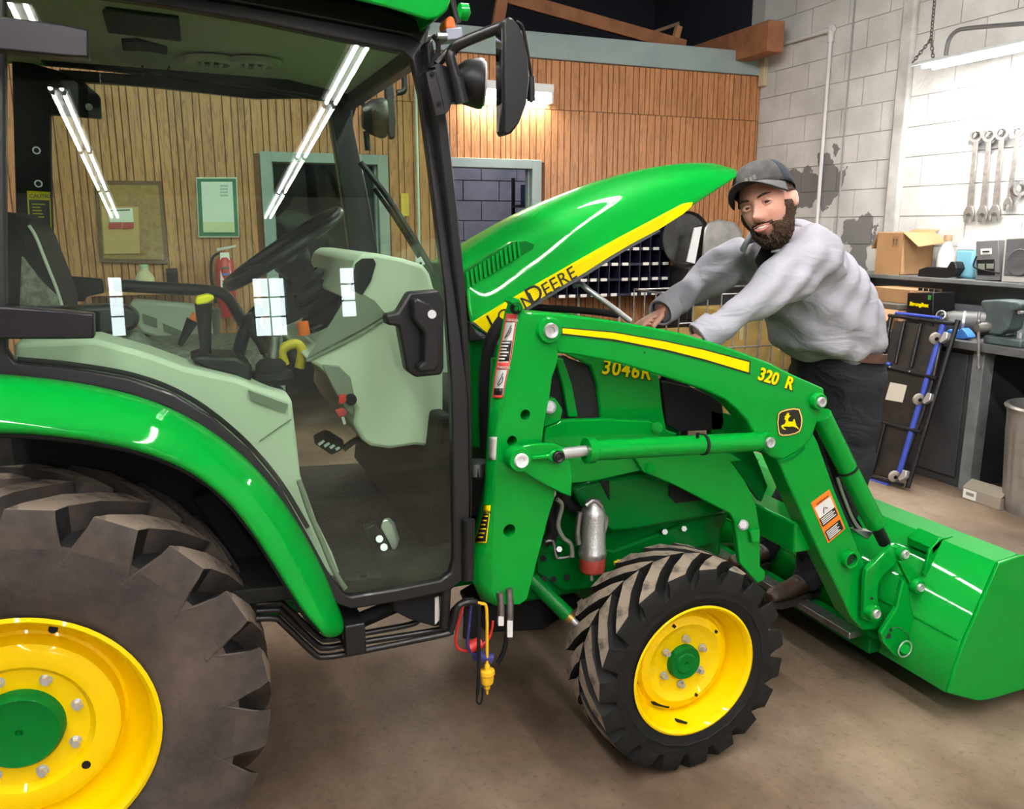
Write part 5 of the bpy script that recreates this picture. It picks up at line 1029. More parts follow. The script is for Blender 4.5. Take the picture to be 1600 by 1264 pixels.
def baked(name, bm, mat, parent, voxel=None, smooth_it=4, fac=0.5, disp=None):
    bmesh.ops.recalc_face_normals(bm, faces=bm.faces); me = bpy.data.meshes.new('tmp'); bm.to_mesh(me); bm.free()
    o = bpy.data.objects.new('tmp', me); COL.objects.link(o)
    if voxel: r = o.modifiers.new('r', 'REMESH'); r.mode = 'VOXEL'; r.voxel_size = voxel
    if smooth_it: s = o.modifiers.new('s', 'SMOOTH'); s.factor = fac; s.iterations = smooth_it
    dg = bpy.context.evaluated_depsgraph_get(); m2 = bpy.data.meshes.new_from_object(o.evaluated_get(dg)); bpy.data.objects.remove(o)
    if disp:
        m2.update()
        nn = [v.normal.copy() for v in m2.vertices]; new = [disp(v.co.copy(), q) for v, q in zip(m2.vertices, nn)]
        m2.vertices.foreach_set('co', [c for v in new for c in v]); m2.update()
    for p in m2.polygons: p.use_smooth = True
    m2.materials.clear(); return link(name, m2, mat, parent)
def ell_ring(c, a, b_, seg=24): return [Vector(c) + a * math.cos(t) + b_ * math.sin(t) for t in [2 * PI * k / seg for k in range(seg)]]
# -- head frame: r = viewer's right, u = up, f = out of the face
HS = 1.10
tocam = (CAM - W(1185, 318, Y=2.35)).normalized()
def rotv(v, ax, ang): return Matrix.Rotation(ang, 3, ax) @ v
f0 = tocam; u0 = (UPV - f0 * UPV.dot(f0)).normalized(); r0 = u0.cross(f0)
f1 = rotv(f0, u0, -0.36); r1 = rotv(r0, u0, -0.36)                    # turned to the viewer's left
f1 = rotv(f1, r1, -0.15); u1 = rotv(u0, r1, -0.15)
hr, hu, hf = rotv(r1, f0, 0.30), rotv(u1, f0, 0.30), rotv(f1, f0, 0.30)
HC = W(1181.5, 320, Y=2.33) - hf * 0.086 * HS                          # eye level, head centre
def HL(x, y, z): return HC + (hr * x + hu * y + hf * z) * HS
def gauss(x, y, cx, cy, sx, sy): return math.exp(-((x - cx) / sx) ** 2 - ((y - cy) / sy) ** 2)
def face_pt(th, ph):
    """th around (0 = front), ph -pi/2..pi/2 up; returns local coordinates"""
    cx, sx = math.cos(ph), math.sin(ph)
    x = 0.077 * cx * math.sin(th); y = 0.116 * sx + 0.004; z = 0.098 * cx * math.cos(th) - 0.004
    if y < 0:                                   # jaw narrows, chin comes forward
        k = min(1.0, -y / 0.115); x *= 1 - 0.22 * k ** 1.6; z = z * (1 - 0.10 * k) + 0.012 * k * (1 if z > 0 else 0.2)
        if z < 0: z *= 1 - 0.45 * k
    if z > 0:
        z += 0.036 * gauss(x, y, 0, -0.040, 0.0130, 0.011) + 0.021 * gauss(x, y, 0, -0.022, 0.0095, 0.022) + 0.010 * gauss(x, y, 0.010, -0.044, 0.007, 0.007) + 0.010 * gauss(x, y, -0.010, -0.044, 0.007, 0.007)
        z -= 0.011 * gauss(x, y, 0.031, 0.0, 0.018, 0.012) + 0.011 * gauss(x, y, -0.031, 0.0, 0.018, 0.012)
        z += 0.007 * gauss(x, y, 0.030, 0.022, 0.026, 0.009) + 0.007 * gauss(x, y, -0.030, 0.022, 0.026, 0.009)
        z += 0.007 * gauss(x, y, 0.042, -0.030, 0.02, 0.02) + 0.007 * gauss(x, y, -0.042, -0.030, 0.02, 0.02)
        z += 0.006 * gauss(x, y, 0, -0.074, 0.022, 0.010) + 0.008 * gauss(x, y, 0, -0.102, 0.022, 0.014)
    return x, y, z
def head_grid(bm, f, n=72, m=48):
    rows = [[bm.verts.new(f(-PI + 2 * PI * i / n, -PI / 2 + PI * j / m)) for i in range(n)] for j in range(1, m)]
    b0_ = bm.verts.new(f(0, -PI / 2)); t0_ = bm.verts.new(f(0, PI / 2))
    for A, B in zip(rows, rows[1:]):
        for i in range(n): bm.faces.new((A[i], A[(i + 1) % n], B[(i + 1) % n], B[i]))
    for i in range(n): bm.faces.new((b0_, rows[0][(i + 1) % n], rows[0][i])); bm.faces.new((t0_, rows[-1][i], rows[-1][(i + 1) % n]))
# -- joints
NK = W(1213, 372, Y=2.47)
SHL, ELL, WRL = Vector((2.085, 2.345, 1.565)), W(1193, 462, Y=2.27), W(1096, 526, Y=2.30)
SHR, ELR, WRR = Vector((2.05, 2.69, 1.562)), W(1090, 446, Y=2.80), W(1034, 487, Y=2.69)
HIPL, KNL, ANL = Vector((2.37, 2.43, 1.10)), Vector((2.37, 2.42, 0.68)), Vector((2.285, 2.47, 0.275))
HIPR, KNR, ANR = Vector((2.39, 2.62, 1.10)), Vector((2.42, 2.70, 0.68)), Vector((2.36, 2.78, 0.27))
TORSO = [(Vector((2.365, 2.515, 1.165)), 0.170, 0.140, 0.10), (Vector((2.352, 2.51, 1.205)), 0.20, 0.168, 0.2), (Vector((2.30, 2.505, 1.29)), 0.215, 0.195, 0.45), (Vector((2.235, 2.505, 1.38)), 0.215, 0.190, 0.62), (Vector((2.165, 2.515, 1.465)), 0.22, 0.165, 0.68), (Vector((2.105, 2.53, 1.535)), 0.235, 0.140, 0.70), (Vector((2.072, 2.54, 1.592)), 0.195, 0.112, 0.70), (Vector((2.045, 2.515, 1.63)), 0.085, 0.078, 0.6)]
def torso(bm, grow=0.0):
    rings = []
    for c, w, d, lean in TORSO:
        side = Vector((0.12, 1, 0)).normalized(); fr = Vector((-math.cos(lean), 0, -math.sin(lean)))
        rings.append(ell_ring(c, side * (w + grow), fr * (d + grow)))
    add_loft(bm, rings)
def fingers(bm, wrist, d, across, palm_n, curl, s=1.0):
    """palm and five separate bent fingers; d = hand direction, across = towards the thumb, palm_n = out of the palm"""
    d, across, palm_n = Vector(d).normalized(), Vector(across).normalized(), Vector(palm_n).normalized()
    rings = []
    for t, w, th in ((-0.01, 0.028, 0.020), (0.02, 0.034, 0.019), (0.055, 0.041, 0.017), (0.09, 0.042, 0.014), (0.10, 0.036, 0.010)):
        rings.append(ell_ring(wrist + d * t * s, across * w * s, palm_n * th * s, 14))
    add_loft(bm, rings)
    for k, ln in enumerate((0.072, 0.080, 0.074, 0.058)):
        base = wrist + d * 0.088 * s + across * (0.031 - 0.0205 * k) * s; p = [base]; dirv = d.copy(); ang = 0
        for q, part in enumerate((0.45, 0.32, 0.23)):
            ang += curl * (0.7 if q == 0 else 1.0); v = d * math.cos(ang) + palm_n * math.sin(ang); p.append(p[-1] + v * ln * part * s)
        add_tube(bm, p, [0.0098 * s, 0.0078 * s], 8, 4)
    b0 = wrist + d * 0.025 * s + across * 0.030 * s; b1 = b0 + (d * 0.6 + across * 0.75 + palm_n * 0.3).normalized() * 0.038 * s; b2 = b1 + (d * 0.9 + across * 0.1 + palm_n * 0.5).normalized() * 0.034 * s; b3 = b2 + (d * 0.8 - across * 0.25 + palm_n * 0.6).normalized() * 0.024 * s
    add_tube(bm, [b0, b1, b2, b3], [0.0135 * s, 0.0088 * s], 8, 4)
def body(bm):
    head_grid(bm, lambda a, b_: HL(*face_pt(a, b_)))
    add_tube(bm, [NK - Vector((0, 0, 0.05)) + Vector((0.03, 0, 0)), NK + (HC - NK) * 0.35, HL(0, -0.05, -0.03)], 0.062, 16, 3)
    torso(bm, -0.03)
    for a_, b_, c_ in ((SHL, ELL, WRL), (SHR, ELR, WRR)): add_tube(bm, [a_, a_.lerp(b_, 0.5), b_, b_.lerp(c_, 0.5), c_], [0.055, 0.050, 0.042, 0.038, 0.028], 12, 4)
    for a_, b_, c_ in ((HIPL, KNL, ANL), (HIPR, KNR, ANR)): add_tube(bm, [a_, a_.lerp(b_, 0.5), b_, b_.lerp(c_, 0.5), c_], [0.085, 0.075, 0.055, 0.05, 0.035], 12, 4)
    for s in (-1, 1):                           # ears
        c = HL(s * 0.077, -0.006, -0.012); add_loft(bm, [ell_ring(c + hr * s * t * HS, (hu * 0.86 - hf * 0.3) * q * 0.031 * HS, hf * q * 0.018 * HS, 14) for t, q in ((-0.012, 0.8), (0.0, 0.95), (0.009, 1.0), (0.014, 0.75))])
    dR = (WRR - ELR).normalized()
    fingers(bm, WRR + dR * 0.02, (dR + Vector((-0.1, 0, 0.10))).normalized(), Vector((0.15, -1, 0.35)), Vector((-0.25, -0.1, -1)), 0.62, 1.08)
    dL = (WRL - ELL).normalized()
    fingers(bm, WRL + dL * 0.02, dL, Vector((0.1, 1, 0.25)), Vector((-0.2, 0.1, -1)), 0.5, 1.05)
bm = bmesh.new(); body(bm); baked('body', bm, SKIN, PE, 0.0048, 2, 0.4)
# -- shirt with folds
def fold(co, nr):
    q = co; s = 0.0
    s += 0.008 * math.sin(q.z * 46 + q.x * 20 + 3 * math.sin(q.y * 9)) * (0.5 + 0.5 * math.sin(q.x * 11 + q.z * 7))
    s += 0.0055 * math.sin(q.x * 60 - q.z * 34 + 2 * math.sin(q.z * 15))
    s += 0.010 * math.exp(-((q.z - 1.225) / 0.03) ** 2) * (1 + 0.6 * math.sin(q.x * 35 + q.y * 30))
    return co + nr * s
def shirt(bm):
    torso(bm, 0.012)
    add_tube(bm, [NK + Vector((0.03, -0.03, -0.05)), SHR + Vector((0.03, -0.05, -0.02))], [0.075, 0.080], 16, 0); add_tube(bm, [NK + Vector((0.03, 0.02, -0.05)), SHL + Vector((0.0, 0.02, 0.01))], [0.075, 0.095], 16, 0)
    for a_, b_, c_, rr in ((SHL, ELL, WRL, [0.108, 0.096, 0.080, 0.066, 0.050, 0.046]), (SHR, ELR, WRR, [0.052, 0.094, 0.082, 0.064, 0.052, 0.046])):
        add_tube(bm, [a_ + (a_ - b_) * (0.05 if a_ is SHL else 0.10), a_.lerp(b_, 0.35), a_.lerp(b_, 0.75), b_, b_.lerp(c_, 0.6), c_], rr, 18, 4)
bm = bmesh.new(); shirt(bm); sh = baked('shirt', bm, SHIRT, PE, 0.011, 9, 0.5, fold)
for nm_, w, e, r in (('cuff', WRL, ELL, 0.051), ('cuff', WRR, ELR, 0.049)):
    d = (w - e).normalized(); lathe(nm_, [(-0.055, r + 0.004), (-0.053, r + 0.008), (0.01, r + 0.004), (0.013, r), (0.008, r - 0.006)], w, d, SHIRT, sh, seg=24)
def strip(name, pts, half, mat, parent, th=0.006):
    o = loft(name, [[p - h, p + h] for p, h in zip(pts, half)], mat, parent, cap=False, loop=False, smooth=1.0); solidify(o, th); return o
# collar flaps, black tee in the opening, placket and buttons
ncol = NK + Vector((-0.01, 0.0, -0.005))
def collar_side(s):
    pts = []; half = []
    for k in range(9):
        a = s * (0.55 + 2.3 * k / 8.0)                       # from the front opening round to the nape
        dirv = (Vector((-0.80, -0.35, 0)).normalized() * math.cos(a) + Vector((-0.35, 0.80, 0)).normalized() * math.sin(a))
        pts.append(ncol + dirv * (0.098 + 0.012 * (1 - k / 8)) + Vector((0.012, 0, 0.006 + 0.030 * (1 - math.cos(a)) / 2 - 0.02 * (1 - k / 8.0)))); half.append(Vector((0, 0, 0.024 + 0.012 * (1 - k / 8))) - dirv * 0.016)
    return pts, half
for s in (-1, 1):
    p, h = collar_side(s); strip('collar', p, h, SHIRT, sh, 0.006)
tee = [W(1190, 384, Y=2.30), W(1222, 372, Y=2.30), W(1216, 392, Y=2.29), W(1200, 410, Y=2.285), W(1190, 418, Y=2.29), W(1187, 400, Y=2.30)]
bm = bmesh.new(); add_loft(bm, [ell_ring(NK + Vector((-0.055, -0.065, -0.02)), Vector((0.03, -0.03, 0)), Vector((0, 0, 0.02))), ell_ring(NK + Vector((-0.058, -0.055, -0.08)), Vector((0.042, -0.038, 0)), Vector((-0.01, -0.005, 0.03))), ell_ring(NK + Vector((-0.04, -0.04, -0.15)), Vector((0.02, -0.02, 0)), Vector((0, 0, 0.02)))])
link('undershirt', fin(bm, 1.0), TEE, PE)
# -- trousers and belt, shoes
def trousers(bm):
    add_loft(bm, [ell_ring(c, Vector((0.1, 1, 0)).normalized() * w, Vector((-1, 0, 0)) * d) for c, w, d in ((Vector((2.385, 2.52, 0.99)), 0.19, 0.155), (Vector((2.38, 2.515, 1.08)), 0.20, 0.165), (Vector((2.368, 2.512, 1.15)), 0.198, 0.168), (Vector((2.362, 2.51, 1.195)), 0.197, 0.168))])
    for a_, b_, c_ in ((HIPL, KNL, ANL), (HIPR, KNR, ANR)): add_tube(bm, [a_, a_.lerp(b_, 0.5), b_, b_.lerp(c_, 0.5), c_, c_ - Vector((0, 0, 0.04))], [0.125, 0.112, 0.090, 0.080, 0.070, 0.068], 18, 4)
bm = bmesh.new(); trousers(bm)
baked('trousers', bm, TROU, PE, 0.012, 4, 0.5, lambda co, nr: co + nr * (0.006 * math.sin(co.z * 38 + 3 * math.sin(co.x * 14) + co.y * 20) * (0.4 + 0.6 * math.sin(co.z * 9 + co.y * 7) ** 2)))
BELT = M('brown_leather', (0.10, 0.045, 0.028), 0.5, noise=(30, (0.05, 0.022, 0.015), 0.4, 0.7))
blt = loft('belt', [ell_ring(Vector((2.364, 2.511, 1.178)) + Vector((0, 0, dz)), Vector((0.1, 1, 0)).normalized() * (0.203 + e), Vector((-1, 0, 0.12)) * (0.172 + e), 40) for dz, e in ((-0.018, 0.0), (-0.016, 0.004), (0.018, 0.004), (0.020, 0.0))], BELT, PE, cap=False)
SHOE = M('brown_boot_leather', (0.05, 0.022, 0.013), 0.4, noise=(22, (0.018, 0.009, 0.006), 0.4, 0.65), bump=0.3, bscale=70)
SOLE = M('boot_sole', (0.02, 0.015, 0.012), 0.7)
for an, d, zs in ((ANL, Vector((-1, -0.12, 0)).normalized(), 0.192), (ANR, Vector((-1, 0.05, 0)).normalized(), 0.192)):
    side = Vector((-d.y, d.x, 0)); heel = Vector((an.x, an.y, zs)) - d * 0.065
    rings = []; 
    for t, w, h in ((0.0, 0.022, 0.060), (0.015, 0.034, 0.085), (0.06, 0.038, 0.105), (0.10, 0.038, 0.095), (0.15, 0.042, 0.072), (0.20, 0.047, 0.058), (0.25, 0.045, 0.050), (0.285, 0.034, 0.040), (0.298, 0.015, 0.028)):
        rings.append([heel + d * t + side * (w * math.cos(a)) + Vector((0, 0, 0.018 + max(0.0, h * (0.5 + 0.5 * math.sin(a))) ** 1.0)) for a in [2 * PI * k / 18 for k in range(18)]])
    so = loft('boot', rings, SHOE, PE, smooth=1.0); sub(so, 1)
    loft('sole', [[heel + d * t + side * w * s_ + Vector((0, 0, z)) for s_, z in ((-1, 0), (1, 0), (1.04, 0.024), (-1.04, 0.024))] for t, w in ((-0.004, 0.022), (0.02, 0.038), (0.10, 0.036), (0.20, 0.049), (0.26, 0.046), (0.30, 0.018))], SOLE, so, smooth=0.5)
    cyl('boot_collar', Vector((an.x, an.y, zs + 0.085)), Vector((an.x + 0.005, an.y, zs + 0.14)), 0.050, SHOE, so, r1=0.056)
    for k in range(4): tube('lace', [heel + d * (0.10 + k * 0.022) + side * s_ * 0.024 + Vector((0, 0, 0.118 - k * 0.013 - abs(s_) * 0.006)) for s_ in (-1, 0, 1)], 0.003, BKR, so, seg=5, k=3)
# -- beard, hair, brows, eyes, mouth
HAIR = M('dark_brown_hair', (0.045, 0.022, 0.012), 0.85, noise=(120, (0.12, 0.06, 0.03), 0.45, 0.7), bump=0.9, bscale=220)
def shell(name, keep, thick, mat, n=96, m=64):
    bm = bmesh.new(); grid = {}
    for j in range(m + 1):
        for i in range(n + 1):
            a, b_ = -PI + 2 * PI * i / n, -PI / 2 + PI * j / m; x, y, z = face_pt(a, b_); k = keep(x, y, z)
            if k > 0:
                t = thick(x, y, z) * min(1, k) + 0.0015; L = max(1e-5, math.sqrt((x / 0.077) ** 2 + (y / 0.116) ** 2 + (z / 0.098) ** 2)); nx, ny, nz = x / 0.077 / L, y / 0.116 / L * 0.8, z / 0.098 / L
                jit = 1 + 0.7 * (random.random() - 0.5); grid[i, j] = bm.verts.new(HL(x + nx * t * jit, y + ny * t * jit, z + nz * t * jit))
    for i in range(n):
        for j in range(m):
            q = [(i, j), (i + 1, j), (i + 1, j + 1), (i, j + 1)]
            if all(k in grid for k in q): bm.faces.new([grid[k] for k in q])
    o = link(name, fin(bm, 1.5), mat, PE); solidify(o, 0.006, -1); return o
def beard_keep(x, y, z):
    if z < 0.0: top_ = -0.002
    else: top_ = -0.060 + 0.056 * min(1.0, (abs(x) / 0.069)) ** 9
    if abs(x) < 0.034 and -0.064 < y < -0.051 and z > 0.06: return 0.7            # moustache
    if (x / 0.0265) ** 2 + ((y + 0.0725) / 0.0125) ** 2 < 1 and z > 0.06: return 0             # lips stay free
    if z < -0.025 or y > top_: return 0
    return min(1.0, (top_ - y) / 0.016 + 0.15)
shell('beard', beard_keep, lambda x, y, z: 0.007 + 0.020 * max(0, min(1, (-y - 0.06) / 0.05)), HAIR)
shell('hair', lambda x, y, z: 1 if (z < 0.025 and y > -0.035 - 0.03 * (z < -0.05) and not (abs(x) > 0.06 and -0.03 < y < 0.02 and -0.035 < z < 0.005)) and (y < 0.07) and not (z > -0.0 and y < 0.01) else 0, lambda x, y, z: 0.006, HAIR)
EW = M('eye_white', (0.75, 0.70, 0.66), 0.25); IRIS = M('iris_brown', (0.035, 0.018, 0.01), 0.15)
for s in (-1, 1):
    c = Vector((s * 0.031, -0.001, 0.0735)); bm = bmesh.new(); bmesh.ops.create_uvsphere(bm, u_segments=20, v_segments=14, radius=0.0132 * HS)
    for v in bm.verts: v.co = HL(*c) + v.co
    e = link('eye', fin(bm, 2.0), EW, PE)
    gz = ((CAM - HL(*c)).normalized() * 0.9 + hf * 0.2 + hu * 0.12).normalized()
    lathe('iris', [(0.0108 * HS, 0.0078 * HS), (0.0131 * HS, 0.0055 * HS), (0.0140 * HS, 0.0)], HL(*c), gz, IRIS, e, seg=18)
    for nm_, yy, rr, zz in (('upper_lid', 0.0058, 0.0036, 0.0028), ('lower_lid', -0.0068, 0.0026, 0.0018)):
        tube(nm_, [HL(c.x + t * 0.016, c.y + yy * (1 - t * t) - 0.001 * abs(t), c.z + 0.0105 * (1 - 0.55 * t * t) + zz) for t in (-1, -0.5, 0, 0.5, 1)], rr, SKIN, PE, seg=8, k=3)
    tube('eyebrow', [HL(s * (0.014 + 0.036 * t), 0.0165 + 0.0055 * math.sin(t * 2.2), 0.0985 - 0.019 * t * t) for t in (0, 0.25, 0.5, 0.75, 1)], [0.0040, 0.0056, 0.0054, 0.0044, 0.0024], HAIR, PE, seg=8, k=3, flat=0.7)
LIP = M('lip', (0.50, 0.17, 0.15), 0.4); TEETH = M('teeth', (0.8, 0.76, 0.70), 0.3)
zm = 0.096
tube('lower_lip', [HL(t * 0.024, -0.0795 + 0.010 * t * t, zm + 0.003 - 0.014 * t * t) for t in (-1, -0.5, 0, 0.5, 1)], [0.003, 0.0045, 0.005, 0.0045, 0.003], LIP, PE, seg=8, k=3)
tube('upper_lip', [HL(t * 0.025, -0.0650 - 0.0005 * t * t, zm + 0.003 - 0.014 * t * t) for t in (-1, -0.5, 0, 0.5, 1)], [0.002, 0.003, 0.0032, 0.003, 0.002], LIP, PE, seg=8, k=3)
tube('teeth', [HL(t * 0.019, -0.0712 + 0.003 * t * t, zm - 0.0005 - 0.012 * t * t) for t in (-1, -0.5, 0, 0.5, 1)], [0.003, 0.005, 0.0055, 0.005, 0.003], TEETH, PE, seg=8, k=3)
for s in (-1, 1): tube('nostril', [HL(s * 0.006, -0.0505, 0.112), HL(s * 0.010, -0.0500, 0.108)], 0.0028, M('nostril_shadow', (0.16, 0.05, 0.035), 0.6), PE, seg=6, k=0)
# -- cap
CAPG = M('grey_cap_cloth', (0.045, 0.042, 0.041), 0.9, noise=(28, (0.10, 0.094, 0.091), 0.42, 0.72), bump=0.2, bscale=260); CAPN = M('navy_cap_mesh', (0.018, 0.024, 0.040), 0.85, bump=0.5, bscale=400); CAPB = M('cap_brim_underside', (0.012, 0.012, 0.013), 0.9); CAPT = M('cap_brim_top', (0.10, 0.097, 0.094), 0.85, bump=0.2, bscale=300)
def cap_part(name, lo, hi, mat, parent):
    bm = bmesh.new(); n, m = 26, 12; rows = []
    for j in range(m + 1):
        p = j / m; row = []
        for i in range(n + 1):
            a = lo + (hi - lo) * i / n; fr = math.cos(a); base = 0.042 + 0.018 * max(0, fr) - 0.026 * max(0, -fr)
            ph = p * PI / 2; x = 0.0865 * math.cos(ph) ** 0.75 * math.sin(a); z = 0.104 * math.cos(ph) ** (0.62 if fr > 0 else 0.8) * fr - 0.004; y = base + (0.134 - base) * math.sin(ph) ** 0.95
            row.append(bm.verts.new(HL(x, y, z)))
        rows.append(row)
    for A, B in zip(rows, rows[1:]):
        for i in range(n): bm.faces.new((A[i], A[i + 1], B[i + 1], B[i]))
    bmesh.ops.remove_doubles(bm, verts=bm.verts, dist=0.0004)
    o = link(name, fin(bm, 1.5), mat, parent); solidify(o, 0.004, 1); return o
cap = cap_part('cap', -1.15, 1.15, CAPG, PE)
cap_part('cap_back', 1.15, 2 * PI - 1.15, CAPN, cap)
def brim(bm, dz):
    n, m = 24, 6; rows = []
    for j in range(m + 1):
        q = j / m; row = []
        for i in range(n + 1):
            a = -1.22 + 2.44 * i / n; ln = 0.072 * q * max(0.0, math.cos(a * 1.27)) ** 0.6
            x = 0.088 * math.sin(a) * (1 + 0.05 * q); z = 0.100 * math.cos(a) + ln; y = 0.050 + 0.016 * math.cos(a) - 0.030 * (x / 0.088) ** 2 * (0.5 + 0.9 * q) - 0.02 * ln + dz
            row.append(bm.verts.new(HL(x, y, z)))
        rows.append(row)
    for A, B in zip(rows, rows[1:]):
        for i in range(n): bm.faces.new((A[i], A[i + 1], B[i + 1], B[i]))
br_ = multi('brim', lambda bm: brim(bm, 0), CAPT, cap, smooth=1.5); solidify(br_, 0.002, 1)
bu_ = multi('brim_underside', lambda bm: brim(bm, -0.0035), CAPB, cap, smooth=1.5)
cyl('cap_button', HL(0, 0.132, -0.004), HL(0, 0.140, -0.004), 0.008, CAPG, cap, seg=12)
for p_ in ((0.012, 0.075), (0.024, 0.077), (-0.002, 0.076)):
    solid('cap_patch', [HL(p_[0] + dx, p_[1] + dy, 0.1045) for dx, dy in ((-0.005, -0.008), (0.004, -0.008), (0.004, 0.006), (-0.005, 0.006))], hf * 0.002, M('cap_patch_grey', (0.2, 0.19, 0.18), 0.9), cap, bevel=0)
# buttons sit where the shirt front really is
from mathutils.bvhtree import BVHTree
_dg = bpy.context.evaluated_depsgraph_get()
_bv = BVHTree.FromPolygons([v.co + worldloc(sh) for v in sh.data.vertices], [tuple(p.vertices) for p in sh.data.polygons])
def hit(px, py):
    d = (W(px, py, Y=3.0) - CAM).normalized(); loc, nr, _, _ = _bv.ray_cast(CAM, d); return loc, nr
for x, y in ((1228, 541),):
    loc, nr = hit(x, y)
    if loc is not None: lathe('button', [(-0.001, 0.006), (0.0025, 0.006), (0.003, 0.004), (0.0015, 0.0)], loc, nr if nr.dot(CAM - loc) > 0 else -nr, M('grey_button', (0.14, 0.14, 0.15), 0.4), sh, seg=14)
# near collar flap lying on the shirt
cpx = [(1240, 346), (1237, 356), (1230, 368), (1222, 380), (1215, 392)]
cp_ = [hit(x, y)[0] for x, y in cpx]
if all(p is not None for p in cp_):
    tw = [(CAM - p).normalized() for p in cp_]; rt_v = [RGT * 0.013 * (0.7 + 0.25 * k) + UPV * 0.004 for k in range(5)]
    strip('collar', [p + t_ * 0.014 for p, t_ in zip(cp_, tw)], rt_v, SHIRT, sh, 0.006)

# ================================================================== THINGS ALONG THE WOOD WALL
NVB = M('navy_enamel', (0.006, 0.008, 0.026), 0.5); LBL = M('paper_label', (0.75, 0.72, 0.66), 0.6)
def organizer():
    x0, x1, z0, z1, y0, y1 = 3.04, 4.17, 1.065, 1.865, 6.58, 6.88; nc, nr = 11, 6; dx, dz = (x1 - x0) / nc, (z1 - z0) / nr
    t = thing('parts_organizer', ((x0 + x1) / 2, 6.75, z0), 'navy pigeonhole parts organizer with white labels on the wood wall', 'organizer')
    box('back_panel', (x0, y1 - 0.01, z0), (x1, y1, z1), NVB, t, bevel=0)
    for k in range(nc + 1): box('divider', (x0 + k * dx - 0.004, y0, z0), (x0 + k * dx + 0.004, y1 - 0.01, z1), NVB, t, bevel=0)
    for k in range(nr + 1): box('shelf', (x0, y0 - 0.004, z0 + k * dz - 0.014), (x1, y1 - 0.01, z0 + k * dz + 0.006), NVB, t, bevel=0)
    for r in range(nr):
        for c in range(nc):
            if random.random() < 0.06: continue
            cx = x0 + (c + 0.5) * dx + random.uniform(-0.006, 0.006); cz = z0 + r * dz - 0.003
            box('label', (cx - 0.030, y0 - 0.008, cz - 0.012), (cx + 0.030, y0 - 0.004, cz + 0.014), LBL, t, bevel=0)
organizer()
def disc(name, c, r, ax, mat, label, cat, prof=None):
    o = lathe(name, prof or [(0, 0), (0, r * 0.92), (0.02, r * 0.96), (0.05, r), (0.06, r), (0.055, r * 0.97), (0.025, r * 0.92), (0.02, 0)], c, ax, mat, seg=48, origin=c); return tag(o, label, cat)
DPAN = M('blackened_steel', (0.02, 0.02, 0.02), 0.45, metal=0.4, noise=(6, (0.07, 0.07, 0.068), 0.45, 0.75))
disc('drain_pan', W(1068, 374, Y=6.50), 0.245, (-0.05, -1, 0.06), DPAN, 'round black drain pan standing on edge beside the organizer', 'pan')
LID = M('galvanised_sheet', (0.5, 0.5, 0.49), 0.4, metal=0.7, noise=(9, (0.33, 0.32, 0.31), 0.4, 0.7))
lid = solid('metal_tray', WP([(1096, 404), (1100, 358), (1106, 347), (1122, 343), (1148, 347), (1160, 362), (1156, 412), (1120, 414)], Y=6.33), (0.03, 0.04, 0), LID, bevel=0.02); tag(lid, 'dull galvanised metal tray leaning behind the man\'s arm', 'tray')
tag(solid('white_board_strip', WP([(1074, 409), (1086, 356), (1097, 354), (1086, 412)], Y=6.30), (0, 0.02, 0), WHP, bevel=0.002), 'narrow white board leaning in front of the black pan', 'board')
tag(box('dark_cabinet', (4.19, 6.30, 0), (5.15, 6.85, 1.30), M('dark_cabinet_steel', (0.012, 0.012, 0.013), 0.5), bevel=0.006, origin=(4.6, 6.6, 0)), 'black steel cabinet under the drain pan', 'cabinet')
def cage():
    t = thing('wire_cage', (4.35, 5.9, 0), 'galvanised wire cage holding old cardboard behind the man', 'cage')
    x0, x1, y0, y1, z1 = 3.62, 5.05, 5.55, 6.25, 1.13
    for k in range(12):
        x = x0 + (x1 - x0) * k / 11; cyl('wire', (x, y0, 0.02), (x, y0, z1), 0.0065, STD, t, seg=8)
    for k in range(6): z = 0.05 + (z1 - 0.05) * k / 5; cyl('wire', (x0, y0 - 0.008, z), (x1, y0 - 0.008, z), 0.0065, STD, t, seg=8)
    for x in (x0, x1):
        for k in range(5): y = y0 + (y1 - y0) * k / 4; cyl('wire', (x, y, 0.02), (x, y, z1), 0.0065, STD, t, seg=8)
        cyl('wire', (x, y0, z1), (x, y1, z1), 0.009, STD, t, seg=8)
    cyl('wire', (x0, y1, z1), (x1, y1, z1), 0.009, STD, t, seg=8)
    cb = M('yellowed_cardboard', (0.36, 0.24, 0.06), 0.8, noise=(4, (0.16, 0.10, 0.035), 0.4, 0.7))
    for i, (a, b_, z0_, z_, lb) in enumerate(((3.70, 4.10, 0.03, 0.80, 'yellowed cardboard carton inside the wire cage, nearest the organizer'), (4.14, 4.52, 0.03, 0.98, 'tall yellowed carton in the middle of the wire cage'), (4.56, 4.98, 0.03, 0.86, 'yellowed carton inside the wire cage, behind the man\'s belly'))):
        o = box('cardboard_carton', (a, 5.66 + 0.04 * i, z0_), (b_, 6.15, z_), cb, bevel=0.004, origin=((a + b_) / 2, 5.9, z0_)); tag(o, lb, 'carton', 'cartons in the wire cage')
        box('tape', ((a + b_) / 2 - 0.02, 5.655 + 0.04 * i, z_ - 0.25), ((a + b_) / 2 + 0.02, 5.67 + 0.04 * i, z_ + 0.002), M('old_tape', (0.45, 0.36, 0.18), 0.4), o, bevel=0)
cage()
for i, x in enumerate((904, 968)):
    p = W(x, 470, Y=6.86); tag(cyl('wall_conduit', (p.x, 6.86, 0.0), (p.x, 6.86, 1.07), 0.013, PWH, seg=10, origin=(p.x, 6.86, 0)), ('grey conduit on the wood wall below the organizer, left of the pair', 'grey conduit on the wood wall below the organizer, right of the pair')[i], 'pipe', 'conduits below the organizer')
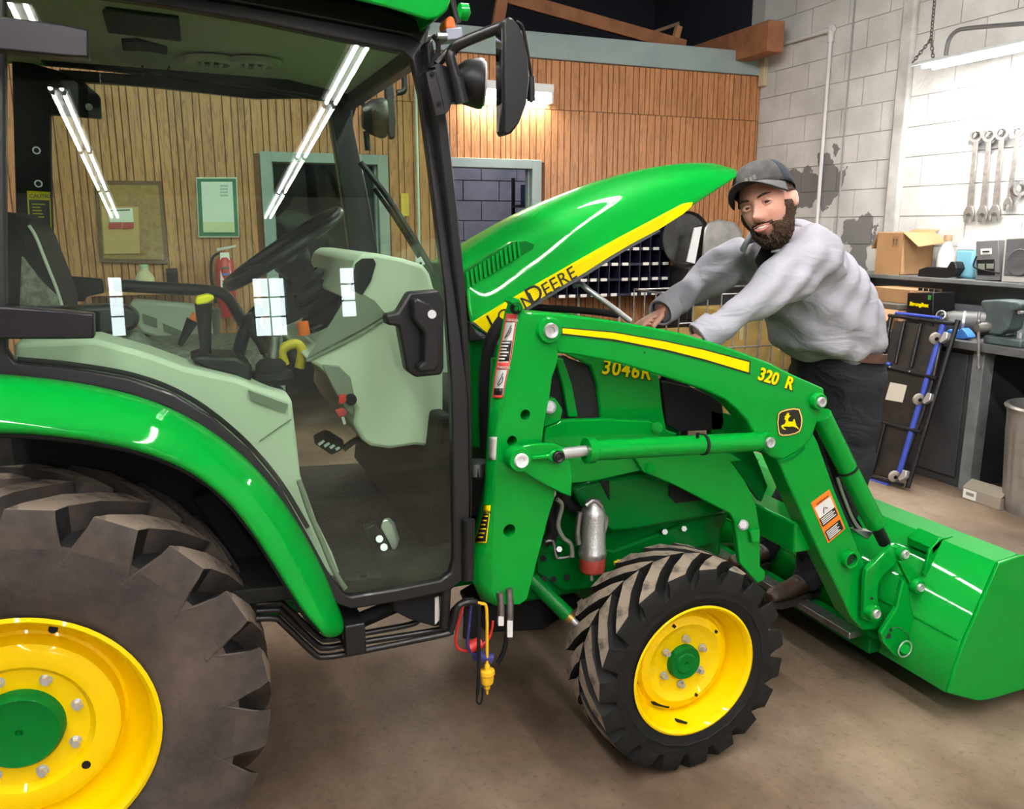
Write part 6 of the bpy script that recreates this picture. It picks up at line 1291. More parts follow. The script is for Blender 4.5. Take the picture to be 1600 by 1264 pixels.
tag(box('wall_ledge', (W(948, 285, Y=6.86).x, 6.74, 1.99), (W(985, 285, Y=6.86).x, 6.89, 2.03), M('pale_ledge_wood', (0.45, 0.33, 0.16), 0.7), bevel=0.003), 'small pale wooden ledge on the wall above the open hood', 'ledge')
# seen through the cab: notices, boards, extinguisher
def board(name, px, Y, fw, fmat, pmat, label, cat):
    p = WP(px, Y=Y); o = solid(name, p, (0, 0.02, 0), fmat, bevel=0.004); o2 = None
    c = sum(p, Vector()) / 4; inner = [c + (q - c) * fw - Vector((0, 0.006, 0)) for q in p]; solid('panel', inner, (0, 0.01, 0), pmat, o, bevel=0.001); return tag(o, label, cat)
wbd = board('framed_notice', [(306, 277), (370, 277), (374, 371), (310, 371)], 6.87, 0.955, M('cream_edge', (0.75, 0.78, 0.66), 0.5), M('dark_green_frame', (0.015, 0.14, 0.075), 0.5), 'dark green framed notice with white paper on the wood wall', 'notice')
solid('paper', WP([(314, 284), (363, 284), (366, 347), (317, 347)], Y=6.852), (0, 0.008, 0), M('white_paper', (0.72, 0.80, 0.76), 0.6), wbd, bevel=0)
solid('lower_card', WP([(317, 347), (366, 347), (367, 363), (318, 363)], Y=6.853), (0, 0.008, 0), M('cream_card', (0.62, 0.66, 0.42), 0.6), wbd, bevel=0)
for k in range(4): solid('print_block', WP([(344, 289 + k * 5), (356, 289 + k * 5), (356, 292 + k * 5), (344, 292 + k * 5)], Y=6.851), (0, 0.006, 0), M('grey_print', (0.42, 0.48, 0.46), 0.6), wbd, bevel=0)
ck_ = board('cork_board', [(148, 282), (252, 283), (262, 413), (156, 410)], 6.87, 0.90, M('brown_board_frame', (0.12, 0.06, 0.03), 0.6), M('cork', (0.34, 0.21, 0.09), 0.9, noise=(40, (0.25, 0.14, 0.06), 0.4, 0.7)), 'brown framed cork board on the wood wall behind the cab', 'board')
solid('tan_board', WP([(158, 322), (216, 323), (219, 396), (163, 397)], Y=6.85), (0, 0.01, 0), M('tan_hardboard', (0.50, 0.33, 0.14), 0.7), ck_, bevel=0.001)
nt = tag(solid('notice', WP([(167, 326), (207, 325), (209, 347), (172, 347)], Y=6.842), (0, 0.004, 0), M('notice_white', (0.78, 0.8, 0.77), 0.6), bevel=0), 'white notice with black heading pinned on the cork board', 'notice')
solid('heading', WP([(173, 328), (203, 327), (203, 329), (173, 330)], Y=6.84), (0, 0.002, 0), BKD, nt, bevel=0)
for i, (a, b_) in enumerate(((170, 190), (192, 209))): tag(solid('red_card', WP([(a, 348), (b_, 347), (b_, 357), (a, 358)], Y=6.842), (0, 0.004, 0), M('card_red', (0.42, 0.06, 0.06), 0.6), bevel=0), ('small red card below the white notice, left one', 'small red card below the white notice, right one')[i], 'card', 'red cards on the cork board')
def extinguisher():
    c = W(357, 495, Y=6.78); R_ = M('extinguisher_red', (0.5, 0.018, 0.02), 0.35, coat=0.4)
    top_ = W(357, 385, Y=6.78).z; h = (top_ - c.z) * 0.88
    t = thing('fire_extinguisher', c, 'red fire extinguisher with white tag hanging on the wood wall', 'extinguisher')
    lathe('cylinder', [(0, 0), (0, 0.062), (0.01, 0.068), (h - 0.06, 0.068), (h - 0.02, 0.05), (h, 0.022), (h + 0.03, 0.018), (h + 0.03, 0)], c, (0, 0, 1), R_, t, seg=28)
    solid('lever', [c + Vector(q) for q in ((-0.05, -0.01, h + 0.03), (0.09, -0.01, h + 0.06), (0.09, -0.01, h + 0.075), (-0.05, -0.01, h + 0.05))], (0, 0.02, 0), ST, t, bevel=0.002)
    tube('hose', [c + Vector((-0.02, 0, h + 0.02)), c + Vector((-0.085, -0.02, h - 0.02)), c + Vector((-0.105, -0.02, h - 0.15)), c + Vector((-0.09, -0.02, h - 0.30)), c + Vector((-0.08, -0.03, h - 0.36))], [0.009, 0.012], BKR, t)
    solid('tag', [c + Vector(q) for q in ((-0.045, -0.075, h - 0.25), (0.04, -0.075, h - 0.25), (0.035, -0.04, h + 0.02), (-0.03, -0.04, h + 0.02))], (0, 0.004, 0), WHD, t, bevel=0)
    for k in range(3): solid('tag_print', [c + Vector(q) for q in ((-0.03, -0.078, h - 0.2 + k * 0.05), (0.025, -0.078, h - 0.2 + k * 0.05), (0.025, -0.073, h - 0.185 + k * 0.05), (-0.03, -0.073, h - 0.185 + k * 0.05))], (0, 0.002, 0), (REDD, BLUP, BKD)[k], t, bevel=0)
    box('wall_hook', c + Vector((-0.03, 0.04, h - 0.12)), Vector((c.x + 0.03, 6.90, c.z + h - 0.06)), BKR, t, bevel=0)
extinguisher()
p = W(269, 432, Y=6.86); tag(box('outlet_box', (p.x - 0.04, 6.82, p.z - 0.06), (p.x + 0.04, 6.89, p.z + 0.06), BKR, bevel=0.004), 'small black outlet box on the wood wall left of the extinguisher', 'outlet')
led = W(150, 455, Y=6.7); tag(box('wall_shelf', (led.x - 0.05, 6.6, led.z - 0.03), (led.x + 0.62, 6.89, led.z), WOOD, bevel=0.004), 'low wooden wall shelf seen through the cab', 'shelf')
p = W(200, 436, Y=6.7); tag(box('blue_box', (p.x - 0.06, 6.66, led.z), (p.x + 0.05, 6.76, led.z + 0.075), M('bright_blue_box', (0.02, 0.22, 0.5), 0.5), bevel=0.004), 'bright blue box on the low wall shelf', 'box')
p = W(227, 440, Y=6.7); j = lathe('white_jug', [(0, 0), (0, 0.062), (0.01, 0.066), (0.09, 0.066), (0.125, 0.045), (0.14, 0.03), (0.165, 0.03), (0.165, 0)], (p.x, 6.70, led.z), (0, 0, 1), M('jug_cream', (0.62, 0.55, 0.38), 0.5), seg=24, origin=(p.x, 6.7, led.z)); tag(j, 'cream plastic jug beside the blue box on the low wall shelf', 'jug')
lathe('jug_cap', [(0.16, 0.0), (0.16, 0.033), (0.185, 0.03), (0.185, 0)], (p.x, 6.70, led.z), (0, 0, 1), M('cap_pale_green', (0.35, 0.5, 0.4), 0.5), j, seg=20)
p = W(632, 320, Y=6.87); tag(box('yellow_sign', (p.x - 0.03, 6.86, p.z - 0.09), (p.x + 0.035, 6.885, p.z + 0.09), M('mustard_sign', (0.75, 0.5, 0.05), 0.5), bevel=0.002), 'small mustard yellow sign beside the left doorway', 'sign')
p = W(652, 250, Y=6.87); tag(cyl('switch_conduit', (p.x, 6.87, 1.42), (p.x, 6.87, 3.0), 0.012, M('pale_conduit', (0.55, 0.62, 0.56), 0.5), seg=10), 'pale conduit running up the wall to the light switch', 'pipe')
sw = tag(box('light_switch', (p.x - 0.04, 6.85, 1.29), (p.x + 0.045, 6.89, 1.42), WHP, bevel=0.004), 'white light switch box between the two doorways', 'switch'); box('toggle', (p.x - 0.006, 6.835, 1.345), (p.x + 0.010, 6.852, 1.365), BKR, sw, bevel=0)
# shelves with stock in the store room
t = thing('store_shelf', (3.6, 8.2, 0), 'dark steel stock shelf inside the right doorway', 'shelf')
for x in (3.32, 3.95):
    for y in (7.9, 8.3): box('upright', (x, y, 0), (x + 0.03, y + 0.03, 2.15), BKM, t, bevel=0)
for z in (0.5, 0.95, 1.4, 1.85): box('shelf_board', (3.32, 7.9, z), (3.98, 8.33, z + 0.025), BKM, t, bevel=0)
for i, (x, z, w, h, c) in enumerate(((3.37, 1.876, 0.22, 0.2, (0.02, 0.04, 0.12)), (3.64, 1.876, 0.25, 0.16, (0.1, 0.03, 0.02)), (3.36, 1.426, 0.25, 0.2, (0.03, 0.05, 0.16)), (3.66, 1.426, 0.2, 0.24, (0.08, 0.07, 0.06)))):
    o = box('stock_box', (x, 7.93, z), (x + w, 8.2, z + h), M('stock_%d' % i, c, 0.6), bevel=0.003); tag(o, ('navy stock box on the top shelf through the right doorway', 'dark red stock box on the top shelf through the right doorway', 'navy stock box on the second shelf through the right doorway', 'brown stock box on the second shelf through the right doorway')[i], 'box', 'stock boxes in the store room')
    box('label_strip', (x + 0.04, 7.927, z + 0.04), (x + w - 0.04, 7.931, z + 0.09), LBL, o, bevel=0)

# ================================================================== THE BENCH SIDE
BEN = M('bench_grey_steel', (0.03, 0.033, 0.038), 0.45, noise=(5, (0.05, 0.05, 0.052), 0.4, 0.7)); BENT = M('bench_top_grey', (0.10, 0.105, 0.105), 0.5, noise=(7, (0.05, 0.05, 0.048), 0.4, 0.7)); SHF = M('shelf_grey_green', (0.17, 0.185, 0.185), 0.5, noise=(8, (0.10, 0.105, 0.10), 0.4, 0.7))
ZB, ZSH = 0.955, 1.305
t = thing('workbench', (4.95, 3.9, 0), 'dark grey steel workbench along the white block wall', 'workbench')
box('bench_top', (4.52, 2.2, ZB - 0.05), (5.28, 5.25, ZB), BENT, t, bevel=0.004)
box('cabinet_body', (4.60, 3.70, 0.0), (5.28, 5.2, ZB - 0.05), BEN, t, bevel=0.004)
box('cabinet_side_post', (4.57, 3.62, 0.0), (4.66, 3.70, ZB - 0.05), SHF, t, bevel=0.003)
for k in range(2): box('cabinet_door', (4.588, 3.75 + k * 0.74, 0.06), (4.60, 4.45 + k * 0.72, ZB - 0.09), BEN, t, bevel=0.003)
box('bench_leg', (4.58, 2.3, 0.0), (4.64, 2.36, ZB - 0.05), BEN, t, bevel=0.003); box('bench_rear_panel', (5.2, 2.25, 0.0), (5.24, 3.62, ZB - 0.05), BKR, t, bevel=0)
t = thing('riser_shelf', (5.1, 3.9, ZB), 'grey steel riser shelf standing on the back of the workbench', 'shelf')
box('shelf_board', (4.90, 2.2, ZSH - 0.03), (5.28, 5.25, ZSH), SHF, t, bevel=0.004); box('back_panel', (5.24, 2.2, ZB), (5.275, 5.25, ZSH - 0.03), M('riser_blue_grey', (0.32, 0.34, 0.37), 0.5), t, bevel=0)
for y in (2.2, 5.22): box('end_panel', (4.92, y, ZB), (5.24, y + 0.03, ZSH - 0.03), SHF, t, bevel=0.002)
CB = M('brown_cardboard', (0.42, 0.235, 0.11), 0.8, noise=(5, (0.36, 0.19, 0.085), 0.4, 0.7)); CBD = M('cardboard_inside', (0.30, 0.16, 0.075), 0.85)
def carton(name, lo, hi, label, cat='box', flaps=True, group=None):
    lo, hi = Vector(lo), Vector(hi); c = Vector(((lo.x + hi.x) / 2, (lo.y + hi.y) / 2, lo.z)); t = thing(name, c, label, cat, group); th = 0.006
    box('side', (lo.x, lo.y, lo.z), (lo.x + th, hi.y, hi.z), CB, t, bevel=0.001); box('side', (hi.x - th, lo.y, lo.z), (hi.x, hi.y, hi.z), CB, t, bevel=0.001)
    box('side', (lo.x, lo.y, lo.z), (hi.x, lo.y + th, hi.z), CB, t, bevel=0.001); box('side', (lo.x, hi.y - th, lo.z), (hi.x, hi.y, hi.z), CB, t, bevel=0.001)
    box('bottom', lo, (hi.x, hi.y, lo.z + th), CB, t, bevel=0)
    return t, lo, hi
# open carton on the shelf: long face towards the room, near end face to the right
pA, pB = W(1366, 425, X=4.93), W(1402, 426, X=4.93)
t, lo, hi = carton('open_carton', (4.93, W(1402, 425, X=4.93).y - 0.02, ZSH), (5.24, W(1366, 425, X=4.93).y, ZSH + 0.305), 'open brown cardboard carton on the riser shelf')
solid('flap', [(lo.x, lo.y, hi.z), (hi.x, lo.y, hi.z), (hi.x - 0.01, lo.y - 0.13, hi.z - 0.07), (lo.x + 0.02, lo.y - 0.13, hi.z - 0.10)], (0, 0, 0.005), CB, t, bevel=0.001)
solid('flap', [(lo.x, hi.y, hi.z), (hi.x, hi.y, hi.z), (hi.x, hi.y + 0.05, hi.z - 0.12), (lo.x, hi.y + 0.05, hi.z - 0.12)], (0, 0, 0.005), CB, t, bevel=0.001)
solid('flap', [(hi.x, lo.y, hi.z), (hi.x, hi.y, hi.z), (hi.x + 0.04, hi.y, hi.z + 0.02), (hi.x + 0.04, lo.y, hi.z + 0.02)], (0, 0, 0.005), CB, t, bevel=0)
for dy in (0.05, 0.075): solid('arrow_mark', [(lo.x - 0.002, lo.y + dy + q, hi.z - z) for q, z in ((0.0, 0.09), (0.004, 0.09), (0.004, 0.055), (0.010, 0.055), (0.002, 0.04), (-0.006, 0.055), (0.0, 0.055))], (0.002, 0, 0), BKD, t, bevel=0)
solid('arrow_frame', [(lo.x - 0.001, lo.y + 0.035, hi.z - 0.105), (lo.x - 0.001, lo.y + 0.095, hi.z - 0.105), (lo.x - 0.001, lo.y + 0.095, hi.z - 0.025), (lo.x - 0.001, lo.y + 0.035, hi.z - 0.025)], (0.001, 0, 0), M('carton_print', (0.30, 0.16, 0.075), 0.8), t, bevel=0)
# jug with white label behind the black brush head
c = W(1447, 425, X=5.13) - Vector((0, 0.16, 0)); c.z = ZSH
jg = lathe('solvent_jug', [(0, 0), (0, 0.052), (0.01, 0.056), (0.15, 0.056), (0.20, 0.04), (0.235, 0.024), (0.25, 0.024), (0.25, 0)], c, (0, 0, 1), M('translucent_jug', (0.72, 0.70, 0.66), 0.4), seg=24, origin=c); tag(jg, 'white plastic jug with brown cap standing behind the carton', 'jug')
lathe('cap', [(0.25, 0.028), (0.29, 0.026), (0.29, 0)], c, (0, 0, 1), M('brown_cap', (0.35, 0.22, 0.12), 0.5), jg, seg=18); lathe('label', [(0.03, 0.0572), (0.12, 0.0572)], c, (0, 0, 1), WHD, jg, seg=24)
def shelfthing(name, px, X, th, mat, label, cat, bevel=0.006, zfix=True):
    p = WP(px, X=X); mn = min(q.z for q in p); 
    if zfix: p = [q + Vector((0, 0, ZSH - mn)) for q in p]
    o = solid(name, p, (th, 0, 0), mat, bevel=bevel); return tag(o, label, cat)
bh = shelfthing('hand_tool', [(1434, 424), (1436, 413), (1448, 409), (1480, 410), (1486, 400), (1493, 401), (1496, 412), (1488, 424), (1470, 426)], 4.93, 0.08, BK, 'black finned hand tool lying on the shelf before the jug', 'tool')
for k in range(9): q = W(1440 + k * 4.2, 420, X=4.932); box('fin', (q.x, q.y - 0.005, ZSH + 0.01), (q.x + 0.01, q.y + 0.004, ZSH + 0.045), PLB, bh, bevel=0)
c = W(1515, 430, X=5.1); c.z = ZSH; jb = tag(box('washer_fluid_jug', (c.x - 0.07, c.y - 0.075, ZSH), (c.x + 0.07, c.y + 0.075, ZSH + 0.20), M('blue_fluid', (0.22, 0.52, 0.66), 0.25), bevel=0.02), 'pale blue washer fluid jug on the riser shelf', 'jug')
loft('shoulder', [[Vector((c.x + sx * a, c.y + sy * a, ZSH + z)) for sx, sy in ((-1, -1), (1, -1), (1, 1), (-1, 1))] for a, z in ((0.068, 0.195), (0.065, 0.22), (0.03, 0.30), (0.022, 0.30), (0.022, 0.33))], M('clear_plastic', (0.62, 0.60, 0.53), 0.3), jb)
ch = shelfthing('battery_charger', [(1524, 436), (1525, 375), (1560, 373), (1562, 436)], 4.94, 0.24, M('charger_grey', (0.16, 0.16, 0.165), 0.5), 'grey battery charger with a dark control panel on the shelf', 'charger', 0.004)
def onface(name, px, X, mat, parent, th=0.006): return solid(name, WP(px, X=X), (th, 0, 0), mat, parent, bevel=0.001)
dzc = Vector((0, 0, 0))
onface('badge_plate', [(1532, 389), (1549, 388), (1549, 397), (1532, 398)], 4.936, WHD, ch); onface('badge_text', [(1535, 392), (1546, 391.5), (1546, 394), (1535, 394.5)], 4.934, BKD, ch, 0.002)
onface('control_panel', [(1526, 406), (1553, 405), (1554, 430), (1527, 430)], 4.936, BKR, ch); 
for px in ([(1528, 412), (1538, 412), (1538, 421), (1528, 421)], [(1541, 412), (1552, 412), (1552, 420), (1541, 420)]): onface('dial', px, 4.933, PLB, ch, 0.004)
tube('charger_lead', [W(1526, 400, X=4.92), W(1521, 415, X=4.92), W(1528, 420, X=4.91), W(1545, 424, X=4.91), W(1562, 427, X=4.91)], 0.005, BKR, ch)
sp = shelfthing('speaker', [(1564, 440), (1570, 370), (1640, 366), (1645, 444)], 4.92, 0.22, M('speaker_case', (0.55, 0.52, 0.48), 0.5), 'pale cased loudspeaker with grey grille at the shelf end', 'speaker', 0.006)
onface('grille', [(1568, 430), (1573, 374), (1636, 371), (1640, 434)], 4.912, M('grille_grey', (0.085, 0.085, 0.088), 0.8, bump=0.6, bscale=300), sp); 
q = W(1592, 410, X=4.909); lathe('cone', [(0, 0.085), (0.004, 0.08), (0.001, 0.06), (0.003, 0.03), (0.004, 0)], q, (-1, 0, 0), M('cone_grey', (0.07, 0.07, 0.072), 0.8), sp, seg=32)
# wrenches on the wall
WRN = M('worn_chrome', (0.30, 0.285, 0.27), 0.4, metal=0.6, noise=(20, (0.17, 0.16, 0.15), 0.4, 0.7))
def wrench(i, top_, bot_, sc, label):
    xw = XW - 0.035; a, b_ = W(*top_, X=xw), W(*bot_, X=xw); d = (b_ - a).normalized(); s = Vector((1, 0, 0)).cross(d)
    t = thing('wrench', b_, label, 'wrench', 'combination wrenches hanging on the wall')
    rr = 0.046 * sc; bm = bmesh.new(); add_lathe(bm, [(-0.010, rr), (0.010, rr), (0.010, rr * 0.62), (-0.010, rr * 0.62)], a, (1, 0.25, 0), 24, True); link('ring_end', fin(bm, 0.6), WRN, t)
    L = (b_ - a).length; solid('shank', [a + d * rr * 0.9 + s * 0.019 * sc - Vector((0.006, 0, 0)), a + d * (L - 0.045 * sc) + s * 0.022 * sc - Vector((0.006, 0, 0)), a + d * (L - 0.045 * sc) - s * 0.022 * sc - Vector((0.006, 0, 0)), a + d * rr * 0.9 - s * 0.019 * sc - Vector((0.006, 0, 0))], (0.011, 0, 0), WRN, t, bevel=0.003)
    j = [(-0.020, -0.065), (-0.042, -0.03), (-0.044, 0.0), (-0.034, 0.035), (-0.022, 0.035), (-0.024, 0.005), (-0.018, -0.012), (0.0, -0.018), (0.018, -0.012), (0.024, 0.005), (0.022, 0.035), (0.034, 0.035), (0.044, 0.0), (0.042, -0.03), (0.020, -0.065)]
    solid('open_end', [b_ + s * u * 1.0 * sc + d * v * 1.1 * sc - Vector((0.009, 0, 0)) for u, v in j], (0.018, 0, 0), WRN, t, bevel=0.003)
    cyl('nail', a + Vector((-0.02, 0, rr * 0.5)), a + Vector((0.036, 0, rr * 0.5)), 0.004, STD, t, seg=8)
wrench(0, (1526, 212), (1514, 338), 1.0, 'large chrome wrench on the white wall, leftmost of four')
wrench(1, (1546, 211), (1535, 338), 1.0, 'large chrome wrench on the white wall, second from the left')
wrench(2, (1566, 208), (1554, 337), 1.0, 'large chrome wrench on the white wall, third from the left')
wrench(3, (1591, 206), (1575, 322), 0.8, 'slanting chrome wrench on the white wall, rightmost of four')
o = lathe('chain_hook', [(-0.02, 0.05), (0.02, 0.05), (0.02, 0.028), (-0.02, 0.028)], W(1592, 295, X=XW - 0.04), (0.4, 1, 0), STD, seg=20, close=True, origin=W(1592, 295, X=XW - 0.04)); tag(o, 'dull steel ring fitting hung beside the rightmost wrench', 'hook')
# on the bench top
def on_bench(px, X, th, name, mat, label, cat, bevel=0.004, dz=0.0):
    p = WP(px, X=X); mn = min(q.z for q in p); mx = max(max(q.z for q in p), ZB + 0.03); p = [Vector((q.x, q.y, ZB + (q.z - mn) * (mx - ZB) / (mx - mn))) for q in p]; o = solid(name, p, (th, 0, 0), mat, bevel=bevel); return tag(o, label, cat)
y0_, y1_ = W(1425, 480, X=4.62).y + 0.09, W(1340, 480, X=4.62).y
t, lo, hi = carton('flat_carton', (4.60, y0_, ZB), (5.0, y1_, ZB + 0.13), 'open brown carton on the bench with its flap hanging out'); solid('flap', [(lo.x, lo.y, hi.z), (lo.x, hi.y, hi.z), (lo.x - 0.10, hi.y - 0.02, hi.z - 0.09), (lo.x - 0.10, lo.y + 0.03, hi.z - 0.09)], (0, 0, 0.005), CB, t, bevel=0)
tag(box('dark_binder', (4.62, y0_ + 0.03, ZB + 0.132), (4.95, y1_, ZB + 0.17), M('binder_olive', (0.11, 0.10, 0.08), 0.6), bevel=0.004, origin=(4.8, y0_ + 0.2, ZB + 0.132)), 'dark olive flat binder lying on the open bench carton', 'binder')
tag(box('long_carton', (4.72, y0_ + 0.03, ZB + 0.172), (5.02, y1_, ZB + 0.27), CB, bevel=0.003, origin=(4.87, y0_ + 0.2, ZB + 0.172)), 'long shallow brown carton on top of the dark binder', 'box')
bt = on_bench([(1417, 492), (1418, 456), (1458, 457), (1460, 496)], 4.66, 0.20, 'car_battery', BKM, 'black car battery with yellow label on the workbench', 'battery', 0.004)
bp_ = [q for q in bt.data.vertices]
bz = max((bt.matrix_world @ v.co).z if False else v.co.z for v in bt.data.vertices)
byc = sum(v.co.y for v in bt.data.vertices) / len(bt.data.vertices)
for k in range(4): cyl('cell_cap', (4.72, byc - 0.07 + k * 0.045, bz), (4.72, byc - 0.07 + k * 0.045, bz + 0.018), 0.014, BKR, bt, seg=12)
text('yellow_lettering', 'StrongBox', (4.657, byc + 0.085, bz - 0.10), (0, -1, 0), (0, 0, 1), 0.036, YD, bt, bold=0.05)
solid('green_mark', [(4.656, byc - 0.085, bz - 0.05), (4.656, byc - 0.06, bz - 0.05), (4.656, byc - 0.06, bz - 0.02), (4.656, byc - 0.085, bz - 0.02)], (0.003, 0, 0), M('label_green', (0.05, 0.25, 0.05), 0.5), bt, bevel=0)
cn = thing('filter_canister', W(1490, 500, X=4.68), 'dark grey air filter canister lying on the workbench behind the creeper', 'canister'); a, b_ = W(1450, 494, X=4.62) - Vector((0, 0.06, 0)), W(1504, 482, X=4.74) - Vector((0, 0.06, 0)); a.z = b_.z = ZB + 0.085
lathe('canister_body', [(0, 0), (0, 0.045), (0.03, 0.060), (0.10, 0.078), (0.24, 0.080), (0.245, 0.084), (0.255, 0.084), (0.26, 0.078), (0.34, 0.075), (0.35, 0.065), (0.35, 0)], a, b_ - a, M('canister_grey', (0.06, 0.06, 0.058), 0.5), cn, seg=32)
q = a.lerp(b_, 0.45) + Vector((-0.06, 0, 0.04)); lathe('outlet', [(0, 0.03), (0.05, 0.032), (0.052, 0.025), (0.03, 0.024)], q, (-1, -0.3, 0.35), M('aluminium_outlet', (0.5, 0.48, 0.44), 0.4, metal=0.8), cn, seg=20)
lathe('clamp', [(0.16, 0.083), (0.175, 0.083)], a, b_ - a, STD, cn, seg=28)
def vise():
    VS = M('vise_grey_green', (0.075, 0.105, 0.105), 0.45, noise=(9, (0.04, 0.05, 0.05), 0.4, 0.7)); Xv = 4.55
    t = thing('bench_vise', W(1565, 538, X=Xv + 0.1), 'large grey-green bench vise on the workbench', 'vise')
    solid('jaw_body', WP([(1531, 474), (1534, 469), (1560, 468), (1590, 471), (1597, 476), (1592, 484), (1582, 486), (1578, 500), (1574, 515), (1560, 524), (1545, 522), (1536, 510), (1540, 492)], X=Xv), (0.13, 0, 0), VS, t, bevel=0.02)
    solid('base', [(4.56, W(1602, 540, X=4.6).y, ZB), (4.56, W(1543, 530, X=4.6).y, ZB), (4.85, W(1543, 530, X=4.6).y, ZB), (4.85, W(1602, 540, X=4.6).y, ZB)], (0, 0, 0.05), VS, t, bevel=0.01)
    cyl('base_post', W(1572, 525, X=4.66), W(1570, 505, X=4.66), 0.06, VS, t)
    q0, q1 = W(1526, 512, X=Xv - 0.06), W(1548, 510, X=Xv + 0.02); cyl('screw_head', q0, q1, 0.030, WRN, t); cyl('screw_collar', q1, q1 + (q1 - q0) * 0.3, 0.042, VS, t)
    h0, h1 = W(1529, 503, X=Xv - 0.055), W(1529, 575, X=Xv - 0.055); cyl('handle', h0, h1, 0.0085, WRN, t); 
    for h in (h0, h1): lathe('handle_knob', [(-0.012, 0), (-0.010, 0.012), (0.0, 0.015), (0.010, 0.012), (0.012, 0)], h, (0, 0, 1), WRN, t, seg=14)
    q = W(1592, 488, X=Xv + 0.02); cyl('jaw_bolt', q, q + Vector((0.03, 0, 0)), 0.012, ST, t, seg=6); q = W(1588, 534, X=4.6); cyl('base_bolt', (4.62, q.y, ZB + 0.05), (4.62, q.y, ZB + 0.085), 0.014, ST, t, seg=6)
vise()
GLV = M('blue_nitrile', (0.06, 0.24, 0.72), 0.5)
for i, px in enumerate(([(1478, 527), (1476, 518), (1482, 514), (1490, 517), (1488, 525)], [(1492, 524), (1494, 516), (1502, 512), (1510, 518), (1515, 524), (1504, 526)])):
    o = on_bench(px, 4.56 + 0.01 * i, 0.07, 'glove', GLV, ('crumpled blue glove on the bench beside the creeper caster', 'crumpled blue glove on the bench nearest the vise')[i], 'glove', 0.008); sub(o, 1); o['group'] = 'blue gloves on the bench'
tag(lathe('bench_fitting', [(0, 0), (0, 0.035), (0.04, 0.04), (0.07, 0.02), (0.07, 0)], (4.86, W(1520, 500, X=4.86).y, ZB), (0, 0, 1), STD, seg=16, origin=(4.86, W(1520, 500, X=4.86).y, ZB)), 'small dull metal fitting on the bench between canister and vise', 'fitting')
# creeper leaning against the bench
P1, P2, P3 = W(1348, 745, Z=0.0), W(1416, 768, Z=0.0), W(1390, 494, X=4.47)
cn_ = (P2 - P1).cross(P3 - P1).normalized()
if cn_.dot(CAM - P1) < 0: cn_ = -cn_
CPL = (P1, cn_)
def CW(pts, d=0.0): return [q + cn_ * d for q in WP(pts, pl=CPL)]
CRB = M('creeper_blue', (0.035, 0.07, 0.42), 0.45); VIN = M('creeper_vinyl', (0.015, 0.014, 0.012), 0.4, noise=(7, (0.045, 0.036, 0.026), 0.5, 0.75), bump=0.6, bscale=12)
t = thing('mechanic_creeper', P1, 'black and blue mechanic creeper leaning upright against the workbench', 'creeper')
solid('pad', CW([(1396, 500), (1474, 512), (1458, 590), (1440, 650), (1420, 700), (1404, 752), (1352, 738), (1360, 680), (1372, 610)], -0.03), cn_ * 0.025, VIN, t, bevel=0.008)
def cbar(name, a, b_, r, mat, d=0.0): return tube(name, CW([a, b_], d), r, mat, t, seg=8, k=0)
cbar('side_rail', (1392, 494), (1348, 738), 0.014, BKM); cbar('side_rail', (1497, 500), (1418, 762), 0.016, BKM); cbar('blue_rail', (1474, 504), (1401, 750), 0.019, CRB, -0.005)
for a, b_ in (((1390, 493), (1492, 507)), ((1378, 571), (1466, 592)), ((1362, 655), (1441, 676)), ((1346, 740), (1412, 758)), ((1414, 502), (1400, 568)), ((1440, 506), (1424, 574)), ((1384, 660), (1364, 738))): cbar('cross_bar', a, b_, 0.012, BKM, 0.006)
cbar('blue_edge', (1400, 489), (1470, 497), 0.010, CRB); cbar('blue_edge', (1348, 746), (1388, 758), 0.012, CRB); cbar('blue_edge', (1380, 566), (1392, 570), 0.014, CRB)
for x, y in ((1393, 574), (1424, 581), (1378, 660), (1356, 742)): q = CW([(x, y)], 0.014)[0]; cyl('rivet', q, q + cn_ * 0.006, 0.006, ST, t, seg=8)
for x, y in ((1466, 530), (1440, 625), (1402, 745)):
    q = CW([(x, y)], 0.03)[0]; axw = (Vector((0.2, 1, 0.15))).normalized()
    w_ = lathe('caster_wheel', [(-0.013, 0.0), (-0.013, 0.030), (-0.009, 0.037), (0.009, 0.037), (0.013, 0.030), (0.013, 0)], q, axw, M('caster_rubber', (0.35, 0.31, 0.27), 0.6), t, seg=24)
    solid('caster_fork', CW([(x + 8, y + 4), (x + 16, y - 10), (x + 22, y - 8), (x + 20, y + 2), (x + 10, y + 8)], 0.01), cn_ * 0.035, ST, w_, bevel=0.004); cyl('caster_hub', q - axw * 0.018, q + axw * 0.018, 0.012, BKR, w_, seg=14)
solid('paper_tag', CW([(1391, 597), (1417, 602), (1410, 629), (1383, 624)], -0.002), cn_ * 0.002, M('tag_paper', (0.62, 0.57, 0.48), 0.7), t, bevel=0)
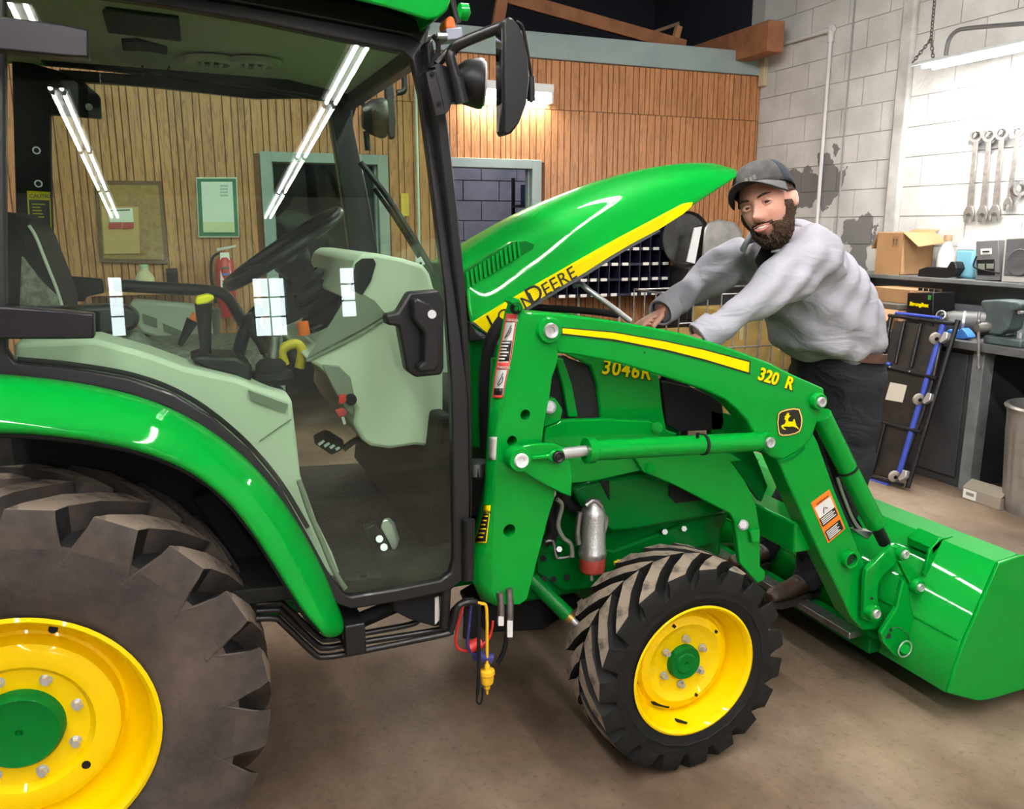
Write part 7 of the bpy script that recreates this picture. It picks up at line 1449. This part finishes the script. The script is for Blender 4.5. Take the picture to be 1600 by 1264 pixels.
# trash can and the flat carton on the floor
GAL = M('galvanised_can', (0.46, 0.46, 0.45), 0.38, metal=0.75, noise=(5, (0.30, 0.29, 0.27), 0.4, 0.7))
tc0 = Vector((4.65, 3.18, 0)); rb_, rt_, hc = 0.205, 0.25, 0.64
bm = bmesh.new(); seg = 96; prev = None
for z, r, flute in ((0.0, rb_, 0), (0.03, rb_ + 0.004, 0), (0.05, rb_ + 0.006, 1), (hc * 0.76, rt_ - 0.010, 1), (hc * 0.80, rt_ - 0.006, 0), (hc * 0.96, rt_, 0), (hc * 0.97, rt_ + 0.010, 0), (hc, rt_ + 0.010, 0), (hc, rt_ - 0.008, 0), (hc * 0.9, rt_ - 0.012, 0)):
    row = [bm.verts.new(tc0 + Vector(((r + (0.006 if flute and (k % 4) < 2 else 0)) * math.cos(2 * PI * k / seg), (r + (0.006 if flute and (k % 4) < 2 else 0)) * math.sin(2 * PI * k / seg), z))) for k in range(seg)]
    if prev:
        for k in range(seg): bm.faces.new((prev[k], prev[(k + 1) % seg], row[(k + 1) % seg], row[k]))
    prev = row
can = link('trash_can', fin(bm, 0.5), GAL, None, origin=tc0); tag(can, 'fluted galvanised trash can at the right edge beside the bench', 'trash can')
lathe('rim_band', [(hc * 0.965, rt_ + 0.011), (hc * 0.985, rt_ + 0.017), (hc * 1.003, rt_ + 0.011)], tc0, (0, 0, 1), GAL, can, seg=64)
lathe('bag_contents', [(hc * 0.82, rt_ - 0.02), (hc * 0.88, 0.12), (hc * 0.84, 0.05), (hc * 0.86, 0)], tc0, (0, 0, 1), BKR, can, seg=20)
solid('label', [tc0 + Vector((math.cos(a) * (rt_ + 0.002), math.sin(a) * (rt_ + 0.002), z)) for a, z in ((3.5, 0.36), (3.62, 0.36), (3.62, 0.46), (3.5, 0.46))], (-0.002, 0, 0), YD, can, bevel=0)
y0_, y1_ = 3.36, 3.60
fc_ = thing('floor_carton', (4.50, 3.48, 0), 'flattened grey-brown carton with a white label on the floor by the can', 'carton')
GCB = M('grey_cardboard', (0.30, 0.26, 0.21), 0.85)
box('carton_body', (4.44, 3.30, 0.0), (4.56, 3.56, 0.07), GCB, fc_, bevel=0.004); solid('flap', [(4.44, 3.30, 0.07), (4.44, 3.56, 0.07), (4.52, 3.57, 0.11), (4.52, 3.30, 0.115)], (0, 0, 0.004), GCB, fc_, bevel=0); solid('white_label', [(4.438, 3.46, 0.008), (4.438, 3.55, 0.008), (4.438, 3.55, 0.066), (4.438, 3.46, 0.066)], (-0.001, 0, 0), WHD, fc_, bevel=0); solid('label_print', [(4.4365, 3.475, 0.03), (4.4365, 3.53, 0.03), (4.4365, 3.53, 0.05), (4.4365, 3.475, 0.05)], (0.001, 0, 0), PLB, fc_, bevel=0)
